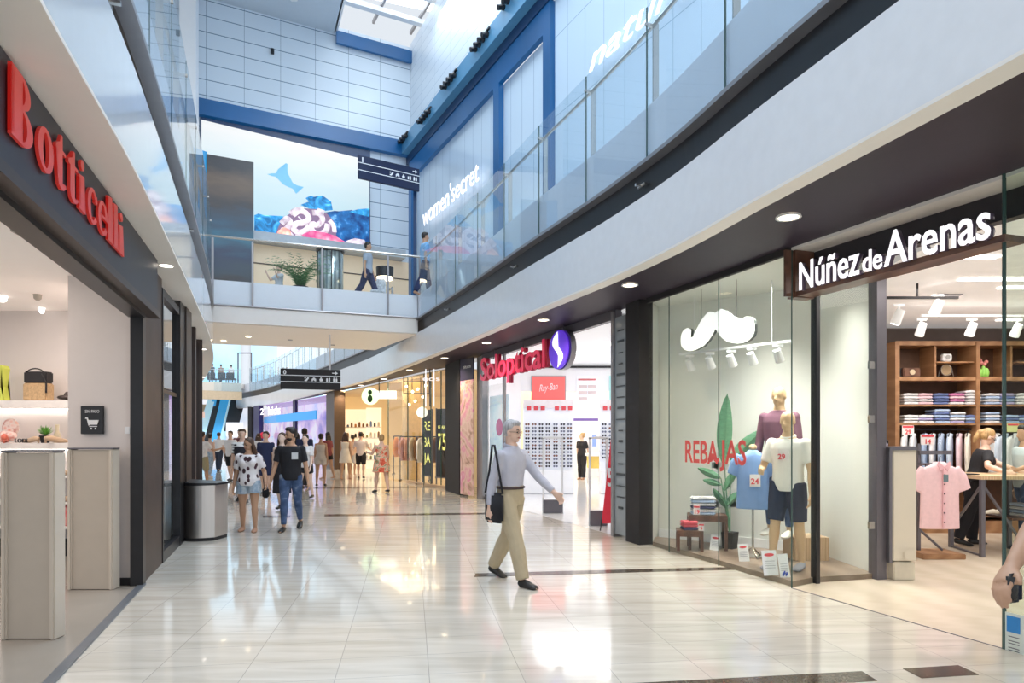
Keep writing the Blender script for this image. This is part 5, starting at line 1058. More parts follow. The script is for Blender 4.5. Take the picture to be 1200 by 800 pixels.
box(bm, ((fx0+fx1)/2,9.1,fz1-0.05), (fx1-fx0,0.05,0.1), bev=0.01); box(bm, ((fx0+fx1)/2,9.1,fz0+0.05), (fx1-fx0,0.05,0.1), bev=0.01); box(bm, (fx0+0.045,9.1,(fz0+fz1)/2), (0.09,0.05,fz1-fz0)); box(bm, (fx1-0.045,9.1,(fz0+fz1)/2), (0.09,0.05,fz1-fz0)); mk('frame', bm, M_white, r)
bm = bmesh.new(); box(bm, ((fx0+fx1)/2,9.14,(0.06+fz0)/2), (0.08,0.05,fz0-0.06)); mk('stand', bm, M_white, r)
bm = bmesh.new(); box(bm, (xat(946,8.2),8.25,0.20), (0.42,0.36,0.28), bev=0.004); mk('wooden_crate', bm, M_woodl, label='plain light wooden crate behind the mannequins', cat='crate')
# standing info cards at the glass
for i, (px, py, w_, h_, tilt) in enumerate([(836,637,0.12,0.2,0.1),(872,650,0.12,0.21,-0.1),(904,664,0.15,0.27,-0.1),(927.5,672,0.10,0.25,-0.12)]):
    g = G(px, py+h_*780/8.0*0.5, 0.06); g = V(g.x+0.05, g.y+0.13, 0.06)
    if i == 3: g = V(2.93,7.13,0.06)
    r = root('leaflet_card', ['white card with red header left of the nesting table front','pale card with red header beside the silver stand','largest white card with red header at the mannequin feet','white card with blue print at the window corner'][i], 'price sign', g, rotz=-0.3)
    Rm = Matrix.Rotation(tilt,4,'Y') @ Matrix.Rotation(-0.18,4,'X')
    bm = bmesh.new(); box(bm, (0,0,h_/2), (w_,0.008,h_)); bm.transform(Rm); kc = mk('card', bm, M_white, r, world=False)
    bm = bmesh.new(); 
    if i < 3: ball(bm, (0,-0.006,h_*0.82), w_*0.34, 12, (1,0.05,0.35)); bm.transform(Rm); mk('red_emblem', bm, MATS['card_red'], kc, world=False)
    else:
        for a_ in range(5): box(bm, (-0.02+0.01*a_,-0.006,0.03+0.012*(a_%3)), (0.014,0.003,0.03))
        bm.transform(Rm); mk('blue_print', bm, mat('print_blue',(0.05,0.1,0.5),0.5), r, world=False)
    bm = bmesh.new()
    for k_ in range(4): box(bm, (0,-0.006,h_*(0.3+0.09*k_)), (w_*0.7,0.002,0.006))
    bm.transform(Rm); mk('text_line', bm, mat('text_grey',(0.45,0.45,0.5),0.6), kc, world=False)
# REBAJAS letters on the glass
r = root('window_lettering', 'red REBAJAS letters stuck on the display window', 'lettering', (2.6,8.2,1.24))
gl = (E2-E1).normalized(); gl2 = (E3-E2).normalized(); gn = Vector((-0.93,-0.36))
def on_line(px, A, u): k = (px-600)/780.0; t = (k*A.y-A.x)/(u.x-k*u.y); return A+u*t
p0 = on_line(804, E1, gl)+gn*0.012; p1 = on_line(842.5, E1, gl)+gn*0.012
mk('letters', text_bm('REBA', 0.40, (p0.x,p0.y,1.235), (gl.x,gl.y,0), ext=0.002, bold=0.006, fit=(p1-p0).length), mat('sticker_red',(0.75,0.10,0.09),0.5), r)
q0 = on_line(845, E2, gl2)+gn*0.02; q1 = on_line(876, E2, gl2)+gn*0.02
mk('letters', text_bm('JAS', 0.40, (q0.x,q0.y,1.245), (gl2.x,gl2.y,0), ext=0.002, bold=0.006, fit=(q1-q0).length), MATS['sticker_red'], r)
bm = bmesh.new(); pm = on_line(837, E1, gl)+gn*0.016
for s in (-1,1): ext_poly(bm, [(x*0.17, z*0.17) for x, z in moustache_half(s)], (pm.x,pm.y,1.29), (gl.x,gl.y,0), (0,0,1), -0.003)
mk('moustache', bm, MATS['sticker_red'], r)
# ================================================================ STORE DIRECTORY PIER + BLACK COLUMN
def ss(px0, px1, z0, z1, th, m, name, side=0.0, parent=None, kind=True, k0=None, **kw):
    """vertical slab on the right storefront curve between image columns"""
    a = on_store(px0); b = on_store(px1); bm = bmesh.new(); slab(bm, a, b, z0, z1, th, side=side)
    return struct(name, bm, m) if (parent is None and kind) else mk(name, bm, m, parent, **kw)
def on_store(px):
    k = (px-600)/780.0; best = None
    for i in range(len(SR)-1):
        p, q = SR[i][0], SR[i+1][0]; f0 = p.x-k*p.y; f1 = q.x-k*q.y
        if f0*f1 <= 0 and p.y > 3: t = f0/(f0-f1); return p.lerp(q, t)
    return SR[-1][0]
ss(741,757, 0, 3.53, 0.22, M_blackm, 'trim_black_column', side=0)
r = root('store_directory', 'narrow tall grey glass store directory beside the black column', 'directory', (on_store(731).x, on_store(731).y, 0))
ss(723,740, 0.05, 3.4, 0.10, mat('directory_grey',(0.30,0.33,0.35),0.15,noise=0.1,scale=2), 'glass_face', parent=r)
ss(721,724, 0, 3.5, 0.16, M_steeld, 'frame', parent=r)
random.seed(21)
a = on_store(724.5); b = on_store(738); u = (b-a).normalized(); nn = Vector((-abs(u.y), -abs(u.x)*1.0)); nn = Vector((u.y,-u.x)); nn = nn if nn.dot(-a) > 0 else -nn
for i in range(17):
    z = 0.45+i*0.17; L = random.uniform(0.12,0.28); st = a+u*((b-a).length*0.5-L/2)+nn*0.06
    s = ''.join(random.choice('abcdefghilmnorstu') for _ in range(1)); bm = bmesh.new(); slab(bm, st, st+u*L, z, z+(0.018 if i%3 else 0.035), 0.004); mk('printed_line', bm, mat('print_dark',(0.06,0.07,0.08),0.5), r)
# ================================================================ OPTICIAN
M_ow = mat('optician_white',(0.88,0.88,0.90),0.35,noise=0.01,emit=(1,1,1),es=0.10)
oa = on_store(721); ob = on_store(566)
bm = bmesh.new(); slab(bm, oa+Vector((.12,.1)), (4.6,18.0), 0, 3.5, 0.1); slab(bm, (0.15,18.1), (4.6,18.1), 2.75, 3.5, 0.1); slab(bm, (-0.62,16.6), (0.2,18.1), 0, 3.5, 0.1); slab(bm, (-0.2,24.8), (5.5,24.8), 0, 3.5, 0.1); slab(bm, (5.0,18.0), (5.0,24.8), 0, 3.5, 0.1); slab(bm, (0.2,18.1), (0.2,24.8), 0, 3.5, 0.1); struct('wall_optician', bm, M_ow)
bm = bmesh.new(); poly_prism(bm, [oa+Vector((.1,.1)), (5.1,18), (5.1,24.9), (0.1,24.9), (0.1,18), ob+Vector((0.1,0.2))], 3.5, 3.58); struct('ceiling_optician', bm, mat('optician_ceiling',(0.88,0.88,0.9),0.5,emit=(1,1,1),es=0.3))  # ceiling surface itself glows to carry part of the room light
bm = bmesh.new(); poly_prism(bm, [oa, (5.1,18), (5.1,24.9), (0.1,24.9), (0.1,18), ob], -0.02, 0.003); struct('floor_optician', bm, mat('optician_floor',(0.86,0.86,0.87),0.12))
ss(562,568.5, 0, 3.5, 0.14, M_steeld, 'door_3'); ss(566,725, 3.38, 3.53, 0.1, M_graymetal, 'trim_optician_lintel')
# display wall columns at Y = 17.9
YD = 17.9
def disp(px0, px1, label):
    r = root('eyewear_display', label, 'display', ((xat(px0,YD)+xat(px1,YD))/2,YD,0))
    x0, x1 = xat(px0,YD), xat(px1,YD)
    bm = bmesh.new(); box(bm, ((x0+x1)/2,YD+0.1,1.38), (x1-x0,0.12,2.76)); bm.verts.ensure_lookup_table(); [setattr(v.co,'z',2.42) for v in bm.verts if v.co.z > 2.5]; mk('back_panel', bm, emis('display_glow',(0.9,0.92,1.0),0.25), r)
    bm = bmesh.new(); box(bm, ((x0+x1)/2,YD-0.08,0.32), (x1-x0,0.35,0.6)); mk('base_cabinet', bm, M_ow, r)
    bm = bmesh.new(); box(bm, ((x0+x1)/2,YD+0.02,2.52), (x1-x0,0.05,0.22)); bmesh.ops.translate(bm, vec=(0,0,-0.12), verts=bm.verts); mk('header', bm, mat('header_pale',(0.85,0.80,0.82),0.5), r)
    return r
r1 = disp(613,671.5,'wall display of eyewear behind the walking man'); r2 = disp(703,724,'narrow eyewear display right of the passage')
bm = bmesh.new(); ext_poly(bm, [(0,0),(0.07,0),(0.07,0.01),(0,0.01)], (0,0,0),(1,0,0),(0,0,1),0.01); bm.free()
for rr, xs in ((r1,(620,628,636,652.5,660.5,668)),(r2,(709,717))):
    for x in xs:
        bm = bmesh.new(); box(bm, (xat(x,YD),YD-0.02,zat(478,YD)), (0.115,0.02,0.11)); box(bm, (xat(x,YD),YD-0.035,zat(478,YD)), (0.06,0.02,0.05)); mk('red_brand_square', bm, mat('optic_red',(0.75,0.08,0.10),0.5), rr)
def glasses_mesh(c):
    bm = bmesh.new()
    for s in (-1,1):
        tube(bm, [(s*0.034-0.001,0,0)]+[(s*0.034,-0.012,0)], [(0.022,0.028)]*2, 10)
        tube(bm, [(s*0.062,-0.01,0.008),(s*0.06,0.09,0.0)], 0.004, 4)
    box(bm, (0,-0.006,0.006), (0.02,0.008,0.006)); me = bpy.data.meshes.new('eyeglasses'); bm.to_mesh(me); bm.free(); me.materials.append(c); return me
gm = [glasses_mesh(mat('lens_black',(0.02,0.02,0.03),0.2)), glasses_mesh(mat('lens_brown',(0.20,0.09,0.06),0.2)), glasses_mesh(mat('lens_grey',(0.16,0.18,0.25),0.2))]
random.seed(9)
def glass_grid(cols, y0, y1, n, where, Yd=17.84):
    for ci, x in enumerate(cols):
        for ri in range(n):
            o = bpy.data.objects.new('eyeglasses', random.choice(gm)); COL.objects.link(o); o.location = (xat(x,Yd),Yd,zat(y0+(y1-y0)*ri/(n-1),Yd)); o.scale = (1.0,1,1.3)
            tag(o, 'eyeglasses, %s from top in the %s column of the %s' % (ORD[ri], ORD[ci], where), 'glasses', 'eyewear on the optician displays')
glass_grid([618,626,634,642,651,659.5,667.5], 497, 546, 13, 'larger eyewear display')
glass_grid([708,716], 497, 536, 10, 'narrow eyewear display')
# posters
def flat(px0, px1, py0, py1, Yd, m, name, label=None, cat='poster', parent=None, th=0.03, rz=0.0):
    bm = bmesh.new(); box(bm, ((xat(px0,Yd)+xat(px1,Yd))/2,Yd,(zat(py0,Yd)+zat(py1,Yd))/2), (xat(px1,Yd)-xat(px0,Yd),th,zat(py0,Yd)-zat(py1,Yd)), rz); return mk(name, bm, m, parent, label=label, cat=cat if label else None)
r = root('illuminated_poster', 'bright red poster with white Ray-Ban script on the optician wall', 'poster', (xat(643,17.9),17.9,zat(468,17.9)))
flat(623.5,662,441,468,17.98,mat('poster_red',(0.82,0.10,0.10),0.4,emit=(1.0,0.16,0.14),es=0.5),'face',parent=r); flat(622.5,663,440,469,18.02,M_steeld,'frame',parent=r)
mk('lettering', text_bm('Ray-Ban', 0.26, (xat(632,17.93),17.93,zat(458.5,17.93)), (1,0,0.12), ext=0.004, shear=0.3, fit=0.5), M_white, r)
r = root('wall_poster', 'pale price poster with small eyewear pictures over the passage', 'poster', (xat(687,18),18,zat(475,18)))
flat(676,700,441,475,17.99,mat('poster_pale',(0.80,0.82,0.88),0.5,emit=(0.9,0.92,1),es=0.3),'sheet',parent=r)
for i in range(5): flat(678+(i%2)*11,688+(i%2)*10,451+(i//2)*7,455+(i//2)*7,17.965,mat('poster_text',(0.75,0.62,0.62),0.5),'text_block',parent=r)
flat(677.5,698,443.5,445.5,17.965,mat('poster_red2',(0.7,0.2,0.2),0.5),'heading',parent=r)
flat(714,722,440,470,17.99,mat('poster_green',(0.35,0.62,0.62),0.4,emit=(0.5,0.8,0.8),es=0.3),'wall_poster','greenish poster partly hidden by the directory pier')
flat(672,701,490,493,18.0,mat('purple_strip',(0.25,0.15,0.5),0.4),'header_sign','thin purple sign over the optician passage','sign')
bm = bmesh.new(); slab(bm,(0.2,18.02),(4.6,18.02),3.38,3.44,0.03); struct('trim_optician_dark_line', bm, M_black)
# back room furniture
r = root('reception_desk', 'small yellow and white desk at the back of the optician', 'desk', (xat(694,21.5),21.5,0))
flat(689,702,534,548,21.5,mat('desk_yellow',(0.85,0.62,0.15),0.5),'front_panel',parent=r,th=0.6); flat(687,704,531,534,21.5,M_white,'top',parent=r,th=0.8)
for x in (688.5,702.5): flat(x-0.7,x+0.7,548,566,21.5,M_white,'leg',parent=r,th=0.05)
flat(694,699,509,523,24.5,emis('tv_blue',(0.2,0.3,0.8),0.8),'wall_monitor','small blue screen on the optician back wall','screen')
# glass pane at left of entrance with poster
r = root('shop_window', 'glass pane with pale blue poster left of the optician entrance', 'window', (on_store(578).x,on_store(578).y,0))
ss(569,591, 0.08, 2.75, 0.012, M_glass, 'pane', parent=r)
pa = on_store(569); pb = on_store(591); pn = Vector((0.9,0.4))*0.12
bm = bmesh.new(); slab(bm, pa+pn, pb+pn, 0.15, 2.5, 0.02); mk('poster', bm, ramp_mat('poster_blue','noise',1.2,[(0.3,(0.55,0.75,0.9)),(0.6,(0.85,0.92,0.97)),(0.8,(0.7,0.6,0.85))],0.4,emit=0.35), r)
c = pa.lerp(pb,0.55)+pn*0.8; bm = bmesh.new(); ball(bm,(c.x,c.y,1.75),0.2,16,(1,1,1)); 
for v in bm.verts: d = Vector((v.co.x-c.x, v.co.y-c.y)); n_ = pn.normalized(); k_ = d.dot(n_); v.co.x -= n_.x*k_*0.95; v.co.y -= n_.y*k_*0.95
mk('pink_circle', bm, mat('pink_magenta',(0.7,0.15,0.4),0.4), r)
ss(590,592, 0, 3.4, 0.05, M_steeld, 'mullion', parent=r); ss(566,592, 0.0, 0.08, 0.06, M_steeld, 'bottom_rail', parent=r)
# EAS gates
def eas(px0, px1, ytop, pyb, label):
    Yg = 1248/(pyb-508); r = root('security_gate', label, 'security gate', (xat((px0+px1)/2,Yg),Yg,0)); x0=xat(px0,Yg); x1=xat(px1,Yg); zt=zat(ytop,Yg)
    for x in (x0,x1): bm = bmesh.new(); box(bm, (x,Yg,zt/2), (0.035,0.05,zt)); mk('side_rail', bm, M_white, r)
    bm = bmesh.new(); box(bm, ((x0+x1)/2,Yg,zt), (x1-x0+0.035,0.05,0.035)); box(bm, ((x0+x1)/2,Yg,zt+0.022), ((x1-x0)*0.5,0.04,0.012)); mk('top_rail', bm, M_white, r)
    bm = bmesh.new(); box(bm, ((x0+x1)/2,Yg,0.14), (x1-x0,0.16,0.26), bev=0.01); mk('foot', bm, M_graymetal, r)
eas(636.5,659,513,601,'white security gate frame in the optician entrance, behind the walking man'); eas(691,711,513,616,'white security gate frame beside the red standing banner')
# red banner
r = root('standing_banner', 'leaning red banner with a white 5 at the optician entrance', 'banner', (xat(713,11.0),11.0,0))
Yb = 11.1
bm = bmesh.new(); ext_poly(bm, [(xat(705,Yb),zat(613,Yb)),(xat(719,Yb),zat(613,Yb)),(xat(722,Yb),zat(504,Yb)),(xat(717,Yb),zat(503,Yb))], (0,Yb,0), (1,0,0), (0,0,1), 0.01); mk('fabric', bm, mat('banner_red',(0.72,0.03,0.06),0.5,emit=(0.8,0.03,0.05),es=0.1), r)
mk('numeral', text_bm('5', 0.42, (xat(711.5,11.05),11.05,zat(569,11.05)), (1,0,0), ext=0.003, bold=0.01, xs=0.55), M_white, r)
bm = bmesh.new(); tube(bm, [(xat(706,Yb),Yb+0.03,0.2),(xat(702,Yb),Yb-0.15,0)], 0.012, 6); tube(bm, [(xat(718,Yb),Yb+0.03,0.2),(xat(721,Yb),Yb-0.15,0)], 0.012, 6); mk('feet', bm, M_black, r)
# sign
sa = on_store(573)+Vector((-0.12,-0.06)); sb = on_store(650)+Vector((-0.12,-0.06)); su = (sb-sa).normalized(); sn2 = Vector((su.y,-su.x)); sn2 = sn2 if sn2.dot(-sa) > 0 else -sn2
r = root('shop_sign', 'thick red Soloptical letters over the optician entrance', 'sign', (sa.x,sa.y,2.8))
bm = text_bm('Soloptical', 0.74, (sa.x+sn2.x*0.08,sa.y+sn2.y*0.08,2.86), (su.x,su.y,0), ext=0.004, bold=0.010, fit=(sb-sa).length); mk('letter_faces', bm, mat('sign_red_face',(0.80,0.02,0.09),0.3,emit=(1.0,0.02,0.12),es=0.3), r)
bm = text_bm('Soloptical', 0.74, (sa.x,sa.y,2.86), (su.x,su.y,0), ext=0.03, bold=0.010, fit=(sb-sa).length); mk('letter_sides', bm, mat('sign_red_side',(0.45,0.01,0.06),0.4), r)
oc = on_store(667)+Vector((-0.2,-0.08)); r = root('oval_sign', 'violet oval emblem with a white S-shaped stroke beside the red letters', 'sign', (oc.x,oc.y,2.75))
oz = zat(409.5,oc.y); RW, RH = 0.40, 0.345
ell = [(RW*math.cos(2*PI*i/40), RH*math.sin(2*PI*i/40)) for i in range(40)]
bm = bmesh.new(); ext_poly(bm, ell, (oc.x-sn2.x*0.02,oc.y-sn2.y*0.02,oz), (su.x,su.y,0), (0,0,1), -0.12 if False else 0.02); mk('face', bm, mat('violet_face',(0.10,0.03,0.55),0.3,emit=(0.12,0.03,0.75),es=0.5), r)
bm = bmesh.new(); ext_poly(bm, [(x*1.04,y*1.04) for x,y in ell], (oc.x-sn2.x*0.15,oc.y-sn2.y*0.15,oz), (su.x,su.y,0), (0,0,1), 0.10); mk('casing', bm, M_steeld, r)
sw = []
for i in range(13): t = i/12; y = RH*0.92*(1-2*t); sw.append((0.16*math.sin(2*PI*t)*-1.0*0.9-0.02*0, y))
wdh = [0.012+0.085*math.sin(PI*i/12) for i in range(13)]
bm = bmesh.new(); fo = 0.02 if (Vector((su.x,su.y,0)).cross(V(0,0,1))).to_2d().dot(sn2) > 0 else -0.02
ext_poly(bm, [(x-w_, y) for (x,y),w_ in zip(sw,wdh)]+[(x+w_, y) for (x,y),w_ in reversed(list(zip(sw,wdh)))], (oc.x+sn2.x*0.012,oc.y+sn2.y*0.012,oz), (su.x,su.y,0), (0,0,1), 0.008); mk('white_stroke', bm, emis('stroke_white',(1,1,1),0.9), r)
for i, px in enumerate((585,620,668)):
    p = on_store(px)+Vector((-0.12,-0.05)); bm = bmesh.new(); cyl(bm, (p.x,p.y,3.3), (p.x,p.y,3.53), 0.012, seg=6); mk('sign_rod', bm, M_graymetal, r)
for i, (x, y) in enumerate([(1.2,15.5),(2.4,14.0),(3.2,16.5),(1.6,20.5),(3.2,20.5)]):
    bm = bmesh.new(); box(bm, (x,y,3.485), (1.1,0.3,0.02)); mk('ceiling_light', bm, M_lampc, label='white light panel on the optician ceiling, %s of five' % ORD[i], cat='ceiling light')
area('optician_lamp', (2.0,15.3,3.42), 3.0, 45, (0.96,0.97,1.0), sy=3.0); area('optician_lamp', (2.4,21.5,3.4), 2.5, 50, (1,0.98,0.95), sy=3)

# ================================================================ DARK PIER, FACE POSTER
ss(531,548, 0, 3.53, 0.25, M_blackm, 'trim_dark_pier', side=-0.1)
M_face = ramp_mat('collage_poster','noise',1.6,[(0.25,(0.16,0.06,0.05)),(0.42,(0.62,0.36,0.26)),(0.5,(0.80,0.58,0.48)),(0.6,(0.75,0.25,0.38)),(0.72,(0.85,0.72,0.68)),(0.85,(0.25,0.2,0.35))],0.4,emit=0.12,dist=2.2)
r = root('tall_poster', 'tall collage poster in pink and brown tones on the dark pier', 'poster', (on_store(554).x,on_store(554).y,0))
pa = on_store(548)+Vector((-0.16,-0.25)); pb = on_store(561)+Vector((-0.12,-0.1))
bm = bmesh.new(); slab(bm, pa, pb, 0.05, 2.95, 0.03); mk('printed_sheet', bm, M_face, r)
bm = bmesh.new(); slab(bm, pa, pb, 2.95, 3.5, 0.03); mk('dark_header', bm, mat('header_navy',(0.03,0.025,0.06),0.4), r)
q = pa.lerp(pb,0.25); pu = (pb-pa).normalized(); qn = Vector((pu.y,-pu.x)); qn = qn if qn.dot(-pa) > 0 else -qn; q = q+qn*0.02; mk('lettering', text_bm('DEPILACION', 0.1, (q.x,q.y,3.25), (pu.x,pu.y,0), ext=0.002, fit=0.42), M_white, r)
r = root('red_planter', 'small red wall box holding a green plant on the dark pier', 'planter', (xat(541,18.2),18.2,zat(492,18.2)))
flat(535,547,485,493,18.25,M_red,'box',parent=r,th=0.2)
bm = bmesh.new(); random.seed(4)
for i in range(20):
    a_ = random.uniform(0,2*PI); p_ = V(xat(543,18.2),18.22,zat(485,18.2)); tip = p_+V(0.14*math.cos(a_),0.06*math.sin(a_),random.uniform(0.06,0.16)); s_ = V(0.02,0,0); vs = [bm.verts.new(v) for v in (p_-s_, p_+s_, tip)]; bm.faces.new(vs)
mk('leaves', bm, MATS['leaf_green'], r)

# ================================================================ WARM FASHION SHOP
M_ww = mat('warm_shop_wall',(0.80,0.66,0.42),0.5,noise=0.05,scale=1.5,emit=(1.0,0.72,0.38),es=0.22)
def poly_wall(pxs, depth, z1, m, name):
    bm = bmesh.new(); pts = []
    for px in pxs: p = on_store(px); pts.append((p.x+depth*0.88, p.y+depth*0.47))
    for i in range(len(pts)-1): slab(bm, pts[i], pts[i+1], 0, z1, 0.1)
    return struct(name, bm, m), pts
bm = bmesh.new(); slab(bm, (-1.45,19.3), (1.2,24.0), 0, 3.5, 0.1); slab(bm, (1.2,24.0), (1.2,33.6), 0, 3.5, 0.1); slab(bm, (1.25,33.6), (-8.8,33.6), 0, 3.5, 0.1); slab(bm, (-8.8,33.6), (-8.0,30.6), 0, 3.5, 0.1); struct('wall_fashion_shop', bm, M_ww)
bm = bmesh.new(); fp = [on_store(px) for px in (533,500,470,440,398)]
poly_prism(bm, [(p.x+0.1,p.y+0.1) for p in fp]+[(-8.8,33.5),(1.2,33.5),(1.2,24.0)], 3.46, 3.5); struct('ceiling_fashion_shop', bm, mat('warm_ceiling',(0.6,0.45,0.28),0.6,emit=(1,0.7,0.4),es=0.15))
r = root('shop_window', 'tall golden-lit glass shopfront of the fashion shop left of the dark pier', 'window', (on_store(480).x,on_store(480).y,0))
gx = [531,517,505,497,478,455,430]
for i in range(len(gx)-1):
    if gx[i] == 455: continue
    ss(gx[i]-0.5, gx[i+1]+0.5, 0.05, 3.45, 0.012, M_glass, 'glass_panel', parent=r); p = on_store(gx[i+1]); bm = bmesh.new(); cyl(bm, (p.x,p.y,0), (p.x,p.y,3.45), 0.02, seg=6); mk('joint', bm, M_edge, r)
ss(531,478, 0, 0.08, 0.1, M_woodl, 'sill', parent=r)
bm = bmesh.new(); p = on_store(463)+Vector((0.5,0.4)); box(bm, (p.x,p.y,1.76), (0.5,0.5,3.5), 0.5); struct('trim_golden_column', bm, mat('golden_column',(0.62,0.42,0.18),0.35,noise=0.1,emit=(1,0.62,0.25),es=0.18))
for i, (px0, px1, d, t1, t2) in enumerate([(495,507,0.7,'RE','BA'),(511,526,0.5,'REBAJAS','75')]):
    a = on_store(px0)+Vector((d,d*0.5)); k_ = (px1-600)/780.0; 
    Yv = a.y-0.25; b = Vector((k_*Yv, Yv)); a = Vector(((px0-600)/780*a.y, a.y)); u_ = (b-a).normalized(); n_ = Vector((u_.y,-u_.x)); n_ = n_ if n_.dot(-a) > 0 else -n_
    r = root('poster_stand', ['black sale poster with pale RE BA letters behind the golden glass','black sale poster with REBAJAS and yellow 75 beside the dark pier'][i], 'poster', (a.x,a.y,0))
    bm = bmesh.new(); slab(bm, a, b, 0.3, 2.35, 0.03); mk('board', bm, M_blackm, r); bm = bmesh.new(); slab(bm, a-u_*0.02, b+u_*0.02, 0.26, 0.3, 0.05); slab(bm, a, a+u_*0.03, 0.02, 2.37, 0.04); slab(bm, b-u_*0.03, b, 0.02, 2.37, 0.04); mk('frame', bm, M_graymetal, r)
    W_ = (b-a).length; o1 = a+u_*W_*0.2+n_*0.02; My = emis('poster_yellow',(0.95,0.9,0.25),0.9)
    if i: mk('small_lettering', text_bm(t1, 0.14, (o1.x,o1.y,1.75), (u_.x,u_.y,0), ext=0.002, fit=W_*0.62), My, r); mk('numerals', text_bm(t2, 0.7, (o1.x,o1.y,1.12), (u_.x,u_.y,0), ext=0.003, bold=0.01, fit=W_*0.62), My, r)
    else: mk('lettering', text_bm(t1, 0.42, (o1.x,o1.y,1.7), (u_.x,u_.y,0), ext=0.002, fit=W_*0.6), My, r); mk('lettering', text_bm(t2, 0.42, (o1.x,o1.y,1.2), (u_.x,u_.y,0), ext=0.002, fit=W_*0.6), My, r); mk('lettering', text_bm('JA', 0.42, (o1.x,o1.y,0.7), (u_.x,u_.y,0), ext=0.002, fit=W_*0.6), My, r)
# hanging white lettered sign of the fashion shop
p = on_store(513)+Vector((-0.2,-0.3)); r = root('hanging_sign', 'small hanging light sign with thin bars and white letters near the dark pier', 'sign', (p.x,p.y,2.6))
for dx in (-0.12,0,0.12): bm = bmesh.new(); box(bm, (p.x+dx,p.y,2.95), (0.03,0.03,1.1)); mk('bar', bm, M_lettw if dx else M_graymetal, r)
mk('lettering', text_bm('eos', 0.2, (p.x-0.2,p.y-0.05,3.15), (1,0,0), ext=0.006, fit=0.5), M_lettw, r)
# black pipe frames with lamps
r = root('pipe_light_frame', 'black pipe frame with small warm lamps under the fashion shop ceiling', 'light fixture', (xat(484,21.5),21.5,2.6))
Yf = 22.0
bm = bmesh.new()
for z in (zat(447,Yf),zat(461,Yf)): cyl(bm, (xat(473,Yf),Yf,z), (xat(503,Yf),Yf,z), 0.018, seg=6)
for x in (473,483,493,503): cyl(bm, (xat(x,Yf),Yf,zat(461,Yf)), (xat(x,Yf),Yf,3.48), 0.014, seg=6)
mk('pipes', bm, M_black, r)
for i, (x, y) in enumerate([(477,453),(484,459),(490,456),(496,465),(487,470),(480,474),(499,452)]): bm = bmesh.new(); ball(bm, (xat(x,Yf),Yf-0.1,zat(y,Yf)), 0.045, 8); mk('lamp_globe', bm, M_lampw, r)
bm = bmesh.new(); cyl(bm,(xat(493,20.3),20.6,zat(483,20.6)),(xat(493,20.3),20.64,zat(483,20.6)),0.17,seg=24); mk('round_clock_sign', bm, emis('round_white',(1,0.97,0.85),0.9), label='round pale sign above the RE BA poster', cat='sign')
# clothes racks and figures inside
random.seed(13)
wc = [('black',(0.03,0.03,0.035)),('cream',(0.8,0.72,0.58)),('rose',(0.7,0.4,0.38)),('brown',(0.3,0.17,0.1)),('white',(0.85,0.83,0.8)),('olive',(0.3,0.3,0.16)),('orange',(0.75,0.35,0.12)),('blue',(0.2,0.28,0.5))]
def rack(px, Yd, n, label):
    x = xat(px,Yd); r = root('clothes_rail', label+' in the fashion shop', 'rail', (x,Yd,0))
    bm = bmesh.new(); cyl(bm, (x-0.5,Yd,1.5),(x+0.5,Yd,1.5),0.02,seg=6)
    for s in (-0.5,0.5): cyl(bm, (x+s,Yd,0),(x+s,Yd,1.5),0.02,seg=6); cyl(bm,(x+s,Yd-0.25,0.02),(x+s,Yd+0.25,0.02),0.02,seg=6)
    mk('frame', bm, M_black, r)
    for i in range(n):
        cn, cc = random.choice(wc); me = sm_long.copy(); me.materials.clear(); me.materials.append(mat('garment_'+cn,cc,0.8))
        o = bpy.data.objects.new('garment', me); COL.objects.link(o); o.location = (x-0.4+0.8*i/max(1,n-1),Yd,1.47); o.rotation_euler = (0,0,1.25); o.scale = (1,1,1.1)
        tag(o, '%s garment, %s from the left on the %s' % (cn, ORD[i], label), 'garment', 'garments on the fashion shop rails')
rack(507,21.2,6,'rail beside the RE BA poster'); rack(486,22.8,6,'rail behind the golden glass'); rack(476,26.5,5,'rear clothes rail')
# shelves with goods along the back, lit
def goods_unit(px0, px1, Yd, rows, label, z0=0.4, dz=0.5, cols=None, m=None):
    r = root('display_shelves', label, 'shelving', (xat((px0+px1)/2,Yd),Yd,0)); x0, x1 = xat(px0,Yd), xat(px1,Yd)
    bm = bmesh.new(); box(bm, ((x0+x1)/2,Yd+0.2,1.4), (x1-x0,0.04,2.8)); mk('back_panel', bm, m or emis('glow_cream',(1.0,0.86,0.62),0.8), r)
    for i in range(rows): bm = bmesh.new(); box(bm, ((x0+x1)/2,Yd,z0+i*dz), (x1-x0,0.4,0.04)); mk('shelf', bm, M_white, r)
    return x0, x1
random.seed(31)
def goods(px0, px1, Yd, rows, label, z0=0.4, dz=0.5, n=6, **k):
    x0, x1 = goods_unit(px0, px1, Yd, rows, label, z0, dz, **k)
    for i in range(rows):
        for j in range(n):
            w_ = (x1-x0)/n*0.6; h_ = random.uniform(0.12,0.3); cn, cc = random.choice(wc); bm = bmesh.new(); cx_ = x0+(j+0.5)*(x1-x0)/n
            lathe(bm, (cx_,Yd-0.02,z0+i*dz+0.02), [(w_*0.42,0),(w_*0.5,h_*0.15),(w_*0.45,h_*0.8),(w_*0.2,h_)], 8); mk('shop_item', bm, mat('garment_'+cn,cc,0.8), label='%s item, %s from the left, %s shelf up, %s' % (cn, ORD[j], ORD[i], label.split(' in ')[0]), cat='shop item', group='goods on '+label.split(' in ')[0])
goods(401,428,32.5,4,'left lit shelves in the fashion shop',n=6); goods(428,446,30.5,4,'right lit shelves in the fashion shop',n=4)
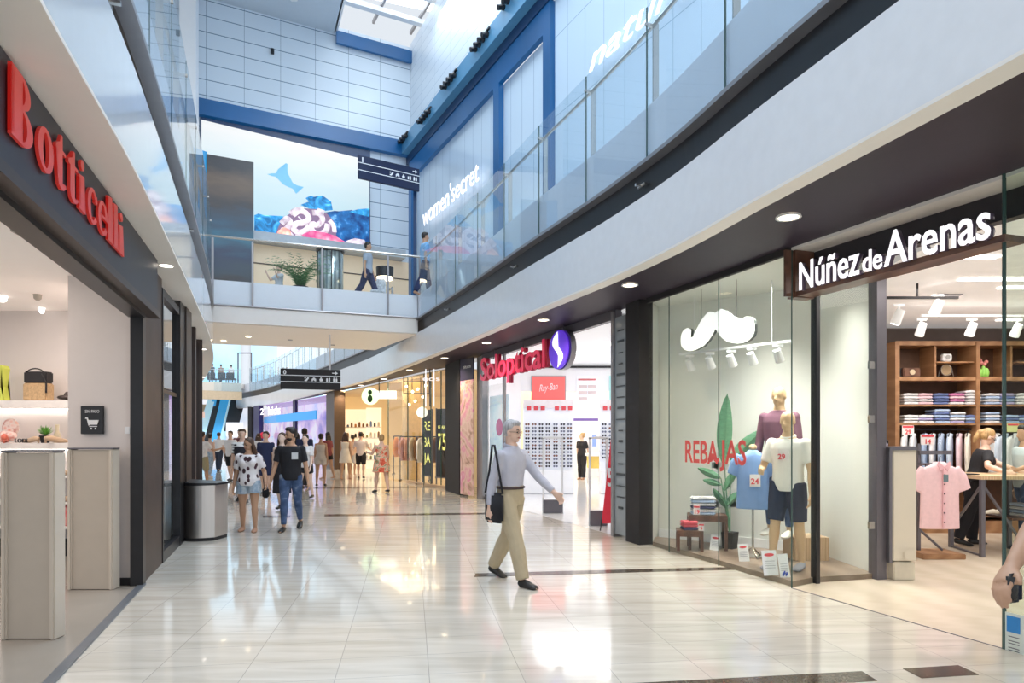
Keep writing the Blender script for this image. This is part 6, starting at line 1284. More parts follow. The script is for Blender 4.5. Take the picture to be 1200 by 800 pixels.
# green cross light sign
Yc = 23.2; p = V(xat(434,Yc),Yc,zat(464,Yc)); r = root('projecting_sign', 'glowing round green and white projecting sign', 'sign', p)
bm = bmesh.new(); cyl(bm, p+V(0,0.03,0), p-V(0,0.03,0), 0.3, seg=28); mk('face', bm, emis('green_white_glow',(0.75,1.0,0.6),1.3), r)
bm = bmesh.new(); ball(bm, p+V(0,-0.05,0.13), 0.09, 12, (0.8,0.3,1)); ball(bm, p+V(0,-0.05,-0.09), 0.11, 12, (0.8,0.3,1.2)); mk('dark_figure', bm, mat('dark_green',(0.02,0.08,0.02),0.5), r)
bm = bmesh.new(); box(bm, p+V(0.55,0.05,0.05), (0.7,0.06,0.28)); mk('light_bar', bm, emis('bar_white',(1,1,0.92),1.3), r)
bm = bmesh.new(); tube(bm, [p+V(0.3,0.03,0.1), p+V(0.3,0.03,0.9)], 0.02, 6); mk('arm', bm, M_black, r)
area('fashion_lamp', (0.8,21.8,3.4), 2.5, 120, (1,0.75,0.42), sy=3); area('fashion_lamp', (-2.0,27.5,3.4), 4, 200, (1,0.78,0.48), sy=4)
area('soffit_glow', (-3.6,22.8,3.45), 1.4, 50, (1,0.78,0.5), sy=3, rot=(0,0,0.5)); 
# ================================================================ FAR PILLARS AND VIOLET SHOP
ss(388.5,398, 0, 3.53, 0.5, mat('brown_pillar',(0.09,0.055,0.035),0.4), 'trim_brown_pillar')
VW = [(-9.0,34.5),(-9.5,37.5),(-13.5,43.5),(-18.5,51.0),(-20.5,54.5)]; bm = bmesh.new(); [slab(bm, VW[i], VW[i+1], 0, 3.5, 0.1) for i in range(4)]; struct('wall_violet_shop', bm, ramp_mat('violet_shop','noise',0.7,[(0.3,(0.25,0.16,0.55)),(0.45,(0.65,0.45,0.72)),(0.55,(0.9,0.78,0.88)),(0.7,(0.55,0.6,0.9)),(0.85,(0.9,0.8,0.6))],0.4,emit=0.55))
bm = bmesh.new(); strip(bm, [(on_store(px).x, on_store(px).y+0.1, 3.48) for px in (388,360,335,310)], [(p[0],p[1],3.48) for p in VW[:4]]); struct('ceiling_violet_shop', bm, mat('violet_ceiling',(0.4,0.3,0.5),0.5,emit=(0.6,0.4,0.9),es=0.3))
r = root('shop_window', 'violet-lit distant shop window with white script', 'window', (on_store(330).x,on_store(330).y,0))
for a_, b_ in ((387,347),(345,305)): ss(a_,b_,0.05,3.4,0.02,M_glass,'glass_panel',parent=r)
ss(344.5,347.5,0,3.5,0.15,mat('violet_frame',(0.03,0.02,0.10),0.4),'mullion',parent=r); ss(300,306,0,3.5,0.3,MATS['violet_frame'],'mullion',parent=r)
a = on_store(307); b = on_store(343); u_ = (b-a).normalized(); o1 = a+u_*0.1+Vector((-0.1,-0.1)); mk('numeral', text_bm('2', 0.6, (o1.x,o1.y,2.85), (u_.x,u_.y,0), ext=0.01, fit=0.9), M_lettw, r); o1 = a+u_*((b-a).length*0.30)+Vector((-0.1,-0.1)); mk('lettering', text_bm('kids', 0.75, (o1.x,o1.y,2.8), (u_.x,u_.y,0), ext=0.01, bold=0.01, fit=(b-a).length*0.4), M_lettw, r)
p = on_store(318); bm = bmesh.new(); 
for dx in (-0.13,0.13): ball(bm, (p.x+dx-0.3,p.y-0.3,1.5), 0.2, 10, (1,0.2,1))
mk('heart_sticker', bm, M_red, label='red heart-shaped sticker on the violet shop window', cat='sticker')
a = on_store(306); b = on_store(387)
bm = bmesh.new(); slab(bm, a+Vector((-0.1,0.8)), b+Vector((-0.9,0.8)), 2.3, 2.75, 0.05); mk('blue_banner', bm, emis('banner_blue',(0.05,0.35,0.8),0.6), label='blue band inside the violet shop', cat='banner')
for i, px in enumerate((293.5,299)):
    Yp = 47.5; bm = bmesh.new(); box(bm, (xat(px,Yp),Yp,1.76), (0.26,0.3,3.52)); struct('trim_dark_column_%d' % (i+1), bm, M_blackm)
# escalators
r = root('escalator', 'blue-sided escalator climbing at the far end of the mall', 'escalator', (xat(240,46),46,0))
def esc_pt(px, py, Yd): return V(xat(px,Yd), Yd, zat(py,Yd))
M_bl = mat('escalator_blue',(0.05,0.3,0.6),0.25,emit=(0.05,0.4,0.8),es=0.5); M_pale = mat('escalator_pale',(0.5,0.75,0.85),0.25,emit=(0.5,0.8,0.95),es=0.45)
def esc_band(x0b, x1b, x0t, x1t, m, name, dy=0.0, yb=520, yt=452):
    bm = bmesh.new(); Y0, Y1 = 46+dy, 56+dy
    vs = [bm.verts.new(v) for v in (esc_pt(x0b,yb,Y0), esc_pt(x1b,yb,Y0), esc_pt(x1t,yt,Y1), esc_pt(x0t,yt,Y1))]; bm.faces.new(vs); mk(name, bm, m, r)
esc_band(226,238,249,256,M_pale,'side_panel'); esc_band(238,255,256,262,M_black,'step_flight',0.1); esc_band(232,241,254,258,M_bl,'handrail_panel',-0.1,528,450)
esc_band(246,262,262,274,M_bl,'centre_panel',-0.1); esc_band(262,278,274,292,M_black,'step_flight',0.1,505,452); esc_band(256,264,272,277,M_pale,'side_panel',-0.15)
flat(266,284,495,511,45,emis('kiosk_white',(0.9,0.95,1),0.9),'lit_kiosk','bright white lit panel at the foot of the escalator','panel',th=0.3)
flat(230,240,482,500,50,emis('far_red_panel',(0.9,0.6,0.5),0.6),'far_poster','small pinkish poster left of the escalator','poster')
# downlights in the soffits
dl = [(924,253),(738,333),(637,374),(570,401),(521,419),(480,433),(450,443.5),(423,451),(402,457.5),(382,462),(364,467)]
for i, (px, py) in enumerate(dl):
    Yp = 1.93*780/(508-py); c = (xat(px,Yp), Yp)
    r = root('ceiling_downlight', '%s round downlight from the camera in the right-hand soffit' % ORD[i], 'downlight', (c[0],c[1],3.5), 'downlights in the right soffit')
    s = 0.085 if i < 6 else 0.1
    bm = bmesh.new(); lathe(bm, (c[0],c[1],3.512), [(s*1.25,0.016),(s*1.3,0.0),(s,0.002)], 20, close=False); mk('ring', bm, M_white, r, smooth=True)
    bm = bmesh.new(); lathe(bm, (c[0],c[1],3.514), [(0,0),(s,0.0)], 20, close=False); mk('lamp', bm, M_lampw if i != 9 else M_lampw, r)
    if i < 9: area('downlight_lamp', (c[0],c[1],3.49), 0.15, 16 if i < 3 else 24, (1,0.80,0.56), shape='DISK', spread=2.2)
for i, (px, py) in enumerate([(195,309),(238,408),(238,441)]):
    Yp = 1.93*780/(508-py); c = (xat(px,Yp), Yp); bm = bmesh.new(); lathe(bm, (c[0],c[1],3.505), [(0,0.0),(0.07,0.0),(0.085,0.015)], 18); mk('ceiling_downlight', bm, M_lampc, label='small white downlight in the left soffit, %s from the camera' % ORD[i], cat='downlight')
# ================================================================ PEOPLE AND MANNEQUINS
SKIN = {'light':(0.72,0.48,0.37),'tan':(0.52,0.30,0.19),'pale':(0.80,0.60,0.50),'beige':(0.66,0.45,0.27),'white':(0.82,0.80,0.76)}
def skinmat(k):
    return mat('skin_'+k, SKIN[k], 0.5, noise=0.03)
def D(a): return math.radians(a)
def chain_leg(H, s, hw, a, b, o):
    """hip->knee->ankle, a: thigh forward angle, b: knee bend, o: outward"""
    hip = V(s*hw, 0, 0); L1 = 0.245*H; L2 = 0.235*H
    d1 = V(s*math.sin(D(o)), math.sin(D(a))*math.cos(D(o)), -math.cos(D(a))*math.cos(D(o)))
    c = a-b; d2 = V(s*math.sin(D(o*0.6)), math.sin(D(c)), -math.cos(D(c))).normalized()
    k = hip+d1*L1; an = k+d2*L2; return hip, k, an, c
def chain_arm(H, sh, s, a, o, b, inward=0.0):
    L1 = 0.17*H; L2 = 0.145*H
    d1 = V(s*math.sin(D(o)), math.sin(D(a))*math.cos(D(o)), -math.cos(D(a))*math.cos(D(o)))
    c = a+b; d2 = V(s*math.sin(D(o-inward)), math.sin(D(c))*math.cos(D(o-inward)), -math.cos(D(c))*math.cos(D(o-inward))).normalized()
    e = sh+d1*L1; w = e+d2*L2; return sh, e, w, d2
def arm_to(H, sh, s, target):
    L1 = 0.17*H; L2 = 0.145*H; t = Vector(target); d = t-sh; L = min(d.length, (L1+L2)*0.995); u = d.normalized(); t = sh+u*L
    a = (L1*L1-L2*L2+L*L)/(2*L); h = math.sqrt(max(0, L1*L1-a*a)); pole = V(s*0.25,-0.8,-0.5); pole = (pole-u*pole.dot(u)).normalized()
    e = sh+u*a+pole*h; return sh, e, t, (t-e).normalized()
def person(name, label, loc, yaw, H=1.7, sex='m', skin='tan', legs=((10,5,2),(-10,8,2)), arms=((8,8,12),(-8,8,12)), handto=(None,None), lean=0.0, head=(0,0), top=None, bottom=None, shoes=None, hair=None, cat='person', vox=0.012, detail=0, build=1.0, group=None, headless=False, legless=False, zbase=None, parent_label=None, sit=False):
    """loc: ground point. yaw: facing direction angle in degrees measured from +Y toward -X (0 = away from the camera)"""
    r = root(name, label, cat, (loc[0],loc[1],loc[2]), group, rotz=D(yaw))
    f = sex == 'f'; hw = 0.052*H*build*(1.05 if f else 1.0); shw = (0.088 if f else 0.104)*H*build; W = build
    LG = [chain_leg(H, s, hw, *legs[i]) for i, s in enumerate((-1,1))]
    low = min(l[2].z for l in LG) - 0.045*H
    hz = -low if zbase is None else zbase; off = V(0,0,hz)
    R = Matrix.Rotation(-D(lean), 3, 'X')
    def tz(x, y, z): return R @ V(x*H, y*H, z*H) + off        # torso frame, origin at the pelvis
    neck = tz(0,-0.005,0.325); hc = neck + V(0,0.012*H+0.03*H*math.sin(D(lean)),0.085*H)
    HR = Matrix.Translation(hc) @ Matrix.Rotation(D(head[0]),4,'Z') @ Matrix.Rotation(-D(head[1]),4,'X')
    SH = [tz(s*shw/H, 0, 0.268) for s in (-1,1)]
    AR = []
    for i, s in enumerate((-1,1)):
        if handto[i] is not None: AR.append(arm_to(H, SH[i], s, handto[i]))
        else:
            a_ = arms[i]; AR.append(chain_arm(H, SH[i], s, a_[0], a_[1], a_[2], a_[3] if len(a_) > 3 else 3))
    def torso(bm, e=0.0, z0=-0.02, z1=0.30, fit=True):
        prof = [(-0.03,0.078,0.058),(0.0,0.090,0.066),(0.04,0.092,0.068),(0.09,0.078,0.056),(0.13,0.074,0.053),(0.19,0.085,0.060),(0.24,0.094,0.060),(0.275,0.090,0.052),(0.300,0.055,0.042),(0.318,0.034,0.036),(0.34,0.030,0.034)] if f else \
               [(-0.03,0.082,0.058),(0.0,0.088,0.064),(0.04,0.088,0.066),(0.09,0.084,0.062),(0.13,0.086,0.063),(0.19,0.096,0.066),(0.24,0.104,0.066),(0.275,0.100,0.056),(0.300,0.062,0.044),(0.318,0.038,0.040),(0.34,0.034,0.038)]
        pts = []; rad = []
        for z, rx, ry in prof:
            if z0-1e-6 <= z <= z1+1e-6: pts.append(tz(0,0,z)); rad.append((ry*H*W+e, rx*H*W+e))
        tube(bm, pts, rad, 20, up=(0,1,0))
        if f and z1 > 0.2:
            for s in (-1,1): ball(bm, tz(s*0.042,0.045,0.215), 0.040*H+e*0.6, 12)
    def seg(bm, pts, rads, e=0.0): tube(bm, pts, [x+e for x in rads], 12, up=(0,1,0))
    def leg(bm, i, e=0.0, t=1.0, hem=0.0):
        h, k, a, c = [LG[i][0]+off, LG[i][1]+off, LG[i][2]+off, LG[i][3]]
        P_ = [h+V(0,0,0.02*H), h.lerp(k,0.35), h.lerp(k,0.75), k, k.lerp(a,0.28), k.lerp(a,0.6), a]
        R_ = [0.052*H*W, 0.050*H*W, 0.038*H*W, 0.031*H*W, 0.033*H*W, 0.025*H*W, 0.019*H*W]
        n = t*6; m_ = int(n); P2 = P_[:m_+1]; R2 = R_[:m_+1]
        if n > m_: P2.append(P_[m_].lerp(P_[m_+1], n-m_)); R2.append(R_[m_]*(1-(n-m_))+R_[m_+1]*(n-m_))
        R2 = [x+e+hem*j/max(1,len(R2)-1) for j, x in enumerate(R2)]; seg(bm, P2, R2)
    def arm(bm, i, e=0.0, t=1.0):
        s, k, w_, d = AR[i]; s_ = SH[i].lerp(tz(0,0,0.285),0.45); s0_ = SH[i].lerp(tz(0,0,0.29),0.22)
        P_ = [s_, s, s.lerp(k,0.45), k, k.lerp(w_,0.35), w_]; R_ = [0.020*H*W, 0.030*H*W, 0.027*H*W, 0.022*H*W, 0.022*H*W, 0.0145*H*W]
        n = t*5; m_ = int(n); P2 = P_[:m_+1]; R2 = R_[:m_+1]
        if n > m_: P2.append(P_[m_].lerp(P_[m_+1], n-m_)); R2.append(R_[m_]*(1-(n-m_))+R_[m_+1]*(n-m_))
        seg(bm, P2, R2, e); ball(bm, s, 0.031*H*W+e*0.9, 12)
    def foot(bm, i, e=0.0):
        a = LG[i][2]+off; c = LG[i][3]; tilt = min(0, c)*0.5 if a.z-0.05*H > 0.02 else 0
        RF = Matrix.Translation(a) @ Matrix.Rotation(D(tilt),4,'X'); F_ = lambda y, z: RF @ V((1 if i else -1)*max(0,y)*0.12*H*0.5, y*H, z*H)
        tube(bm, [F_(-0.028,-0.026),F_(-0.015,-0.022),F_(0.03,-0.022),F_(0.07,-0.030),F_(0.102,-0.034),F_(0.118,-0.036)], [(0.010*H+e,0.012*H+e),(0.021*H+e,0.018*H+e),(0.021*H+e,0.021*H+e),(0.014*H+e,0.026*H+e),(0.010*H+e,0.022*H+e),(0.005*H,0.012*H)], 12, up=(0,0,1))
    def hand(bm, i, spread=True):
        s, k, w_, d = AR[i]; side = -1 if i == 0 else 1
        palm_n = V(-side,0,0); palm_n = (palm_n-d*palm_n.dot(d)).normalized(); fw = d.cross(palm_n).normalized(); 
        if fw.y < 0: fw = -fw
        hl = 0.052*H; tube(bm, [w_-d*0.01*H, w_+d*0.012*H, w_+d*hl*0.75, w_+d*hl], [(0.012*H,0.015*H),(0.0125*H,0.019*H),(0.011*H,0.024*H),(0.009*H,0.023*H)], 10, up=tuple(palm_n))
        for j, (o_, l_) in enumerate(((0.018,0.042),(0.0065,0.048),(-0.0055,0.044),(-0.017,0.034))):
            b0 = w_+d*hl*0.92+fw*o_*H; curl = palm_n*0.014*H*(1.2 if j else 0.8); p1 = b0+d*l_*0.45*H+curl*0.3; p2 = b0+d*l_*0.78*H+curl*1.0; p3 = b0+d*l_*0.95*H+curl*1.9
            tube(bm, [b0-d*0.01*H,p1,p2,p3], [0.0062*H,0.0058*H,0.0052*H,0.004*H], 7)
        t0 = w_+d*0.02*H+fw*0.014*H; tube(bm, [t0,t0+d*0.018*H+fw*0.016*H,t0+d*0.036*H+fw*0.022*H+palm_n*0.006*H], [0.008*H,0.007*H,0.005*H], 7)
    # body
    bm = bmesh.new(); torso(bm, 0.0, -0.03, 0.34)
    for i in (0,1):
        if not legless: leg(bm, i); foot(bm, i)
        arm(bm, i); hand(bm, i)
    if not headless:
        tube(bm, [tz(0,0,0.30), neck, HR @ V(0,-0.01*H,-0.03*H)], [0.036*H*(0.9 if f else 1), 0.031*H*(0.88 if f else 1), 0.034*H*(0.88 if f else 1)], 14)
        ball(bm, (0,0,0), 1.0, 20, (1,1,1), rot=HR @ Matrix.Translation((0,-0.004*H,0.012*H)) @ Matrix.Diagonal((0.045*H,0.054*H,0.056*H,1)))
        ball(bm, (0,0,0), 1.0, 16, (1,1,1), rot=HR @ Matrix.Translation((0,0.014*H,-0.028*H)) @ Matrix.Diagonal((0.032*H,0.034*H,0.036*H,1)))
        ball(bm, (0,0,0), 1.0, 12, (1,1,1), rot=HR @ Matrix.Translation((0,0.034*H,-0.050*H)) @ Matrix.Diagonal((0.015*H,0.012*H,0.012*H,1)))
        tube(bm, [HR @ V(0,0.046*H,0.004*H), HR @ V(0,0.054*H,-0.010*H), HR @ V(0,0.058*H,-0.019*H), HR @ V(0,0.046*H,-0.024*H)], [0.005*H,0.006*H,0.009*H,0.007*H], 8)
        for s in (-1,1): ball(bm, (0,0,0), 1.0, 8, (1,1,1), rot=HR @ Matrix.Translation((s*0.046*H,-0.002*H,-0.006*H)) @ Matrix.Diagonal((0.006*H,0.010*H,0.016*H,1)))
    me = voxel(bm, vox*0.75 if detail else vox, 2); sk = skinmat(skin)
    mkm('body', me, sk, r, world=False, smooth=True)
    if detail and not headless and cat == 'person':
        for s in (-1,1):
            bm = bmesh.new(); ball(bm, HR @ V(s*0.018*H,0.0455*H,-0.001*H), 0.0062*H, 8, (1.2,0.6,0.7)); mk('eye', bm, mat('eye_dark',(0.03,0.02,0.02),0.2), r, world=False)
            bm = bmesh.new(); tube(bm, [HR @ V(s*0.008*H,0.051*H,0.010*H), HR @ V(s*0.018*H,0.050*H,0.014*H), HR @ V(s*0.028*H,0.045*H,0.011*H)], 0.0022*H, 5); mk('eyebrow', bm, mat('brow_dark', (0.05,0.03,0.02), 0.6), r, world=False)
        bm = bmesh.new(); tube(bm, [HR @ V(-0.013*H,0.046*H,-0.034*H), HR @ V(0,0.052*H,-0.035*H), HR @ V(0.013*H,0.046*H,-0.034*H)], [0.002*H,0.0042*H,0.002*H], 6); mk('mouth', bm, mat('lips',(0.45,0.14,0.12),0.4), r, world=False)
    # clothing
    if top:
        kind, m = top; bm = bmesh.new()
        if kind in ('tee','polo'): torso(bm, 0.021, -0.03, 0.300); [arm(bm, i, 0.014, 0.50) for i in (0,1)]
        elif kind == 'shirt': torso(bm, 0.014, 0.0, 0.318); [arm(bm, i, 0.012, 0.97) for i in (0,1)]
        elif kind == 'loose': torso(bm, 0.028, -0.03, 0.300); [arm(bm, i, 0.024, 0.50) for i in (0,1)]
        elif kind == 'tank': torso(bm, 0.010, 0.0, 0.275)
        elif kind == 'dress':
            torso(bm, 0.010, 0.09, 0.275); tube(bm, [tz(0,0,0.13), tz(0,0,0.06), off+V(0,0,-0.03*H), off+V(0,0,-0.17*H)], [(0.062*H*W,0.082*H*W),(0.085*H*W,0.105*H*W),(0.10*H*W,0.12*H*W),(0.115*H*W,0.14*H*W)], 20, up=(0,1,0))
        elif kind == 'long_dress':
            torso(bm, 0.010, 0.09, 0.275); tube(bm, [tz(0,0,0.13), tz(0,0,0.05), off+V(0,0,-0.1*H), off+V(0,0,-0.30*H)], [(0.062*H*W,0.082*H*W),(0.085*H*W,0.105*H*W),(0.09*H*W,0.11*H*W),(0.10*H*W,0.12*H*W)], 20, up=(0,1,0))
        mkm('dress' if 'dress' in kind else 'shirt', voxel(bm, vox, 2), m, r, world=False, smooth=True)
    if bottom:
        kind, m = bottom; bm = bmesh.new()
        torso(bm, 0.016, -0.03, 0.09 if kind != 'shorts' else 0.04)
        for i in (0,1):
            if kind == 'jeans': leg(bm, i, 0.010, 0.96)
            elif kind == 'trousers': leg(bm, i, 0.016, 1.0, 0.022)
            elif kind == 'shorts': leg(bm, i, 0.016, 0.22 if f else 0.40, 0.012)
            elif kind == 'bermuda': leg(bm, i, 0.018, 0.44, 0.012)
        mkm('trousers' if kind in ('jeans','trousers') else 'shorts', voxel(bm, vox, 2), m, r, world=False, smooth=True)
    if shoes:
        for i in (0,1): bm = bmesh.new(); foot(bm, i, 0.007); mkm('shoe', voxel(bm, vox*0.8, 1), shoes, r, world=False, smooth=True)
    if hair:
        style, col = hair; HC = {'dark':(0.015,0.010,0.008),'brown':(0.07,0.035,0.02),'blond':(0.45,0.28,0.12),'grey':(0.42,0.41,0.42),'bald':(0.3,0.25,0.22)}
        m = mat('hair_'+col, HC.get(col,(0.02,0.015,0.01)), 0.5, noise=0.35, scale=60, stretch=(1,1,0.1)); bm = bmesh.new()
        hs = lambda x,y,z,a,b,c: ball(bm, (0,0,0), 1.0, 18, (1,1,1), rot=HR @ Matrix.Translation((x*H,y*H,z*H)) @ Matrix.Diagonal((a*H,b*H,c*H,1)))
        hs(0,-0.012,0.024,0.049,0.054,0.053)
        if style == 'short': hs(0,-0.018,0.004,0.0475,0.046,0.042); hs(0,0.012,0.050,0.038,0.036,0.022)
        if style == 'quiff': hs(0,-0.018,0.004,0.0475,0.046,0.042); hs(0,0.016,0.056,0.036,0.036,0.022)
        if style in ('long','verylong'):
            L_ = 0.14 if style == 'long' else 0.2
            for s in (-1,0,1): tube(bm, [HR @ V(s*0.030*H,-0.012*H,0.03*H), HR @ V(s*0.045*H,-0.022*H,-0.03*H), HR @ V(s*0.05*H,-0.03*H,-0.09*H), HR @ V(s*0.048*H,-0.035*H+0.02*H*abs(s),-L_*H)], [0.022*H,0.024*H,0.026*H,0.014*H], 10)
        if style == 'bun': hs(0,-0.05,0.05,0.026,0.026,0.026); hs(0,-0.02,0.0,0.047,0.044,0.04)
        if style == 'tail': tube(bm, [HR @ V(0,-0.045*H,0.035*H), HR @ V(0,-0.075*H,0.01*H), HR @ V(0,-0.078*H,-0.05*H), HR @ V(0,-0.07*H,-0.09*H)], [0.018*H,0.022*H,0.02*H,0.008*H], 10); hs(0,-0.02,0.0,0.047,0.044,0.04)
        mkm('hair', voxel(bm, vox*0.75, 1), m, r, world=False, smooth=True)
    r['_dummy'] = 0; del r['_dummy']
    return dict(root=r, AR=AR, HR=HR, off=off, tz=tz, H=H, LG=LG, SH=SH)
def to_world(p, v): return Matrix.Translation(p['root'].location) @ p['root'].rotation_euler.to_matrix().to_4x4() @ v
cl = lambda n, c, nz=0.05, sc=12: mat('cloth_'+n, c, 0.85, noise=nz, scale=sc, bump=0.15)
C_black = cl('black',(0.015,0.015,0.02)); C_white = cl('white_top',(0.80,0.79,0.80)); C_khaki = cl('khaki',(0.48,0.40,0.27)); C_shirt = cl('grey_lilac_shirt',(0.50,0.50,0.58)); C_jeans = ramp_mat('jeans','noise',9,[(0.3,(0.03,0.06,0.14)),(0.6,(0.07,0.12,0.25)),(0.72,(0.30,0.36,0.45))],0.85)
C_spots = ramp_mat('white_black_print','vor',13,[(0.0,(0.05,0.02,0.03)),(0.36,(0.07,0.03,0.04)),(0.40,(0.82,0.78,0.80)),(1.0,(0.85,0.82,0.84))],0.85,interp='LINEAR',stretch=(1,1,0.7))
C_denim = ramp_mat('light_denim','noise',14,[(0.3,(0.22,0.32,0.45)),(0.7,(0.55,0.62,0.68))],0.85)
C_flower = ramp_mat('red_flower_print','noise',9,[(0.3,(0.55,0.05,0.03)),(0.45,(0.75,0.16,0.08)),(0.55,(0.82,0.62,0.45)),(0.65,(0.20,0.25,0.12)),(0.75,(0.7,0.1,0.06))],0.85,dist=1)
C_navy = cl('navy_blue',(0.02,0.03,0.09)); C_cream = cl('cream_pale',(0.74,0.66,0.56)); C_beige = cl('beige_shorts',(0.6,0.54,0.48)); C_pinkt = cl('pink_pale',(0.72,0.55,0.52)); C_blue = cl('sky_blue',(0.22,0.45,0.72)); S_black = mat('shoe_black',(0.015,0.015,0.015),0.35); S_white = mat('shoe_white',(0.7,0.7,0.7),0.5); S_tan = mat('sandal_tan',(0.4,0.22,0.14),0.5)

def yaw_of(dx, dy): return math.degrees(math.atan2(-dx, dy))
# 1 walking man
p = person('person', 'grey-haired man in grey shirt and khaki trousers walking with a dark bag', (-0.02,7.2,0), yaw_of(0.75,-0.66), 1.78, 'm', 'light', legs=((-17,14,1),(22,8,1)), arms=((38,10,12),(-12,10,10)), lean=2, head=(10,2), top=('shirt',C_shirt), bottom=('trousers',C_khaki), shoes=S_black, hair=('short','grey'), vox=0.011, detail=1, build=0.98)
bm = bmesh.new(); o_ = p['off']; tz_ = p['tz']; torus = [tz_(0.087*math.cos(2*PI*i/24),0.064*math.sin(2*PI*i/24),0.075) for i in range(25)]
tube(bm, [V(v.x*1.08,v.y*1.12,v.z) for v in torus], 0.014, 6); mk('belt', bm, mat('belt_dark',(0.05,0.03,0.03),0.5), part(p['root'],'trousers'), world=False)
bm = bmesh.new(); nk = tz_(0,-0.004,0.318); tube(bm, [V(nk.x+0.072*math.cos(2*PI*i/20), nk.y+0.075*math.sin(2*PI*i/20), nk.z+0.012-0.02*math.sin(2*PI*i/20)) for i in range(21)], [(0.02,0.008)]*21, 8, up=(0,0,1)); mk('collar', bm, C_shirt, part(p['root'],'shirt'), world=False, smooth=True)
bm = bmesh.new(); 
for s in (-1,1): tube(bm, [p['HR'] @ V(s*0.018*1.78+0.012*math.cos(2*PI*i/12)*1.2, 0.0535*1.78, -0.001*1.78+0.012*math.sin(2*PI*i/12)) for i in range(13)], 0.002, 5)
for s in (-1,1): tube(bm, [p['HR'] @ V(s*0.05,0.094,0.0), p['HR'] @ V(s*0.083,0.01,0.0)], 0.002, 5)
mk('eyeglasses', bm, M_black, p['root'], world=False)
w_ = to_world(p, p['AR'][1][2]); sh_ = to_world(p, p['SH'][1])
rb = root('shoulder_bag', 'black shoulder bag hanging at the side of the walking man', 'bag', (sh_.x-0.06,sh_.y,0.72))
Rz = Matrix.Translation((sh_.x-0.06,sh_.y-0.02,0.82)) @ Matrix.Rotation(D(yaw_of(0.75,-0.66)),4,'Z')
bm = bmesh.new(); box(bm, (0,0,0), (0.09,0.24,0.32), bev=0.03); bm.transform(Rz); mk('bag_body', bm, C_black, rb, smooth=True)
bm = bmesh.new(); tube(bm, [V(0,0.12,0.15),V(0.0,0.07,0.38),V(0.03,0.03,0.66),V(0.0,-0.03,0.66),V(-0.03,-0.10,0.38),V(0,-0.13,0.15)], (0.012), 6); bm.transform(Rz); mk('strap', bm, C_black, rb, smooth=True)
# 2, 3 couple
Ym = 11.0; xm_, xf_ = xat(341,Ym), xat(291.5,10.9); mid = V((xm_+xf_)/2-0.0, 10.9, 0.80)
def local(loc, yaw, wpt): return Matrix.Rotation(-D(yaw),4,'Z') @ (Vector(wpt)-Vector(loc))
la = (xf_,10.9,0); ya = yaw_of(0.15,-1)
pf = person('person', 'young woman in black-spotted white top and denim shorts holding a man\'s hand', la, ya, 1.53, 'f', 'tan', legs=((8,10,2),(-4,6,2)), arms=((6,14,14),(-4,12,8)), handto=(local(la,ya,(mid.x-0.03,10.85,0.80)),None), head=(-40,8), top=('loose',C_spots), bottom=('shorts',C_denim), shoes=S_tan, hair=('verylong','brown'), vox=0.010, detail=1, build=1.08)
lb = (xm_,Ym,0); yb_ = yaw_of(0.12,-1)
pm_ = person('person', 'bearded young man in black tee with white pocket and ripped jeans', lb, yb_, 1.70, 'm', 'tan', legs=((-10,20,1),(8,4,1)), arms=((-4,12,14),(10,14,8)), handto=(None,local(lb,yb_,(mid.x+0.03,10.88,0.80))), head=(-55,4), top=('tee',C_black), bottom=('jeans',C_jeans), shoes=S_black, hair=('quiff','dark'), vox=0.010, detail=1, build=1.0)
bm = bmesh.new(); tz_ = pm_['tz']; c_ = tz_(-0.050,0.072,0.205); box(bm, c_, (0.10,0.012,0.11), 0.25); mk('chest_pocket', bm, mat('pocket_pale',(0.62,0.64,0.66),0.8), part(pm_['root'],'shirt'), world=False)
bm = bmesh.new(); HR_ = pm_['HR']; ball(bm, (0,0,0), 1.0, 12, (1,1,1), rot=HR_ @ Matrix.Translation((0,0.0155*1.7,-0.037*1.7)) @ Matrix.Diagonal((0.0325*1.7,0.034*1.7,0.027*1.7,1))); mk('beard', bm, mat('hair_dark',(0.015,0.01,0.008),0.5), pm_['root'], world=False, smooth=True)
w_ = to_world(pf, pf['AR'][1][2]) if False else V(xat(312,10.9),10.92,0.62)
rb = root('handbag', 'small black bag hanging between the couple', 'bag', (xat(311,10.9),10.9,0.55))
bm = bmesh.new(); box(bm, (xat(310.5,11.0),11.03,0.62), (0.10,0.07,0.17), bev=0.02); mk('bag_body', bm, C_black, rb, smooth=True)
bm = bmesh.new(); tube(bm, [(xat(309,11),11.03,0.70),(xat(306,11.0),11.02,1.05),(xat(302,11.0),10.98,1.20)], 0.006, 5); mk('strap', bm, C_black, rb)
# others
def simple(px, Y, H, sex, yaw, label, skin='tan', **k):
    k.setdefault('vox', 0.016 if Y < 20 else 0.02)
    return person('person', label, (xat(px,Y),Y,0), yaw, H, sex, skin, **k)
simple(284,15.6,1.72,'m',yaw_of(0.25,-1),'man in a dark and white shirt walking just behind the spotted-top woman','light',top=('tee',ramp_mat('black_white_panel','noise',2.0,[(0.48,(0.02,0.02,0.03)),(0.52,(0.8,0.8,0.8))],0.8,stretch=(1,1,3))),bottom=('bermuda',C_navy),shoes=S_black,hair=('short','brown'),legs=((14,8,2),(-12,14,2)),arms=((8,8,10),(-10,8,10)))
simple(311.5,17.6,1.66,'m',180,'young man in navy tee with pale chest print, behind the couple','light',top=('tee',C_navy),bottom=('bermuda',C_navy),shoes=S_black,hair=('short','dark'),legs=((6,4,2),(-6,10,2)))
simple(330.5,13.9,1.62,'f',180,'pale long-haired woman in black dress directly behind the bearded man','pale',top=('long_dress',C_black),shoes=S_black,hair=('verylong','brown'),legs=((8,4,1),(-8,12,1)))
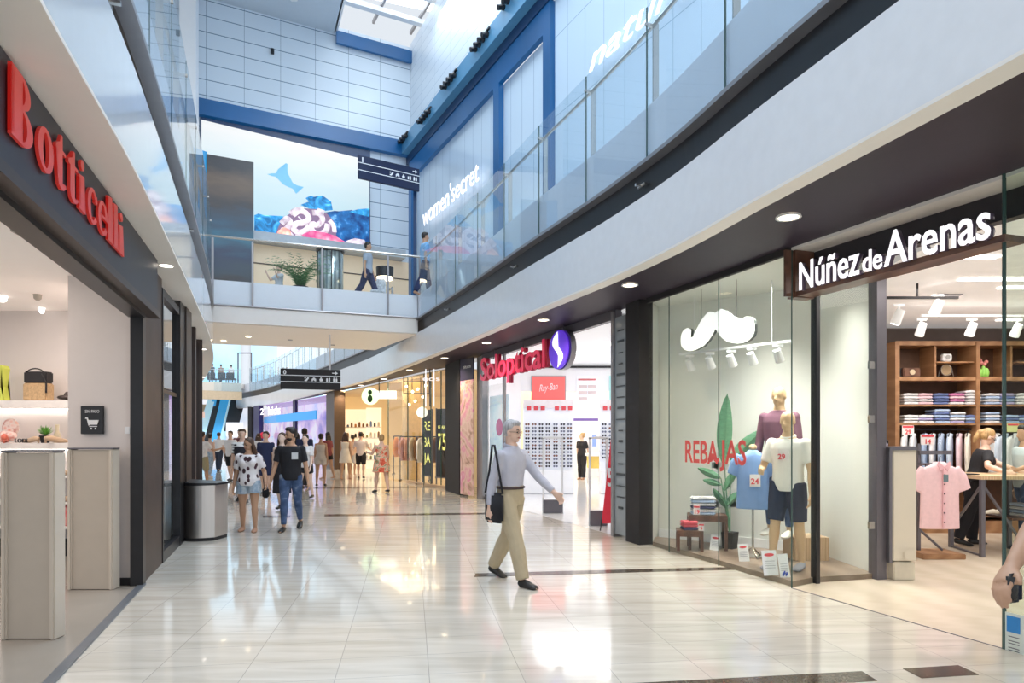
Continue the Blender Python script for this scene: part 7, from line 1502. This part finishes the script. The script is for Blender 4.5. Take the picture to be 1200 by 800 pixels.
simple(358,16.3,1.58,'f',yaw_of(-0.1,-1),'pale woman in white blouse and dark shorts right of the bearded man','pale',top=('loose',C_white),bottom=('shorts',C_black),shoes=S_black,hair=('bun','dark'),legs=((-10,12,1),(12,6,1)),arms=((12,8,20),(-8,8,14)))
simple(357,19.6,1.76,'m',0,'tall man in navy top seen from behind, behind the white-bloused woman','tan',top=('tee',C_navy),bottom=('trousers',C_black),shoes=S_black,hair=('short','dark'))
simple(376,20.3,1.60,'f',10,'woman in pale sleeveless playsuit seen from behind','tan',top=('tank',C_beige),bottom=('shorts',C_beige),shoes=S_black,hair=('bun','dark'),legs=((-8,6,2),(6,4,2)))
simple(384,23.5,1.66,'f',60,'woman in dark red top beside the brown pillar','tan',top=('tee',cl('dark_red',(0.2,0.04,0.05))),bottom=('shorts',C_black),hair=('long','dark'))
simple(405,23.4,1.64,'f',0,'long-haired woman in cream dress entering the fashion shop','tan',top=('dress',C_cream),shoes=S_tan,hair=('verylong','brown'),legs=((-8,6,2),(8,4,2)))
simple(423,23.8,1.66,'m',5,'man in white tee and black bermuda shorts entering the fashion shop','light',top=('tee',cl('white_pinkish',(0.72,0.64,0.64))),bottom=('bermuda',C_black),shoes=S_black,hair=('short','dark'),arms=((30,18,50),(30,18,40)))
simple(413.5,25.5,1.55,'m',0,'dark-haired child figure between the two shoppers at the fashion shop','tan',top=('tee',cl('peach',(0.75,0.5,0.35))),bottom=('bermuda',C_beige),hair=('short','dark'))
simple(447,18.2,1.58,'f',35,'woman in red flowered dress standing outside the golden window','light',top=('dress',C_flower),shoes=S_black,hair=('bun','blond'),arms=((40,10,60),(10,12,20)),build=1.15,vox=0.014)
simple(237,19.9,1.66,'m',-20,'man in white tee and khaki bermudas seen from behind near the escalator','tan',top=('tee',C_white),bottom=('bermuda',cl('khaki_green',(0.38,0.33,0.2))),shoes=S_white,hair=('short','dark'),arms=((40,14,70),(40,14,60)),legs=((-6,6,2),(8,4,2)))
simple(246,24,1.60,'f',-10,'woman in pale top and light jeans near the escalator','light',top=('tank',C_pinkt),bottom=('jeans',C_denim),shoes=S_white,hair=('bun','dark'))
simple(256.5,28.5,1.66,'m',0,'man in white shirt and dark trousers walking away by the escalator','light',top=('tee',C_white),bottom=('trousers',cl('charcoal_dark',(0.03,0.04,0.07))),shoes=S_black,hair=('short','brown'),legs=((12,6,2),(-12,8,2)))
simple(270,22.5,1.70,'m',170,'person in white tee walking towards the camera at the far end','light',top=('tee',C_white),bottom=('bermuda',C_black),shoes=S_black,hair=('short','brown'))
simple(281,24.5,1.76,'m',180,'tall man in dark red cap and shirt at the far end','light',top=('tee',cl('wine',(0.16,0.05,0.06))),bottom=('bermuda',C_navy),shoes=S_black,hair=('short','dark'))
simple(303,26.0,1.62,'f',0,'woman in white top half hidden behind the navy tee man','light',top=('tee',C_white),bottom=('jeans',C_denim),hair=('long','brown'))
simple(232,32,1.68,'m',10,'distant man in black clothes at the left edge of the far crowd','tan',top=('tee',C_black),bottom=('trousers',C_black),hair=('short','dark'))
simple(348,24.5,1.64,'f',0,'dark-haired woman in black top behind the crowd by the violet window','tan',top=('tee',C_black),bottom=('trousers',C_black),hair=('long','dark'))
simple(682,23.3,1.62,'f',yaw_of(-0.6,-1),'woman in black clothes standing inside the optician with hands behind her','light',top=('tee',C_black),bottom=('trousers',C_black),shoes=S_tan,hair=('bun','blond'),arms=((-14,12,20,20),(-10,12,16,20)),head=(-60,0),legs=((6,2,0),(-2,2,0)),vox=0.015)
# 14 shop assistant
la = (xat(1141,9.55),9.55,0); ya = yaw_of(0.85,-0.25)
pw = person('person', 'blonde shop assistant in black leaning over the display table', la, ya, 1.68, 'f', 'light', legs=((4,6,2),(-14,6,3)), arms=((20,10,20),(20,10,20)), handto=(local(la,ya,(xat(1190,9.3),9.25,1.09)),local(la,ya,(xat(1180,8.9),8.95,1.09))), lean=16, head=(0,28), top=('tee',C_black), bottom=('trousers',cl('black_trousers',(0.015,0.015,0.02))), shoes=S_black, hair=('tail','blond'), vox=0.011, detail=1, build=1.05)
bm = bmesh.new()
for s in (-1,1): tube(bm, [pw['HR'] @ V(s*0.03+0.02*math.cos(2*PI*i/12), 0.089, -0.002+0.016*math.sin(2*PI*i/12)) for i in range(13)], 0.0025, 5); tube(bm, [pw['HR'] @ V(s*0.05,0.088,0.0), pw['HR'] @ V(s*0.08,0.01,0.0)], 0.0025, 5)
mk('eyeglasses', bm, M_black, pw['root'], world=False)
la = (xat(1225,9.0),9.35,0); ya = yaw_of(-0.9,0.1)
pc = person('person', 'customer in pale striped shirt at the right edge, beyond the glass panel', la, ya, 1.72, 'm', 'tan', handto=(local(la,ya,(xat(1196,8.9),8.95,1.12)),None), top=('tee',cl('pale_blue_stripe',(0.6,0.66,0.72))), bottom=('jeans',C_jeans), shoes=S_black, hair=('short','dark'), vox=0.013)
# passer-by at the right edge: only forearm and hand enter the picture
lp = (2.53,2.66,0); yp = yaw_of(0.25,-1); hw_ = V(xat(1184,2.6),2.6,zat(672,2.6))
pp_ = person('person', 'passer-by at the right edge, only forearm and hand holding a dark phone visible', lp, yp, 1.90, 'm', 'tan', legs=((14,8,2),(-14,14,2)), arms=((10,8,12),(0,8,12)), handto=(None,local(lp,yp,(xat(1180,2.58),2.55,zat(662,2.55)))), top=('tee',C_black), bottom=('jeans',C_jeans), shoes=S_black, hair=('short','dark'), vox=0.009)
hp = to_world(pp_, pp_['AR'][1][2]+pp_['AR'][1][3]*0.11)
r = root('mobile_phone', 'dark rounded phone held in the passer-by\'s hand at the right edge', 'phone', hp)
bm = bmesh.new(); box(bm, (hp.x+0.035,hp.y-0.02,hp.z-0.005), (0.075,0.028,0.11), 0.4, bev=0.012); mk('case', bm, mat('phone_black',(0.02,0.018,0.018),0.25), r, smooth=True)
# upper level people
def up(px, Y, z, H, sex, yaw, label, **k):
    return person('person', label, (xat(px,Y),Y,z), yaw, H, sex, k.pop('skin','tan'), vox=0.018, **k)
up(431,18.5,5.24,1.72,'m',-90,'person in grey-blue shirt walking along the bridge left of the drum lamp',top=('tee',cl('grey_blue',(0.35,0.42,0.52))),bottom=('trousers',C_navy),hair=('short','dark'),legs=((22,6,1),(-20,16,1)))
up(498,17.7,5.24,1.72,'m',-70,'person in sky-blue shirt walking at the bridge corner',top=('tee',C_blue),bottom=('trousers',C_navy),hair=('short','dark'),legs=((14,6,1),(-14,12,1)))
up(327,18.4,4.94,1.30,'f',150,'woman with hair in a bun seated behind the bridge parapet',skin='light',top=('tee',cl('pale_grey_top',(0.6,0.66,0.72))),bottom=('jeans',C_denim),hair=('bun','brown'),arms=((60,10,90),(50,10,100)))
for i, (px, cc) in enumerate([(249,C_black),(259,cl('brownish',(0.3,0.2,0.15))),(271,C_white)]):
    up(px,50.5+i*0.4,5.45,1.45,'m',20*i-20,['dark-clothed guest leftmost at the distant cafe','brown-clothed guest in the middle of the distant cafe','white-clothed guest on the right of the distant cafe'][i],top=('tee',cc),bottom=('jeans',C_black),hair=('short','dark'))
for i, px in enumerate((252,264,274)):
    c_ = (xat(px,50),49.6,5.24); bm = bmesh.new(); box(bm, (c_[0],c_[1],c_[2]+0.42), (0.6,0.5,0.12), bev=0.04); box(bm, (c_[0],c_[1]-0.24,c_[2]+0.62), (0.6,0.1,0.55), bev=0.04)
    for sx_ in (-.24,.24): cyl(bm,(c_[0]+sx_,c_[1],c_[2]),(c_[0]+sx_,c_[1],c_[2]+0.4),0.03,seg=6)
    mk('lounge_chair', bm, M_black, label='black armchair at the distant cafe, %s from the left' % ORD[i], cat='chair')
# ---- mannequins
def mannequin(label, loc, yaw, **k): return person('mannequin', label, loc, yaw, cat='mannequin', detail=0, vox=0.012, **k)
C_polo = ramp_mat('white_dotted_polo','vor',55,[(0,(0.45,0.45,0.42)),(0.12,(0.82,0.82,0.78)),(1,(0.86,0.86,0.82))],0.85)
C_nshort = cl('navy_shorts',(0.02,0.03,0.07))
mA = mannequin('wooden-toned mannequin in white dotted polo and navy shorts close to the glass', (3.16,7.62,0.06), yaw_of(-0.75,-0.75), H=1.80, sex='m', skin='beige', legs=((-3,2,3),(10,2,3)), arms=((2,14,14,8),(12,16,75,35)), top=('polo',C_polo), bottom=('bermuda',C_nshort), shoes=mat('canvas_shoe_grey',(0.35,0.36,0.42),0.8))
bm = bmesh.new(); tz_ = mA['tz']; box(bm, tz_(-0.005,0.079,0.20), (0.12,0.01,0.12)); mk('price_tag', bm, mat('tag_white',(0.85,0.84,0.84),0.6), part(mA['root'],'shirt'), world=False)
q = tz_(0.028,0.088,0.172); mk('price', text_bm('29', 0.085, (q.x,q.y,q.z), (-1,0,0), ext=0.002, bold=0.002), MATS['card_red'], part(mA['root'],'shirt'), world=False)
bm = bmesh.new(); nk = tz_(0,-0.004,0.312); tube(bm, [V(nk.x+0.078*math.cos(2*PI*i/20), nk.y+0.078*math.sin(2*PI*i/20), nk.z-0.02*math.sin(2*PI*i/20)) for i in range(21)], [(0.02,0.01)]*21, 8, up=(0,0,1)); mk('collar', bm, C_polo, part(mA['root'],'shirt'), world=False, smooth=True)
mB = mannequin('rear mannequin in dark purple jacket and blue jeans standing on the wooden crate', (3.30,8.22,0.34), yaw_of(-0.75,-0.75), H=1.84, sex='m', skin='beige', legs=((2,2,3),(-2,2,3)), arms=((4,10,8),(2,10,8)), top=('shirt',cl('plum_jacket',(0.20,0.09,0.14))), bottom=('jeans',C_jeans), shoes=mat('sneaker_pale',(0.7,0.68,0.62),0.7))
# torso form with blue polo
xb, yb2 = xat(884,8.25), 8.3
r = root('dress_form', 'blue polo shirt with price tag on a slim silver stand', 'mannequin', (xb,yb2,0.06), rotz=D(0))
me = sm_short.copy(); me.materials.clear(); me.materials.append(cl('polo_blue',(0.22,0.38,0.72)))
o = bpy.data.objects.new('polo_shirt', me); COL.objects.link(o); o.parent = r; o.location = (0,0,zat(527,yb2)-0.06); o.scale = (0.86,1.6,1.05); o.rotation_euler = (0,0,-0.35)
bm = bmesh.new(); cyl(bm, (0,0,0.12),(0,0,zat(600,yb2)),0.014); cyl(bm,(0,0,0.0),(0,0,0.02),0.13,seg=20)
for a_ in (0.5,2.6,4.7): tube(bm,[(0,0,0.12),(0.16*math.cos(a_),0.16*math.sin(a_),0.0)],0.01,6)
mk('stand', bm, M_steel, r, world=False)
bm = bmesh.new(); ball(bm, (0,0,zat(524,yb2)-0.06), 0.05, 12, (1,1,0.8)); mk('neck_cap', bm, skinmat('beige'), r, world=False)
bm = bmesh.new(); box(bm, (-0.02,-0.13,zat(562,yb2)-0.06), (0.13,0.008,0.15)); mk('price_tag', bm, MATS['tag_white'], r, world=False)
mk('price', text_bm('24', 0.10, (-0.075,-0.137,zat(566,yb2)-0.06), (1,0,0), ext=0.002, bold=0.002), MATS['card_red'], r, world=False)
# ================================================================ LIGHT, CAMERA
w = bpy.data.worlds.new('World'); bpy.context.scene.world = w; w.use_nodes = True
bg = w.node_tree.nodes['Background']; bg.inputs['Color'].default_value = (0.87,0.93,1.0,1); bg.inputs['Strength'].default_value = 0.9
area('skylight_lamp', (1.5,13.5,13.9), 9, 1500, (0.75,0.88,1.0), sy=12)
area('far_added_lamp', (-17,40,15.5), 12, 2600, (0.85,0.92,1.0), sy=14)  # added area light for the far end, raised out of the floor reflections
area('mall_lamp', (0.0,4.0,12.5), 7, 500, (0.82,0.9,1.0), sy=7)
sc = bpy.context.scene
cam = bpy.data.cameras.new('Camera'); co = bpy.data.objects.new('Camera', cam); COL.objects.link(co)
co.location = (0,0,CH); co.rotation_euler = (PI/2,0,0); cam.sensor_width = 36; cam.lens = 36*F/1200; cam.shift_x = 0; cam.shift_y = (CY-400)/1200
cam.clip_end = 300; cam.clip_start = 0.05
sc.camera = co
sc.view_settings.view_transform = 'Standard'; sc.view_settings.look = 'None'; sc.view_settings.exposure = 0.0
sc.cycles.transparent_max_bounces = 24
